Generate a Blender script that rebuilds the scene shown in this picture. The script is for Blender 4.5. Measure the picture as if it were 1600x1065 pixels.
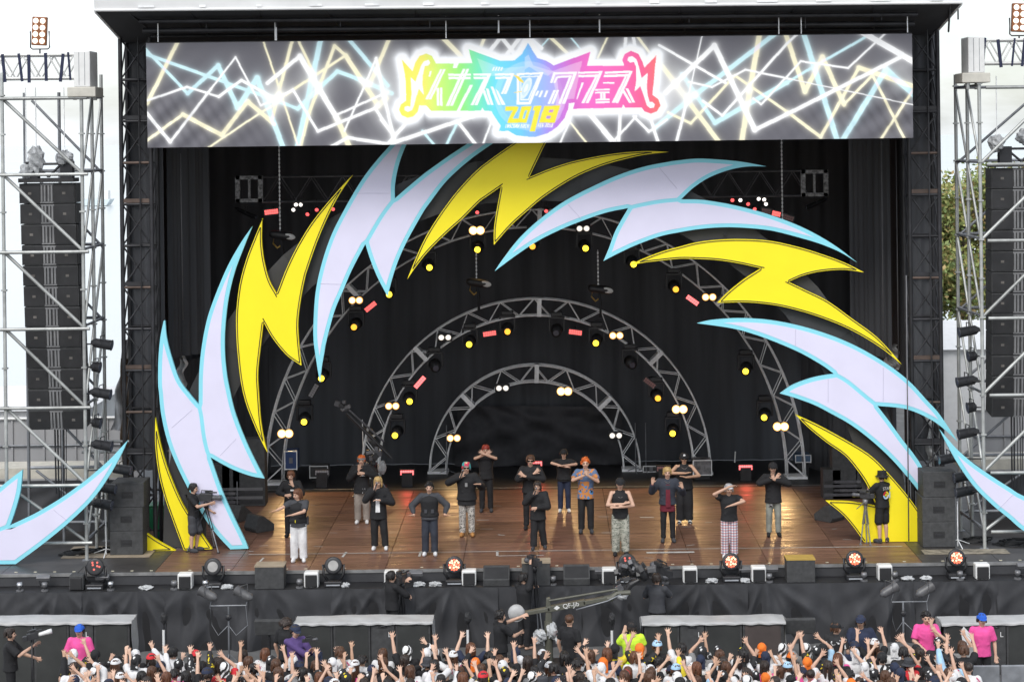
import bpy, math, random
import numpy as np
from mathutils import Vector, Matrix, Quaternion
random.seed(7)
RNG = np.random.default_rng(11)
scene = bpy.context.scene
for o_ in list(bpy.data.objects):
    bpy.data.objects.remove(o_)
COL = scene.collection
# ------------------------------------------------------------ camera
F = 2970.0                      # focal length in pixels of the 1600 px wide photograph
CX, CYP = 850.0, 216.0          # principal point (level camera with a falling shift lens)
ROLL = 0.0122
D0 = 45.0                       # camera to stage front edge (y = 0)
S = 1.70                        # stage floor height above the pit ground
ZC = S + 10.15
XC = 0.25
cam_d = bpy.data.cameras.new('camera')
cam = bpy.data.objects.new('camera', cam_d)
COL.objects.link(cam)
cam_d.sensor_width = 36.0
cam_d.lens = F / 1600 * 36.0
cam_d.shift_x = -(CX - 800) / 1600
cam_d.shift_y = -(532.5 - CYP) / 1600
cam_d.clip_start = 0.5
cam_d.clip_end = 20000
cam.matrix_world = Matrix.Translation((XC, -D0, ZC)) @ Matrix.Rotation(math.pi / 2, 4, 'X') @ Matrix.Rotation(-ROLL, 4, 'Z')
scene.camera = cam
# ------------------------------------------------------------ light
SUN_EL, SUN_AZ = math.radians(46), math.radians(198)     # azimuth: 180 = from behind the camera
wd = bpy.data.worlds.new('World')
scene.world = wd
wd.use_nodes = True
nt = wd.node_tree
nt.nodes.clear()
sky = nt.nodes.new('ShaderNodeTexSky')
sky.sky_type = 'NISHITA'
sky.sun_disc = False
sky.sun_elevation = SUN_EL
sky.sun_rotation = SUN_AZ
sky.air_density = 1.0
sky.dust_density = 1.5
sky.ozone_density = 1.0
bg = nt.nodes.new('ShaderNodeBackground')
bg.inputs['Strength'].default_value = 0.12
wo = nt.nodes.new('ShaderNodeOutputWorld')
# thin overcast all over the dome: bright cloud with soft blue gaps
tcw = nt.nodes.new('ShaderNodeTexCoord')
mpw = nt.nodes.new('ShaderNodeMapping')
mpw.inputs['Scale'].default_value = (1.0, 1.0, 3.5)
cn = nt.nodes.new('ShaderNodeTexNoise')
cn.inputs['Scale'].default_value = 2.6
cn.inputs['Detail'].default_value = 8
cn.inputs['Roughness'].default_value = 0.58
crw = nt.nodes.new('ShaderNodeValToRGB')
crw.color_ramp.elements[0].position = 0.36
crw.color_ramp.elements[0].color = (0.1, 0.1, 0.1, 1)
crw.color_ramp.elements[1].position = 0.60
crw.color_ramp.elements[1].color = (1, 1, 1, 1)
mxw = nt.nodes.new('ShaderNodeMix')
mxw.data_type = 'RGBA'
mxw.inputs[7].default_value = (8.0, 8.3, 8.6, 1)
nt.links.new(tcw.outputs['Generated'], mpw.inputs[0])
nt.links.new(mpw.outputs[0], cn.inputs['Vector'])
nt.links.new(cn.outputs[0], crw.inputs[0])
nt.links.new(crw.outputs[0], mxw.inputs[0])
nt.links.new(sky.outputs[0], mxw.inputs[6])
nt.links.new(mxw.outputs[2], bg.inputs[0])
nt.links.new(bg.outputs[0], wo.inputs[0])
sl = bpy.data.lights.new('sun', 'SUN')
sl.energy = 1.5
sl.angle = math.radians(28)
sl.color = (1.0, 0.97, 0.92)
sun = bpy.data.objects.new('sun', sl)
COL.objects.link(sun)
sd = Vector((math.sin(SUN_AZ) * math.cos(SUN_EL), math.cos(SUN_AZ) * math.cos(SUN_EL), math.sin(SUN_EL)))
sun.rotation_euler = sd.to_track_quat('Z', 'Y').to_euler()
sun.location = sd * 60
vs = scene.view_settings
vs.view_transform = 'Standard'
vs.look = 'None'
vs.gamma = 1.0
vs.use_curve_mapping = False
vs.exposure = 0.42
scene.cycles.max_bounces = 6
scene.cycles.diffuse_bounces = 3
scene.cycles.glossy_bounces = 3
scene.cycles.transparent_max_bounces = 6
scene.cycles.caustics_reflective = False
scene.cycles.caustics_refractive = False
scene.cycles.use_denoising = True

# ------------------------------------------------------------ pixel helpers
CR, SR = math.cos(ROLL), math.sin(ROLL)
def ab(px, py):
    u, v = px - CX, CYP - py
    return u * CR + v * SR, -u * SR + v * CR
def PX(px, py, Y):
    """photograph pixel + depth plane y=Y -> world point"""
    a, b = ab(px, py)
    d = D0 + Y
    return Vector((XC + a * d / F, Y, ZC + b * d / F))
def FP(px, py, z=None):
    """photograph pixel -> point on the horizontal plane z"""
    z = S if z is None else z
    a, b = ab(px, py)
    d = F * (z - ZC) / b
    return Vector((XC + a * d / F, d - D0, z))
def PPM(Y):
    return F / (D0 + Y)

# ------------------------------------------------------------ materials
MATS = {}
def srgb(r, g=None, b=None):
    if g is None:
        r, g, b = r
    f = lambda c: ((c / 255) / 12.92 if c / 255 <= 0.04045 else ((c / 255 + 0.055) / 1.055) ** 2.4)
    return (f(r), f(g), f(b))
def mat(name, col, rough=0.6, metal=0.0, var=0.15, scale=5.0, bump=0.0, bscale=30.0, emit=None, es=0.0, rand=0.0, spec=0.5, sheen=0.0, stretch=None):
    if name in MATS:
        return MATS[name]
    m = bpy.data.materials.new(name)
    m.use_nodes = True
    n = m.node_tree
    p = n.nodes['Principled BSDF']
    p.inputs['Roughness'].default_value = rough
    p.inputs['Metallic'].default_value = metal
    p.inputs['Specular IOR Level'].default_value = spec
    p.inputs['Base Color'].default_value = (*col, 1)
    if sheen:
        p.inputs['Sheen Weight'].default_value = sheen
    geo = n.nodes.new('ShaderNodeNewGeometry')
    vec = geo.outputs['Position']
    if stretch:
        mp = n.nodes.new('ShaderNodeMapping')
        mp.inputs['Scale'].default_value = stretch
        n.links.new(vec, mp.inputs[0])
        vec = mp.outputs[0]
    if var > 0 or rand > 0:
        no = n.nodes.new('ShaderNodeTexNoise')
        no.inputs['Scale'].default_value = scale
        no.inputs['Detail'].default_value = 5
        n.links.new(vec, no.inputs['Vector'])
        mr = n.nodes.new('ShaderNodeMapRange')
        mr.inputs[1].default_value = 0.25
        mr.inputs[2].default_value = 0.75
        mr.inputs[3].default_value = 1 - var
        mr.inputs[4].default_value = 1 + var
        n.links.new(no.outputs[0], mr.inputs[0])
        fac = mr.outputs[0]
        if rand > 0:
            oi = n.nodes.new('ShaderNodeObjectInfo')
            m2 = n.nodes.new('ShaderNodeMapRange')
            m2.inputs[3].default_value = 1 - rand
            m2.inputs[4].default_value = 1 + rand
            n.links.new(oi.outputs['Random'], m2.inputs[0])
            mu = n.nodes.new('ShaderNodeMath')
            mu.operation = 'MULTIPLY'
            n.links.new(fac, mu.inputs[0])
            n.links.new(m2.outputs[0], mu.inputs[1])
            fac = mu.outputs[0]
        vm = n.nodes.new('ShaderNodeVectorMath')
        vm.operation = 'SCALE'
        vm.inputs[0].default_value = col
        n.links.new(fac, vm.inputs['Scale'])
        n.links.new(vm.outputs[0], p.inputs['Base Color'])
    if bump:
        nb = n.nodes.new('ShaderNodeTexNoise')
        nb.inputs['Scale'].default_value = bscale
        nb.inputs['Detail'].default_value = 3
        n.links.new(vec, nb.inputs['Vector'])
        bp = n.nodes.new('ShaderNodeBump')
        bp.inputs['Strength'].default_value = bump
        bp.inputs['Distance'].default_value = 0.02
        n.links.new(nb.outputs[0], bp.inputs['Height'])
        n.links.new(bp.outputs[0], p.inputs['Normal'])
    if emit:
        p.inputs['Emission Color'].default_value = (*emit, 1)
        p.inputs['Emission Strength'].default_value = es
    MATS[name] = m
    return m
def ramp_mat(name, kind, c1, c2, c3=None, scale=8.0, rough=0.8):
    """patterned cloth: leopard, camouflage, plaid, stripes, print"""
    if name in MATS:
        return MATS[name]
    m = mat(name, c1, rough, var=0)
    n = m.node_tree
    p = n.nodes['Principled BSDF']
    tc = n.nodes.new('ShaderNodeTexCoord')
    vec = tc.outputs['Object']
    cr = n.nodes.new('ShaderNodeValToRGB')
    cr.color_ramp.interpolation = 'CONSTANT'
    e = cr.color_ramp.elements
    if kind in ('leopard', 'camo', 'print'):
        t = n.nodes.new('ShaderNodeTexNoise')
        t.inputs['Scale'].default_value = scale
        t.inputs['Detail'].default_value = 1 if kind != 'print' else 3
        mp = n.nodes.new('ShaderNodeMapping')
        mp.inputs['Scale'].default_value = (1, 1, 2.0) if kind == 'camo' else (1, 1, 1)
        n.links.new(vec, mp.inputs[0])
        n.links.new(mp.outputs[0], t.inputs['Vector'])
        e[0].color = (*c1, 1)
        e[1].position = 0.5
        e[1].color = (*c2, 1)
        if c3:
            x = e.new({'camo': 0.56, 'print': 0.62}.get(kind, 0.58))
            x.color = (*c3, 1)
        n.links.new(t.outputs[0], cr.inputs[0])
        n.links.new(cr.outputs[0], p.inputs['Base Color'])
    else:
        outs = []
        for ax in (('X', 'Z') if kind == 'plaid' else ('DIAGONAL',)):
            w = n.nodes.new('ShaderNodeTexWave')
            w.bands_direction = ax
            w.inputs['Scale'].default_value = scale
            w.inputs['Distortion'].default_value = 0.4 if kind != 'plaid' else 0
            n.links.new(vec, w.inputs['Vector'])
            outs.append(w.outputs['Fac'] if 'Fac' in w.outputs else w.outputs[1])
        e[0].color = (*c1, 1)
        e[1].position = 0.55
        e[1].color = (*c2, 1)
        n.links.new(outs[0], cr.inputs[0])
        res = cr.outputs[0]
        if kind == 'plaid':
            c2r = n.nodes.new('ShaderNodeValToRGB')
            c2r.color_ramp.interpolation = 'CONSTANT'
            c2r.color_ramp.elements[0].color = (1, 1, 1, 1)
            c2r.color_ramp.elements[1].position = 0.62
            c2r.color_ramp.elements[1].color = (*(c3 or c2), 1)
            n.links.new(outs[1], c2r.inputs[0])
            mx = n.nodes.new('ShaderNodeMix')
            mx.data_type = 'RGBA'
            mx.blend_type = 'MULTIPLY'
            mx.inputs[0].default_value = 1
            n.links.new(res, mx.inputs[6])
            n.links.new(c2r.outputs[0], mx.inputs[7])
            res = mx.outputs[2]
        n.links.new(res, p.inputs['Base Color'])
    return m

# ------------------------------------------------------------ mesh builder
class MB:
    def __init__(s):
        s.v, s.f, s.m = [], [], []
    def add(s, vs, fs, mi=0):
        o = len(s.v)
        s.v += [tuple(x) for x in vs]
        s.f += [tuple(i + o for i in q) for q in fs]
        s.m += [mi] * len(fs)
        return s
    def box(s, c, size, rot=None, mi=0, taper=(1, 1)):
        hx, hy, hz = size[0] / 2, size[1] / 2, size[2] / 2
        vs = []
        for z in (-1, 1):
            tx, ty = (1, 1) if z < 0 else taper
            for x, y in ((-1, -1), (1, -1), (1, 1), (-1, 1)):
                vs.append(Vector((x * hx * tx, y * hy * ty, z * hz)))
        if rot is not None:
            vs = [rot @ q for q in vs]
        c = Vector(c)
        return s.add([q + c for q in vs], [(0, 3, 2, 1), (4, 5, 6, 7), (0, 1, 5, 4), (1, 2, 6, 5), (2, 3, 7, 6), (3, 0, 4, 7)], mi)
    def b2(s, x0, x1, y0, y1, z0, z1, mi=0):
        return s.box(((x0 + x1) / 2, (y0 + y1) / 2, (z0 + z1) / 2), (abs(x1 - x0), abs(y1 - y0), abs(z1 - z0)), None, mi)
    def tube(s, p0, p1, r0, r1=None, n=8, mi=0, caps=True):
        p0, p1 = Vector(p0), Vector(p1)
        r1 = r0 if r1 is None else r1
        d = (p1 - p0)
        if d.length < 1e-6:
            return s
        q = d.to_track_quat('Z', 'Y')
        vs = []
        for p, r in ((p0, r0), (p1, r1)):
            for i in range(n):
                a = 2 * math.pi * i / n
                vs.append(p + q @ Vector((r * math.cos(a), r * math.sin(a), 0)))
        fs = [(i, (i + 1) % n, n + (i + 1) % n, n + i) for i in range(n)]
        if caps:
            fs += [tuple(range(n))[::-1], tuple(range(n, 2 * n))]
        return s.add(vs, fs, mi)
    def path(s, pts, r, n=6, mi=0, closed=False):
        pts = [Vector(p) for p in pts]
        N = len(pts)
        vs, fs = [], []
        for k in range(N):
            a = pts[k - 1] if (k > 0 or closed) else pts[k]
            b = pts[(k + 1) % N] if (k < N - 1 or closed) else pts[k]
            d = (b - a)
            q = d.to_track_quat('Z', 'Y') if d.length > 1e-9 else Quaternion()
            rr = r[k] if isinstance(r, (list, tuple)) else r
            for i in range(n):
                t = 2 * math.pi * i / n
                vs.append(pts[k] + q @ Vector((rr * math.cos(t), rr * math.sin(t), 0)))
        for k in range(N if closed else N - 1):
            k2 = (k + 1) % N
            for i in range(n):
                fs.append((k * n + i, k * n + (i + 1) % n, k2 * n + (i + 1) % n, k2 * n + i))
        if not closed:
            fs += [tuple(range(n))[::-1], tuple(range((N - 1) * n, N * n))]
        return s.add(vs, fs, mi)
    def ell(s, c, r, n=12, m=8, rot=None, mi=0, jit=0.0, zmin=None):
        c = Vector(c)
        vs = [Vector((0, 0, r[2]))]
        for j in range(1, m):
            t = math.pi * j / m
            for i in range(n):
                a = 2 * math.pi * i / n
                k = 1 + (random.uniform(-jit, jit) if jit else 0)
                vs.append(Vector((r[0] * math.sin(t) * math.cos(a) * k, r[1] * math.sin(t) * math.sin(a) * k, r[2] * math.cos(t) * k)))
        vs.append(Vector((0, 0, -r[2])))
        if rot is not None:
            vs = [rot @ q for q in vs]
        vs = [q + c for q in vs]
        if zmin is not None:
            for q in vs:
                q.z = max(q.z, zmin)
        fs = [(0, 1 + i, 1 + (i + 1) % n) for i in range(n)]
        for j in range(m - 2):
            for i in range(n):
                a, b = 1 + j * n + i, 1 + j * n + (i + 1) % n
                fs.append((a, a + n, b + n, b))
        L = len(vs) - 1
        fs += [(L, L - n + (i + 1) % n, L - n + i) for i in range(n)]
        return s.add(vs, fs, mi)
    def cap(s, p0, r0, p1, r1, n=10, mi=0):
        p0, p1 = Vector(p0), Vector(p1)
        d = p1 - p0
        L = d.length
        if L < 1e-5:
            return s.ell(p0, (r0,) * 3, mi=mi)
        u = d / L
        rings = []
        for k in range(4):
            t = math.pi / 2 * (1 - k / 3)
            rings.append((p0 - u * r0 * math.sin(t), max(r0 * math.cos(t), 1e-4)))
        for k in range(4):
            t = math.pi / 2 * k / 3
            rings.append((p1 + u * r1 * math.sin(t), max(r1 * math.cos(t), 1e-4)))
        q = d.to_track_quat('Z', 'Y')
        vs = []
        for p, r in rings:
            for i in range(n):
                a = 2 * math.pi * i / n
                vs.append(p + q @ Vector((r * math.cos(a), r * math.sin(a), 0)))
        fs = []
        for k in range(len(rings) - 1):
            for i in range(n):
                fs.append((k * n + i, k * n + (i + 1) % n, (k + 1) * n + (i + 1) % n, (k + 1) * n + i))
        fs += [tuple(range(n))[::-1], tuple(range((len(rings) - 1) * n, len(rings) * n))]
        return s.add(vs, fs, mi)
    def prism(s, pts, y0, y1, mi=0):
        """closed outline of (x, z) extruded along y (y0 is the front)"""
        n = len(pts)
        a2 = sum(pts[i][0] * pts[(i + 1) % n][1] - pts[(i + 1) % n][0] * pts[i][1] for i in range(n))
        if a2 < 0:
            pts = pts[::-1]
        vs = [(x, y0, z) for x, z in pts] + [(x, y1, z) for x, z in pts]
        fs = [tuple(range(n)), tuple(range(n, 2 * n))[::-1]]
        fs += [(i + n, (i + 1) % n + n, (i + 1) % n, i) for i in range(n)]
        return s.add(vs, fs, mi)
    def grid(s, nu, nv, fn, mi=0):
        vs = [fn(i / nu, j / nv) for j in range(nv + 1) for i in range(nu + 1)]
        w = nu + 1
        fs = [(j * w + i, j * w + i + 1, (j + 1) * w + i + 1, (j + 1) * w + i) for j in range(nv) for i in range(nu)]
        return s.add(vs, fs, mi)
    def xf(s, M):
        s.v = [tuple(M @ Vector(q)) for q in s.v]
        return s
    def mesh(s, name, mats=None, smooth=False):
        me = bpy.data.meshes.new(name)
        me.from_pydata(s.v, [], s.f)
        for m in (mats if isinstance(mats, (list, tuple)) else [mats] if mats else []):
            me.materials.append(m)
        if any(s.m):
            me.polygons.foreach_set('material_index', s.m)
        if smooth:
            me.polygons.foreach_set('use_smooth', [True] * len(s.f))
        me.update()
        return me
    def build(s, name, mats, parent=None, smooth=False, bevel=0, kind=None):
        return obj(name, s.mesh(name, mats, smooth), parent, bevel, kind)

def obj(name, me, parent=None, bevel=0, kind=None):
    o = bpy.data.objects.new(name, me)
    COL.objects.link(o)
    if parent is not None:
        par(o, parent)
    if bevel:
        b = o.modifiers.new('bevel', 'BEVEL')
        b.width = bevel
        b.segments = 2
        b.limit_method = 'ANGLE'
    if kind:
        o['kind'] = kind
    return o
def par(o, p):
    o.parent = p
    o.matrix_parent_inverse = p.matrix_basis.inverted()
def tag(o, label=None, cat=None, group=None, kind=None):
    if label:
        o['label'] = label
    if cat:
        o['category'] = cat
    if group:
        o['group'] = group
    if kind:
        o['kind'] = kind
    return o
def thing(name, label, cat, loc=(0, 0, 0), group=None):
    o = bpy.data.objects.new(name, None)
    COL.objects.link(o)
    o.empty_display_size = 0.2
    o.location = loc
    return tag(o, label, cat, group)
def dup(o, parent=None, M=None):
    c = o.copy()
    COL.objects.link(c)
    if parent is not None:
        c.parent = parent
    if M is not None:
        c.matrix_basis = M @ o.matrix_basis
    for ch in list(o.children):
        dup(ch, c)
    return c
UNIT = {}
def tubeo(name, p0, p1, r, m, parent, n=8):
    """one straight pipe as an object of its own; alike pipes share their mesh"""
    key = (m.name, n)
    if key not in UNIT:
        UNIT[key] = MB().tube((0, 0, 0), (0, 0, 1), 1, n=n).mesh('pipe', m, True)
        UNIT[key].polygons[-1].use_smooth = False
        UNIT[key].polygons[-2].use_smooth = False
    p0, p1 = Vector(p0), Vector(p1)
    d = p1 - p0
    o = bpy.data.objects.new(name, UNIT[key])
    COL.objects.link(o)
    o.matrix_basis = Matrix.Translation(p0) @ d.to_track_quat('Z', 'Y').to_matrix().to_4x4() @ Matrix.Diagonal((r, r, d.length, 1))
    if parent is not None:
        par(o, parent)
    return o
CUBE = {}
def boxo(name, c, size, m, parent, rot=None):
    if m.name not in CUBE:
        CUBE[m.name] = MB().box((0, 0, 0), (1, 1, 1)).mesh('block', m)
    o = bpy.data.objects.new(name, CUBE[m.name])
    COL.objects.link(o)
    o.matrix_basis = Matrix.Translation(c) @ (rot.to_4x4() if rot is not None else Matrix()) @ Matrix.Diagonal((*size, 1))
    if parent is not None:
        par(o, parent)
    return o
def textm(s, size, m, extrude=0.0):
    """flat lettering from the built-in font as a mesh in the x-z plane, facing -y"""
    cu = bpy.data.curves.new('lettering', 'FONT')
    cu.body = s
    cu.size = size
    cu.align_x = 'CENTER'
    cu.align_y = 'CENTER'
    cu.extrude = extrude
    t = bpy.data.objects.new('lettering_tmp', cu)
    COL.objects.link(t)
    dg = bpy.context.evaluated_depsgraph_get()
    me = bpy.data.meshes.new_from_object(t.evaluated_get(dg))
    bpy.data.objects.remove(t)
    me.transform(Matrix.Rotation(math.pi / 2, 4, 'X'))
    me.materials.clear()
    me.materials.append(m)
    return me
def spline(pts, step=3.0):
    """Catmull-Rom through the points of one smooth run"""
    P = [np.array(p, float) for p in pts]
    if len(P) < 3:
        return [tuple(p) for p in P]
    out = []
    for i in range(len(P) - 1):
        p0 = P[i - 1] if i else 2 * P[0] - P[1]
        p1, p2 = P[i], P[i + 1]
        p3 = P[i + 2] if i + 2 < len(P) else 2 * P[-1] - P[-2]
        k = max(2, int(np.linalg.norm(p2 - p1) / step))
        for j in range(k):
            t = j / k
            out.append(tuple(0.5 * (2 * p1 + (p2 - p0) * t + (2 * p0 - 5 * p1 + 4 * p2 - p3) * t * t + (3 * p1 - p0 - 3 * p2 + p3) * t ** 3)))
    out.append(tuple(P[-1]))
    return out
def inset(poly, dist, check=True):
    """inner offset of a closed outline; dist per point"""
    P = np.array(poly, float)
    n = len(P)
    area = sum(P[i][0] * P[(i + 1) % n][1] - P[(i + 1) % n][0] * P[i][1] for i in range(n))
    sg = 1 if area > 0 else -1
    A, B = P, np.roll(P, -1, 0)
    E = B - A
    L = np.maximum(np.linalg.norm(E, axis=1), 1e-9)
    N = np.stack([-E[:, 1], E[:, 0]], 1) / L[:, None] * sg
    D = np.array(dist if hasattr(dist, '__len__') else [dist] * n, float)
    cand = []
    for i in range(n):
        for t in (0.0, 0.5):
            cand.append(A[i] + E[i] * t + N[i] * D[i])
        # round outer-corner fill
        n2 = (N[i - 1] + N[i])
        ln = np.linalg.norm(n2)
        if ln > 0.3:
            cand.append(A[i] + n2 / ln * (D[i] / max(ln / 2, 0.35)))
    res = []
    for c in cand:
        ap = c - A
        t = np.clip((ap * E).sum(1) / (L * L), 0, 1)
        dd = np.linalg.norm(ap - E * t[:, None], axis=1)
        if (dd >= D * 0.985).all() and inside(c, P):
            res.append(tuple(c))
    # sort along the outline by nearest outline parameter
    def key(c):
        c = np.array(c)
        ap = c - A
        t = np.clip((ap * E).sum(1) / (L * L), 0, 1)
        dd = np.linalg.norm(ap - E * t[:, None], axis=1) - D
        i = int(dd.argmin())
        return i + t[i]
    res.sort(key=key)
    return res
def inside(c, P):
    x, y = c
    x1, y1 = P[:, 0], P[:, 1]
    x2, y2 = np.roll(x1, -1), np.roll(y1, -1)
    cr = ((y1 > y) != (y2 > y))
    xs = (x2 - x1) * (y - y1) / np.where(np.abs(y2 - y1) < 1e-12, 1e-12, y2 - y1) + x1
    return bool((cr & (x < xs)).sum() % 2)
# ============================================================ setting
M_black = mat('black cloth', (0.03, 0.031, 0.035), 0.85, var=0.25, scale=1.2, bump=0.25, bscale=5)
M_skirt = mat('black skirting cloth', (0.05, 0.051, 0.056), 0.72, var=0.2, scale=1.5, bump=0.15, bscale=14, spec=0.35)
M_curt = mat('black curtain', (0.078, 0.081, 0.09), 0.9, var=0.35, scale=0.8, stretch=(2.2, 2.2, 0.15))
M_steel = mat('dark tower steel', (0.03, 0.03, 0.034), 0.5, 0.35, var=0.5, scale=3, rand=0.25)
M_rust = mat('rusty tower steel', (0.12, 0.085, 0.07), 0.6, 0.3, var=0.5, scale=2.5)
M_alu = mat('aluminium truss tube', (0.86, 0.87, 0.88), 0.45, 0.05, var=0.2, scale=6, rand=0.12)
M_scaf = mat('galvanised scaffold tube', (0.42, 0.43, 0.42), 0.45, 0.45, var=0.25, scale=4, rand=0.2)
M_scafd = mat('weathered scaffold tube', (0.24, 0.25, 0.27), 0.5, 0.4, var=0.3, scale=4, rand=0.2)
M_white = mat('white roof tarpaulin', (0.72, 0.72, 0.72), 0.55, var=0.08, scale=1.2, bump=0.5, bscale=2.2)
M_blkpaint = mat('black painted metal', (0.022, 0.022, 0.025), 0.42, var=0.25, scale=8)
M_blkbox = mat('black textured cabinet', (0.055, 0.056, 0.058), 0.75, var=0.3, scale=9, bump=0.3, bscale=160)
M_grille = mat('black speaker grille', (0.02, 0.02, 0.022), 0.6, var=0.3, scale=4)
M_chrome = mat('worn chrome', (0.6, 0.6, 0.62), 0.25, 0.9, var=0.2)
M_whitep = mat('white painted shell', (0.75, 0.75, 0.74), 0.45, var=0.08)
M_wood = mat('dark stained deck board', (0.165, 0.088, 0.062), 0.42, var=0.45, scale=2.2, rand=0.22, bump=0.15, bscale=9, stretch=(0.35, 7, 1), spec=0.45)
_n = M_wood.node_tree
_t = _n.nodes.new('ShaderNodeTexNoise')
_t.inputs['Scale'].default_value = 2.0
_t.inputs['Detail'].default_value = 6
_mp = _n.nodes.new('ShaderNodeMapping')
_mp.inputs['Scale'].default_value = (0.4, 6.5, 1)
_g = _n.nodes.new('ShaderNodeNewGeometry')
_r = _n.nodes.new('ShaderNodeMapRange')
_r.inputs[1].default_value = 0.3
_r.inputs[2].default_value = 0.7
_r.inputs[3].default_value = 0.26
_r.inputs[4].default_value = 0.62
_n.links.new(_g.outputs['Position'], _mp.inputs[0])
_n.links.new(_mp.outputs[0], _t.inputs['Vector'])
_n.links.new(_t.outputs[0], _r.inputs[0])
_n.links.new(_r.outputs[0], _n.nodes['Principled BSDF'].inputs['Roughness'])
M_deckg = mat('dark grey deck panel', (0.05, 0.046, 0.044), 0.42, var=0.35, scale=2.0, rand=0.25, bump=0.1, bscale=8)
M_deckb = mat('black back deck', (0.02, 0.02, 0.022), 0.5, var=0.3, scale=2)
M_ply = mat('bare plywood', (0.33, 0.27, 0.2), 0.7, var=0.25, scale=3)
M_asph = mat('pit ground', (0.13, 0.13, 0.13), 0.85, var=0.3, scale=1.5, bump=0.3, bscale=40)
M_tape = mat('white floor tape', (0.45, 0.45, 0.44), 0.6, var=0.25, scale=8)

# ground sheet and lake
g = MB().grid(4, 4, lambda u, v: (-400 + 800 * u, -70 + 114 * v, 0)).build('ground', M_asph)
tag(g, kind='structure')
M_water = mat('lake water', (0.55, 0.58, 0.58), 0.2, var=0.05, scale=0.02, bump=0.25, bscale=0.6, spec=0.8)
w = MB().grid(2, 2, lambda u, v: (-9000 + 18000 * u, 44 + 15000 * v, -0.4)).build('lake_water', M_water)
tag(w, kind='structure')

# stage deck: base block plus panels
st = MB().b2(-17, 17, 0.02, 15.2, 0, S - 0.05).build('stage_floor', M_deckg)
tag(st, kind='structure')
pw, pd = 1.82, 0.91
shared = {}
nxp = 18
for j in range(11):
    for i in range(nxp):
        x0 = -nxp * pw / 2 + i * pw
        y0 = 0.0 + j * pd
        xm = x0 + pw / 2
        mm = M_wood if abs(xm + 0.1) < 8.3 else M_deckg
        if mm.name not in shared:
            shared[mm.name] = MB().box((0, 0, 0), (pw - 0.012, pd - 0.008, 0.05)).mesh('deck_panel', mm)
        o = obj('deck_panel', shared[mm.name])
        o.location = (xm, y0 + pd / 2, S - 0.0262 + random.uniform(-0.0012, 0.0012))
        par(o, st)
MB().b2(-16, 16, 11 * pd + 0.01, 15, S - 0.05, S - 0.006).build('back_deck', M_deckb, st)
# edge trim, tape lines, marks
MB().b2(-17, 17, -0.035, 0.0, S - 0.07, S + 0.004).build('edge_strip', mat('worn metal edge', (0.3, 0.3, 0.3), 0.45, 0.5, var=0.3), st)
def tape(p, q, wd_):
    a, b = FP(*p), FP(*q)
    d = (b - a).normalized()
    n_ = Vector((-d.y, d.x, 0)) * wd_ / 2
    z = Vector((0, 0, 0.0045))
    return MB().add([a - n_ + z, b - n_ + z, b + n_ + z, a + n_ + z], [(0, 1, 2, 3)])
for p, q, w_ in (((388, 866), (1410, 853), 0.05), ((330, 766), (1320, 757), 0.05), ((412, 871), (405, 878), 0.05), ((535, 870), (541, 862), 0.06),
                 ((655, 869), (658, 861), 0.06), ((777, 868), (777, 860), 0.06), ((777, 868), (850, 867), 0.05), ((1010, 863), (1085, 862), 0.16), ((1000, 808), (1022, 808), 0.09),
                 ((745, 812), (764, 812), 0.05), ((750, 826), (770, 826), 0.04), ((778, 835), (789, 836), 0.05), ((940, 832), (955, 832), 0.05), ((760, 790), (783, 790), 0.04), ((935, 807), (952, 807), 0.05)):
    tape(p, q, w_).build('tape_mark', M_tape, st)
for _ in range(70):
    a_ = Vector((random.uniform(-8, 8), random.uniform(0.3, 9.5), S + 0.0045))
    l_, r_ = random.uniform(0.05, 0.3), random.uniform(-0.5, 0.5)
    d_ = Vector((math.cos(r_), math.sin(r_), 0)) * l_
    n_ = Vector((-d_.y, d_.x, 0)).normalized() * random.uniform(0.008, 0.02)
    MB().add([a_ - n_, a_ + d_ - n_, a_ + d_ + n_, a_ + n_], [(0, 1, 2, 3)]).build('scuff_mark', M_tape if random.random() < 0.5 else M_deckg, st)
M_dot = mat('pale edge marker', (0.7, 0.66, 0.5), 0.6)
for px in range(30, 1600, 30):
    if random.random() < 0.75:
        a = FP(px, 878 + (850 - px) * 0.0117 + 2, S)
        MB().box((a.x, 0.16, S + 0.004), (0.07, 0.04, 0.006)).build('edge_marker', M_dot, st)
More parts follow.
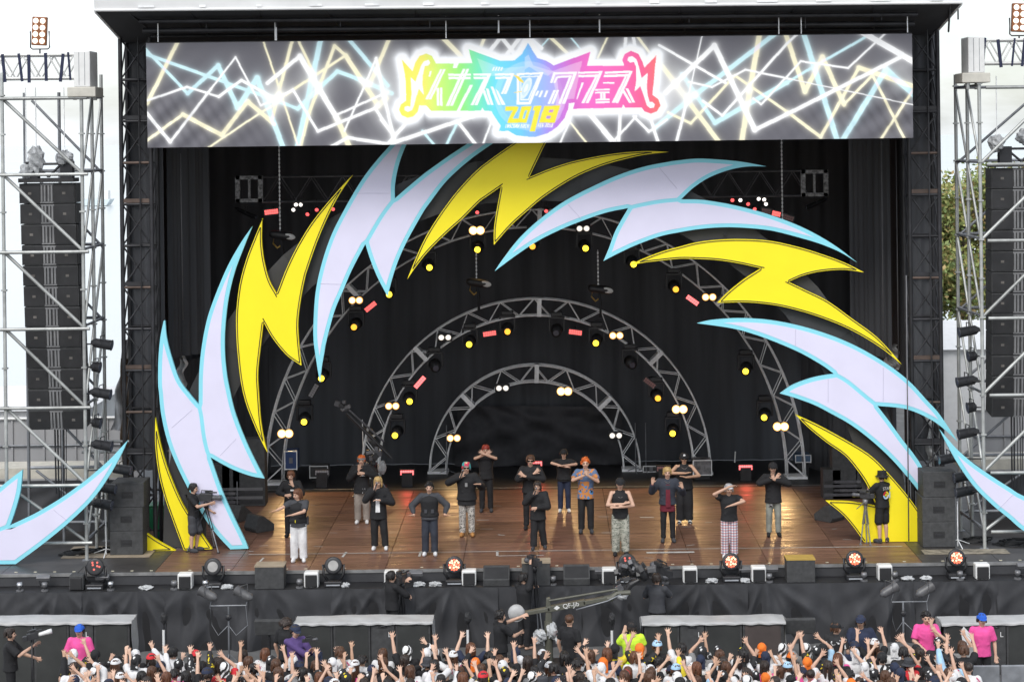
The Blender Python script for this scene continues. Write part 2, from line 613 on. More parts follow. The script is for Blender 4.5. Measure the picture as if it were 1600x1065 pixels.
# lower ledge in front of the stage and its black skirting
ZL, YL = S - 0.30, -0.62
lg = MB().b2(-17, 17, YL, 0.0, 0.0, ZL).build('front_ledge', M_deckb)
tag(lg, kind='structure')
MB().grid(170, 3, lambda u, v: (-17 + 34 * u, -0.012 - 0.012 * math.sin(u * 260) * (1 - v), ZL + 0.01 + (S - 0.075 - ZL) * v)).build('step_valance', M_skirt, st, smooth=True)
sk = thing('stage_skirt', 'long black cloth skirt hanging in folds below the stage ledge', 'skirt', (0, YL, 0))
def fold_panel(x0, x1, z0, z1, y, seed, amp=0.10, nu=70, nv=22, style=0):
    r = random.Random(seed)
    pins = [(r.random(), r.uniform(0.4, 1.0)) for _ in range(3)]
    ph = [r.uniform(0, 6.3) for _ in range(4)]
    sl_ = [r.uniform(-5, 5) for _ in range(4)]
    def fn(u, v):           # v = 1 at the top
        t = 1 - v
        dy = 0
        for k in range(3):  # folds fan out from pinned points at the top
            px_, w_ = pins[k]
            ang = math.atan2(u - px_, t + 0.12)
            dy += w_ * (1 - 2 * abs(math.sin((ang * (9 + 4 * k) + ph[k]) / 2))) * math.exp(-((u - px_) ** 2) * 4) * (0.25 + t)
        dy += 0.35 * math.sin(u * 21 + sl_[0] * t + ph[3])
        dy += 0.25 * math.sin(t * 9 + u * 4 + ph[1]) * math.sin(u * 3 + ph[2])
        return (x0 + (x1 - x0) * u, y - 0.045 - amp * dy * min(1, 0.15 + t * 2.2), z0 + (z1 - z0) * v)
    return MB().grid(nu, nv, fn)
xs = np.linspace(-16.5, 16.5, 18)
for i in range(17):
    fold_panel(xs[i], xs[i + 1] + 0.02, 0.0, ZL + 0.012, YL - 0.02 - 0.006 * (i % 2), 40 + i).build('skirt_panel', M_skirt, sk, smooth=True)

# ------------------------------------------------------------ towers, curtains, roof
ZT = PX(220, 58, 3.0).z
def tower(pxc, label):
    a = PX(pxc, 400, 3.0)
    h = 0.37
    t = thing('roof_tower', label, 'truss tower', (a.x, 3.0, S), 'black truss towers carrying the roof')
    for sx in (-1, 1):
        for sy in (-1, 1):
            tubeo('post', (a.x + sx * h, 3.0 + sy * h, S), (a.x + sx * h, 3.0 + sy * h, ZT + 0.1), 0.055, M_steel, t, 10)
    z, k = S + 0.3, 0
    while z < ZT - 0.2:
        tubeo('rung', (a.x - h, 3 + h, z), (a.x + h, 3 + h, z), 0.03, M_steel, t)
        for sy in (-1,):
            y = 3.0 + sy * h
            tubeo('rung', (a.x - h, y, z), (a.x + h, y, z), 0.035, M_steel if k % 3 else M_rust, t)
            tubeo('brace', (a.x - h, y, z), (a.x + h, y, z + 1.04), 0.022, M_steel, t)
            tubeo('brace', (a.x + h, y + 0.03, z), (a.x - h, y + 0.03, z + 1.04), 0.022, M_steel, t)
        for sx in (-1, 1):
            tubeo('brace', (a.x + sx * h, 3 - h, z), (a.x + sx * h, 3 + h, z + 1.04), 0.02, M_steel, t)
        if k % 2 == 0:
            boxo('sleeve_plate', (a.x, 3 - h - 0.01, z + 0.09), (2 * h, 0.03, 0.1), M_rust if k % 4 == 0 else M_steel, t)
        z += 1.04
        k += 1
    tubeo('cable', (a.x + 0.12, 2.55, S), (a.x + 0.1, 2.55, ZT), 0.018, M_steel, t)
    return a.x
XTL = tower(219.5, 'black truss roof tower beside the green bin')
XTR = tower(1441, 'black truss roof tower beside the tree')
# curtains enclosing the stage
YB = 14.6
XL, XR = XTL + 0.5, XTR - 0.5
def curtain(name, label, p0, p1, z0, z1, amp, freq, m=M_curt, nu=120):
    p0, p1 = Vector(p0), Vector(p1)
    d = (p1 - p0)
    nrm = Vector((-d.y, d.x, 0)).normalized()
    def fn(u, v):
        o = amp * (math.sin(u * freq + 1.5 * math.sin(u * 13)) + 0.4 * math.sin(u * freq * 2.3)) * (1 - 0.3 * v)
        q = p0 + d * u + nrm * o
        return (q.x, q.y, z0 + (z1 - z0) * v)
    o = MB().grid(nu, 6, fn).build(name, m, None, smooth=True)
    return tag(o, label, 'curtain')
ZCEIL = ZT + 0.15
curtain('back_curtain', 'wide black curtain closing the back of the stage', (XL - 1.2, YB, 0), (XR + 1.2, YB, 0), S, ZCEIL, 0.05, 150, nu=300)
ZW = 5.2
curtain('side_curtain', 'black side curtain behind the pale swoosh panel with the cut-off corner', (XL - 0.4, 4.2, 0), (XL - 1.0, YB, 0), ZW, ZCEIL, 0.06, 60)
curtain('side_curtain', 'black side curtain behind the long yellow zigzag pointing at the tower', (XR + 1.0, YB, 0), (XR + 0.4, 4.2, 0), ZW, ZCEIL, 0.06, 60)
curtain('low_curtain', 'low black curtain at the drum side behind the blue flight case', (XL + 1.2, 13.4, 0), (XL - 0.9, 9.0, 0), S, ZW + 0.4, 0.05, 40)
curtain('low_curtain', 'low black curtain at the wing behind the bucket-hat camera operator', (XR + 0.9, 9.0, 0), (XR - 1.2, 13.4, 0), S, ZW + 0.4, 0.05, 40)
# inner curtain lines: narrow legs that stand in the wings
for (pa, ya, pb, yb, lab) in ((262, 5.0, 330, 6.6, 'narrow black leg curtain just inside the tower by the green bin'), (1392, 5.0, 1330, 6.6, 'narrow black leg curtain just inside the tower by the tree')):
    a, b = PX(pa, 400, ya), PX(pb, 400, yb)
    curtain('leg_curtain', lab, (a.x, ya, 0), (b.x, yb, 0), PX(pa, 560, ya).z, ZCEIL, 0.06, 26, nu=60)

for xt, lab in ((XTL, 'black sheet hung inside the roof tower by the green bin'), (XTR, 'black sheet hung inside the roof tower by the tree')):
    curtain('tower_sheet', lab, (xt - 0.42, 3.45, 0), (xt + 0.5, 3.5, 0), PX(220, 735, 3.4).z, ZCEIL, 0.03, 9, nu=24)
YF = 0.2
FL, FR = PX(148, 18, YF), PX(1503, 6, YF)
BL, BR = PX(192, 66, 3.0), PX(1461, 53, 3.0)
rf = thing('stage_roof', 'big flat stage roof covered with white tarpaulin and black underside', 'roof', (0, 7, FL.z))
def fascia(u, v):
    x = FL.x + (FR.x - FL.x) * u
    z = FL.z + 0.03 + (FR.z - FL.z) * u + 1.5 * v
    sag = 0.02 * math.sin(u * 55) * v + 0.03 * math.sin(u * 17 + v * 9) * v * (1 - v) * 3
    return (x, YF - 0.03 - sag - 0.25 * v * (1 - v), z)
MB().grid(160, 10, fascia).build('fascia_tarp', M_white, rf, smooth=True)
MB().add([(FL.x, YF, FL.z + 1.5), (FR.x, YF, FR.z + 1.5), (FR.x, 15.5, FR.z + 2.2), (FL.x, 15.5, FL.z + 2.2)], [(0, 1, 2, 3)]).build('top_tarp', M_white, rf)
for (a, b) in ((FL, BL), (FR, BR)):
    MB().add([(a.x, YF, a.z), (a.x, YF, a.z + 1.5), (a.x, 15.5, a.z + 2.2), (b.x, 15.5, b.z), (b.x, 3.0, b.z)], [(0, 1, 2, 3, 4)]).build('side_tarp', M_white, rf)
    tubeo('edge_cable', a, b, 0.03, M_alu, rf)
tubeo('fascia_pipe', (FL.x, YF - 0.05, FL.z + 0.02), (FR.x, YF - 0.05, FR.z + 0.02), 0.035, M_white, rf)
for u in np.linspace(0.06, 0.97, 15):
    q = FL.lerp(FR, u)
    boxo('fascia_clip', (q.x, YF - 0.09, q.z + 0.1), (random.uniform(0.1, 0.5), 0.02, 0.05), M_alu, rf)
MB().add([FL, FR, BR, BL], [(0, 1, 2, 3)]).build('soffit', M_black, rf)
MB().add([BL, BR, (BR.x, 15.5, BR.z), (BL.x, 15.5, BL.z)], [(0, 1, 2, 3)]).build('ceiling', M_black, rf)
M_slat = mat('brown roof batten', (0.16, 0.09, 0.05), 0.7)
for (ya, dz, r_, m_) in ((0.75, 0.10, 0.05, M_steel), (1.15, 0.22, 0.07, M_steel), (2.5, 0.28, 0.13, M_steel), (2.05, 0.12, 0.04, M_steel)):
    u = (ya - YF) / 2.8
    p, q = FL.lerp(BL, u), FR.lerp(BR, u)
    p, q = p.lerp(q, .045), p.lerp(q, .955)
    tubeo('roof_beam', p - Vector((0, 0, dz)), q - Vector((0, 0, dz)), r_, m_, rf)
for (ya, dz) in ((0.95, 0.06), (1.75, 0.06)):
    u = (ya - YF) / 2.8
    p, q = FL.lerp(BL, u), FR.lerp(BR, u)
    x = 0.12
    while x < 0.88:
        l_ = random.uniform(0.01, 0.06)
        tubeo('roof_batten', p.lerp(q, x) - Vector((0, 0, dz)), p.lerp(q, x + l_) - Vector((0, 0, dz)), 0.012, M_slat, rf, 5)
        x += l_ + random.uniform(0.01, 0.05)
for u in np.linspace(0.05, 0.97, 13):
    p = FL.lerp(FR, u + random.uniform(-0.02, 0.02))
    tubeo('roof_strut', (p.x, 0.4, p.z - 0.02), (p.x + random.uniform(-0.4, 0.4), 2.3, p.z - 0.55), 0.025, M_steel, rf, 6)
    if random.random() < 0.6:
        tubeo('hanging_strap', (p.x + 0.3, 0.9, p.z - 0.05), (p.x + 0.3, 0.9, p.z - random.uniform(0.25, 0.6)), 0.02, M_alu if random.random() < 0.3 else M_steel, rf, 6)

# ------------------------------------------------------------ arch trusses
def arch(label, cxp, basep, R, Y, wdt, nb, feet=0.0):
    c = PX(cxp, basep, Y)
    t = thing('arch_truss', label, 'arch truss', (c.x, Y, S), 'concentric aluminium arches')
    Z0 = max(c.z, S + 0.05)
    dy = 0.22
    def P(a, r, y):
        return Vector((c.x - r * math.cos(a), y, Z0 + r * math.sin(a)))
    for r in (R, R - wdt):
        for y in (Y - dy, Y + dy):
            pts = [P(math.pi * k / 64, r, y) for k in range(65)]
            if Z0 - S > 0.1:
                pts = [Vector((pts[0].x, y, S + 0.03))] + pts + [Vector((pts[-1].x, y, S + 0.03))]
            MB().path(pts, 0.026, 8).build('chord', M_alu, t, smooth=True)
    for k in range(nb):
        a0, a1, a2 = math.pi * k / nb, math.pi * (k + 0.5) / nb, math.pi * (k + 1) / nb
        for y in (Y - dy, Y + dy):
            tubeo('brace', P(a0, R, y), P(a1, R - wdt, y), 0.016, M_alu, t, 6)
            tubeo('brace', P(a1, R - wdt, y), P(a2, R, y), 0.016, M_alu, t, 6)
        tubeo('cross_tube', P(a1, R - wdt, Y - dy), P(a1, R - wdt, Y + dy), 0.016, M_alu, t, 6)
    for k in (1, 2, 3):
        a = math.pi * k / 4 + 0.03
        rot = Matrix.Rotation(-(a - math.pi / 2), 3, 'Y').inverted() if False else Matrix.Rotation(a - math.pi / 2, 3, 'Y')
        boxo('joint_plate', P(a, R - wdt / 2, Y), (0.13, 2 * dy + 0.08, wdt + 0.06), M_alu, t, rot)
    for sx in (-1, 1):
        boxo('base_plate', (c.x + sx * (R - wdt / 2), Y, S + 0.04), (wdt + 0.12, 0.6, 0.07), M_alu, t)
    return c, Z0
YA1, YA2, YA3 = 11.4, 12.3, 13.0
pm1, pm2, pm3 = PPM(YA1), PPM(YA2), PPM(YA3)
arch('outermost and tallest aluminium truss arch around the stage', 836, 756, 421 / pm1, YA1, 0.52, 24)
arch('middle aluminium truss arch between the two others', 838, 738, 272 / pm2, YA2, 0.50, 16)
arch('smallest aluminium truss arch in front of the draped cloth', 836, 735, 164 / pm3, YA3, 0.50, 10)

# draped cloth in the innermost arch
def drape(u, v):
    a = PX(712 + 262 * u, 742 - 108 * v, 13.9)
    t = 1 - v
    ang = math.atan2(u - 0.02, t + 0.25)
    dy = 0.09 * math.sin(ang * 17) * (0.3 + t) + 0.07 * math.sin(math.atan2(1.05 - u, t + 0.2) * 14) * (0.2 + t) + 0.03 * math.sin(u * 9 + t * 14)
    return (a.x + 0.1 * math.sin(v * 6) * (u - 0.5), 13.9 - dy * 1.6, max(a.z, S + 0.01))
dr = MB().grid(90, 40, drape).build('draped_cloth', mat('grey black drape', (0.05, 0.05, 0.055), 0.7, var=0.2, spec=0.3), None, smooth=True)
tag(dr, 'crumpled dark grey cloth draped inside the smallest arch', 'cloth')
# ============================================================ printed banner
BYY = 0.9
BX0, BX1, BY0, BY1 = 222, 1434, 46, 238
SC = 2
W_, H_ = (BX1 - BX0) * SC, (BY1 - BY0) * SC
gx = BX0 + (np.arange(W_) + 0.5) / SC
gy = BY0 + (np.arange(H_) + 0.5) / SC
canvas = np.zeros((H_, W_, 3))
canvas[:] = srgb(98, 97, 105)
def bbox(x0, x1, y0, y1):
    a = max(0, int((x0 - BX0) * SC)); b = min(W_, int((x1 - BX0) * SC) + 2)
    c = max(0, int((y0 - BY0) * SC)); d = min(H_, int((y1 - BY0) * SC) + 2)
    return a, b, c, d
def seg_d(p, q, pad):
    a, b, c, d = bbox(min(p[0], q[0]) - pad, max(p[0], q[0]) + pad, min(p[1], q[1]) - pad, max(p[1], q[1]) + pad)
    if b <= a or d <= c:
        return None
    X, Y = np.meshgrid(gx[a:b], gy[c:d])
    e = np.array(q, float) - p
    t = np.clip(((X - p[0]) * e[0] + (Y - p[1]) * e[1]) / max(e @ e, 1e-9), 0, 1)
    return (a, b, c, d), np.hypot(X - p[0] - e[0] * t, Y - p[1] - e[1] * t)
def mask(poly):
    P = np.array(poly, float)
    a, b, c, d = bbox(P[:, 0].min(), P[:, 0].max(), P[:, 1].min(), P[:, 1].max())
    X, Y = np.meshgrid(gx[a:b], gy[c:d])
    m = np.zeros(X.shape, bool)
    n = len(P)
    for i in range(n):
        (x1, y1), (x2, y2) = P[i], P[(i + 1) % n]
        if y1 == y2:
            continue
        k = ((y1 > Y) != (y2 > Y)) & (X < (x2 - x1) * (Y - y1) / (y2 - y1) + x1)
        m ^= k
    return (a, b, c, d), m
def fill(poly, col, al=1.0):
    (a, b, c, d), m = mask(poly)
    v = canvas[c:d, a:b]
    v[m] = v[m] * (1 - al) + np.array(col) * al
WHT, CYN, CRM = srgb(255, 255, 255), srgb(205, 243, 250), srgb(253, 245, 208)
LINES = [
 (CRM, 6, [(278.4, 64), (230, 162)]), (CYN, 4.5, [(227, 77), (293.2, 146.3)]), (CYN, 6, [(293.2, 146.3), (340.9, 102.7)]), (CYN, 7, [(340.9, 102.7), (371.3, 168.5)]),
 (CYN, 8, [(371.3, 168.5), (401.7, 122)]), (CYN, 8, [(401.7, 122), (442.5, 231)]), (CYN, 5, [(226, 84), (425, 155), (465.3, 170)]), (CYN, 6, [(465.3, 170), (526.9, 111.7), (564.7, 125.7), (612, 146)]),
 (WHT, 3.4, [(228, 158), (292.4, 136), (341.7, 151.2)]), (WHT, 4.4, [(341.7, 151.2), (377, 125.7), (428, 153)]), (WHT, 5, [(228, 175), (265.8, 221.9)]), (WHT, 4, [(265.8, 221.9), (330, 139)]),
 (WHT, 2.8, [(330, 139), (368, 89.6), (407.4, 165.2), (430, 155)]), (CRM, 4.4, [(228, 221), (285.5, 179.1)]), (CRM, 6.4, [(285.5, 179.1), (346.6, 211.2), (386.9, 158.6), (428, 194)]),
 (CRM, 3, [(324, 232), (404, 178.3), (430, 163)]), (CRM, 3, [(410.5, 62), (434.9, 133.9), (466, 229)]), (WHT, 6, [(418, 130), (468.5, 87.9)]), (WHT, 8, [(468.5, 87.9), (527, 186.5)]), (CRM, 8, [(527, 186.5), (546, 230)]),
 (CRM, 5, [(457.2, 61), (434.9, 147), (425, 187)]), (CRM, 4, [(464.9, 61), (490, 114)]), (CYN, 8, [(501.4, 60), (465, 229)]), (CRM, 5, [(522.8, 72), (482.5, 178.3), (470, 228)]), (CRM, 5, [(522.8, 72), (540, 87)]),
 (CRM, 4, [(436, 155), (540, 87)]), (CRM, 7, [(540, 87), (591, 165), (604, 154)]), (WHT, 4, [(430, 155), (457.9, 140.5), (496.5, 205.4)]), (WHT, 4.6, [(496.5, 205.4), (586, 169.2), (612, 208)]),
 (WHT, 3.4, [(525.3, 180), (606, 144)]), (WHT, 3, [(538, 205), (569.6, 133.9), (587.7, 91.2)]), (WHT, 5, [(587.7, 91.2), (599.2, 147), (616, 218)]), (CYN, 6, [(543, 59), (605.8, 133.9)]), (CRM, 6, [(609, 59), (577.8, 132.2)]),
 (WHT, 5, [(518, 229), (543.3, 215.2), (606, 225)]), (WHT, 5, [(596, 187), (616, 213), (636, 191)]), (WHT, 5, [(600, 232), (634, 193)]), (WHT, 6, [(612, 224), (715, 189.7), (740, 182)]), (CYN, 4, [(660, 205), (679, 227)]),
 (CYN, 4, [(714, 193), (697, 228)]), (WHT, 5, [(716, 191), (744, 227)]), (WHT, 3, [(768, 190), (754, 227)]), (CRM, 7, [(689, 56), (722, 90)]), (CRM, 5, [(759, 55), (751, 74)]), (WHT, 6, [(762, 84), (783, 58), (806, 87)]),
 (WHT, 6, [(790, 88), (818, 52), (846, 76)]), (CYN, 2.2, [(860, 57), (845, 74)]), (CRM, 5, [(855, 54), (888, 85)]), (CYN, 2.6, [(887, 53), (908, 78)]), (CRM, 3, [(952, 52), (934, 91)]), (WHT, 5, [(978, 52), (976.5, 78)]),
 (WHT, 5, [(988, 52), (993, 76)]), (CRM, 4, [(993, 54), (1016, 84)]), (WHT, 8, [(916, 171), (960, 224)]), (CRM, 3, [(888, 188), (918, 225)]), (WHT, 3, [(890, 190), (875, 224)]), (WHT, 5, [(969, 180), (966.5, 224)]),
 (WHT, 3.4, [(994, 182), (957, 223)]), (WHT, 4, [(990, 182), (1013.9, 206), (1042, 187)]), (WHT, 5, [(1017, 187), (1029, 224)]), (WHT, 4, [(1030, 71), (1134, 130)]), (WHT, 2, [(1098, 52), (1076, 148.6)]), (WHT, 4.4, [(1076, 148.6), (1056.5, 224)]),
 (WHT, 7, [(1040, 145), (1116.3, 71.4)]), (WHT, 8, [(1116.3, 71.4), (1179.5, 203)]), (WHT, 6, [(1179.5, 203), (1230, 178.5), (1409, 88.6)]), (CYN, 7, [(1214, 51), (1085.9, 148.6), (1024, 199)]), (CRM, 8, [(1187.4, 51), (1171.3, 142), (1159, 222)]),
 (CYN, 6, [(1066, 116), (1117, 192.2)]), (CYN, 7, [(1117, 192.2), (1230, 129)]), (CYN, 4, [(1230, 129), (1266, 107.5), (1358, 55)]), (CRM, 7, [(1024, 89), (1124, 223)]), (CRM, 4, [(1044, 176), (1079.3, 193), (1148.3, 118.2), (1230, 175)]),
 (CRM, 5, [(1230, 175), (1282.6, 214.3), (1341.8, 105.8)]), (CRM, 7, [(1341.8, 105.8), (1432, 137)]), (WHT, 3, [(1076, 128), (1112.2, 136.3), (1164.8, 109.2), (1236, 124)]), (WHT, 1.5, [(1236, 124), (1432, 165)]),
 (WHT, 4, [(1098, 158), (1128.6, 180.6), (1230, 68), (1250, 50)]), (WHT, 3, [(1177, 154), (1189.4, 163.4), (1251.4, 96), (1325.3, 106.6), (1386, 50)]), (CRM, 7, [(1228, 54), (1257.9, 143.6), (1285.1, 89.4), (1318.7, 163.3)]), (CRM, 4, [(1318.7, 163.3), (1363.1, 118)]),
 (CYN, 8, [(1255, 50), (1308.5, 220)]), (CYN, 8, [(1316, 220), (1384.5, 109)]), (CYN, 9, [(1384.5, 109), (1430, 150)]), (CRM, 4, [(1361, 113), (1415, 220)]), (CRM, 4, [(1426, 142), (1375, 220)]), (WHT, 9, [(1346, 50), (1432, 99)]),
]
glow = np.zeros((H_, W_, 3))
for col, wd2, pts in LINES:
    for p, q in zip(pts, pts[1:]):
        r = seg_d(p, q, 40)
        if r:
            (a, b, c, d), D_ = r
            D_ = np.maximum(D_ - wd2 / 2, 0)
            k = 0.20 * np.exp(-D_ / 2.2) * min(1.5, wd2 / 5) + 0.035 * np.exp(-D_ / 7.0) * min(1.5, wd2 / 5)
            glow[c:d, a:b] += k[..., None] * (np.array(col) ** 0.8)
kx = lambda x, y, sx, sy, a: a * np.exp(-(((gx - x) / sx) ** 2)[None, :] - (((gy - y) / sy) ** 2)[:, None])
knot = kx(430, 152, 26, 26, 0.8) + kx(492, 130, 26, 30, 0.6) + kx(603, 145, 26, 55, 0.55) + kx(1050, 138, 36, 40, 0.8) + kx(1162, 150, 22, 40, 0.45) + kx(1275, 105, 20, 22, 0.35) + kx(1410, 115, 22, 25, 0.4) + kx(575, 125, 22, 20, 0.4) + kx(1085, 150, 30, 26, 0.3)
glow += knot[..., None] * 0.55
LOGO = [(627.9, 93), (644.4, 111.6), (649, 98), (656, 87.5), (665.7, 83.7), (675, 87.5), (681.3, 99.6), (738, 99), (732.3, 77.1), (780.7, 95.2), (803.7, 94.7), (815.2, 85.3), (824.9, 67.3), (839.7, 91), (852.9, 95.2), (865.2, 102.3),
 (922.7, 81.2), (917, 102.9), (975.3, 102.9), (972, 94.4), (976.1, 84.5), (986, 79.6), (997.5, 84.5), (1004, 97.7), (1007.3, 105.9), (1025.4, 86.5), (1019.6, 148.6), (1028.7, 155.2), (1032, 165), (1027, 174.1), (1017.2, 177.8), (1007.3, 174.1),
 (1002.4, 168.6), (976.9, 168.6), (973.6, 163.4), (971.2, 168.6), (894.8, 170.4), (898, 160.4), (888.7, 161.7), (887.4, 171.6), (882.4, 184.7), (871, 197.9), (856.1, 208.6), (836.4, 214.3), (820, 213.5), (807, 211.8), (793.9, 204.5), (779.1, 205.3),
 (782.4, 196.2), (774.2, 184.7), (767.6, 174), (756.1, 173.2), (753.6, 168.3), (751.2, 173.2), (673.9, 173.6), (665.7, 165), (655, 164.7), (652.6, 174.9), (646, 182.3), (637, 184.4), (627.1, 179.8), (623.3, 171.6), (626.3, 163.4), (634.5, 157.6), (633.7, 123.9)]
ld = np.full((H_, W_), 99.0)
for p, q in zip(LOGO, LOGO[1:] + LOGO[:1]):
    (a, b, c, d), D_ = seg_d(p, q, 70)
    ld[c:d, a:b] = np.minimum(ld[c:d, a:b], D_)
(la, lb, lc, lde), lm = mask(LOGO)
ld[lc:lde, la:lb][lm] = 0
halo = np.clip(1.25 * np.exp(-np.maximum(ld - 8, 0) / 5.5), 0, 1)
canvas = canvas * (1 - np.clip(glow, 0, 1)) + np.clip(glow, 0, 1) * 1.0
canvas = np.clip(canvas + glow * 0.1, 0, 1)
for col, wd2, pts in LINES:
    for p, q in zip(pts, pts[1:]):
        r = seg_d(p, q, 12)
        if r:
            (a, b, c, d), D_ = r
            k = np.clip((wd2 / 2 - D_) * 1.2 + 0.5, 0, 1)[..., None]
            base_ = np.array(col) * 0.92 + 0.08
            canvas[c:d, a:b] = canvas[c:d, a:b] * (1 - k) + np.maximum(base_, np.minimum(canvas[c:d, a:b], 1.0)) * k
canvas = canvas * (1 - halo[..., None]) + np.array(srgb(250, 252, 255)) * halo[..., None]
wm = np.clip((8.0 - ld) + 0.5, 0, 1)[..., None]
canvas = canvas * (1 - wm) + 1.0 * wm
stops = [(622, (255, 243, 92)), (660, (250, 242, 110)), (690, (200, 247, 120)), (722, (150, 240, 130)), (748, (120, 236, 190)), (775, (112, 226, 246)), (815, (112, 205, 252)), (845, (150, 168, 250)), (868, (190, 130, 232)), (895, (222, 108, 205)), (925, (252, 110, 200)), (975, (252, 104, 180)), (1003, (252, 98, 150)), (1030, (255, 118, 112))]
sx_ = np.array([s[0] for s in stops]); sc_ = np.array([srgb(*s[1]) for s in stops])
grad = np.stack([np.interp(gx, sx_, sc_[:, k]) for k in range(3)], 1)
sub = canvas[lc:lde, la:lb]
gsub = np.broadcast_to(grad[la:lb][None], sub.shape)
sub[lm] = gsub[lm]
# lighter inner shapes of the emblem
def Z1(pts): return [(600 + x / 6.086, 50 + y / 6.086) for x, y in pts]
def Z2(pts): return [(820 + x / 6.086, 50 + y / 6.086) for x, y in pts]
circ = lambda cx, cy, rx, ry, n=40: [(cx + rx * math.cos(2 * math.pi * k / n), cy + ry * math.sin(2 * math.pi * k / n)) for k in range(n)]
fill(circ(826, 150, 54, 54), (1, 1, 1), 0.18)
fill(circ(826, 150, 45, 45), srgb(120, 190, 250), 0.35)
fill(Z1([(885, 250), (1120, 345), (1339, 330), (1339, 420), (1000, 420), (940, 400)]), (1, 1, 1), 0.22)
fill(Z2([(0, 240), (35, 215), (80, 320), (160, 345), (275, 380), (220, 420), (120, 380), (40, 330), (0, 360)]), (1, 1, 1), 0.28)
fill(Z2([(265, 372), (545, 275), (470, 635), (385, 640), (380, 700), (330, 820), (250, 900), (290, 760), (300, 600), (260, 430)]), (1, 0.9, 1), 0.30)
fill(Z2([(305, 440), (430, 430), (380, 620), (330, 640)]), srgb(190, 110, 215), 0.6)
L1 = [
 [(350, 330), (380, 280), (425, 265), (440, 295), (420, 320), (388, 322), (370, 400), (365, 500), (378, 600), (330, 540), (300, 640), (285, 700), (265, 745), (225, 762), (195, 745), (195, 715), (225, 705), (250, 715), (262, 600), (255, 430), (300, 475)],
 [(535, 355), (556, 355), (420, 642), (392, 642)], [(564, 355), (586, 355), (450, 642), (426, 642)], [(500, 535), (522, 532), (526, 702), (503, 702)], [(531, 530), (553, 528), (556, 702), (532, 702)], [(434, 375), (452, 368), (440, 427), (424, 427)],
 [(610, 400), (828, 398), (826, 418), (614, 420)], [(614, 430), (826, 428), (824, 450), (617, 452)], [(750, 352), (775, 352), (620, 702), (588, 702)], [(785, 352), (810, 352), (655, 702), (628, 702)], [(815, 505), (846, 505), (720, 754), (690, 754)], [(668, 290), (715, 290), (690, 345), (652, 345)],
 [(850, 398), (1022, 395), (1012, 416), (852, 418)], [(852, 430), (985, 426), (976, 448), (855, 450)], [(990, 398), (1022, 396), (888, 697), (860, 697)], [(950, 448), (974, 448), (850, 697), (822, 697)], [(938, 562), (960, 556), (1010, 695), (985, 695)], [(968, 540), (992, 540), (1042, 695), (1016, 695)],
 [(1055, 398), (1238, 393), (1228, 412), (1057, 418)], [(1057, 430), (1205, 425), (1198, 447), (1060, 450)], [(1215, 395), (1240, 393), (1165, 590), (1140, 590)], [(1172, 446), (1194, 446), (1135, 590), (1112, 590)], [(1012, 520), (1036, 520), (1110, 695), (1085, 695)], [(1060, 542), (1090, 572), (1156, 695), (1120, 695)]]
L1 += [[(1025 + 26 * k, 370), (1040 + 26 * k, 335), (1054 + 26 * k, 335), (1039 + 26 * k, 370)] for k in range(4)]
L2 = [
 [(1060, 330), (1035, 285), (1000, 292), (975, 270), (985, 240), (1020, 230), (1060, 260), (1085, 330), (1110, 440), (1170, 390), (1160, 500), (1168, 600), (1185, 665), (1215, 668), (1235, 690), (1225, 720), (1190, 725), (1160, 700), (1130, 600), (1100, 515), (1045, 570), (1060, 450)],
 [(-75, 395), (180, 383), (172, 402), (-72, 412)], [(153, 385), (180, 383), (55, 690), (28, 690)], [(-75, 668), (62, 665), (52, 690), (-75, 690)], [(-75, 395), (-50, 395), (-53, 690), (-78, 690)],
 [(-42, 425), (140, 416), (136, 426), (-40, 434)], [(128, 416), (140, 416), (38, 650), (26, 650)], [(-42, 640), (34, 640), (30, 650), (-42, 650)], [(-42, 425), (-32, 425), (-34, 650), (-44, 650)],
 [(95, 610), (120, 560), (140, 560), (116, 610)], [(130, 620), (158, 556), (178, 556), (150, 620)], [(180, 620), (205, 556), (226, 556), (200, 620)], [(215, 685), (275, 555), (298, 555), (240, 685)], [(250, 685), (306, 555), (328, 555), (275, 685)],
 [(275, 385), (500, 380), (492, 400), (268, 404)], [(275, 385), (298, 385), (262, 487), (238, 488)], [(470, 385), (500, 380), (382, 685), (352, 685)], [(425, 418), (448, 414), (342, 685), (318, 685)], [(310, 420), (450, 414), (445, 432), (302, 438)], [(270, 488), (300, 428), (318, 428), (288, 488)],
 [(510, 380), (742, 375), (732, 395), (505, 398)], [(512, 412), (705, 405), (694, 427), (507, 432)], [(715, 378), (742, 375), (605, 680), (576, 680)], [(670, 425), (697, 408), (566, 680), (536, 680)], [(540, 485), (560, 485), (500, 640), (490, 640)],
 [(668, 545), (810, 542), (808, 556), (668, 559)], [(670, 571), (808, 568), (806, 583), (670, 586)], [(718, 585), (738, 585), (738, 640), (718, 640)], [(746, 585), (766, 585), (766, 640), (746, 640)], [(672, 638), (806, 635), (806, 650), (672, 653)], [(672, 662), (806, 660), (806, 676), (672, 679)],
 [(765, 378), (1028, 370), (1018, 390), (758, 398)], [(755, 410), (992, 402), (983, 424), (748, 432)], [(1000, 375), (1028, 370), (888, 675), (858, 675)], [(952, 425), (976, 412), (856, 675), (826, 675)], [(745, 480), (852, 478), (848, 492), (742, 494)], [(925, 562), (948, 555), (1016, 675), (990, 675)], [(960, 540), (985, 540), (1048, 672), (1022, 672)]]
for q in L1:
    fill(Z1(q), (1, 1, 1))
for q in L2:
    fill(Z2(q), (1, 1, 1))
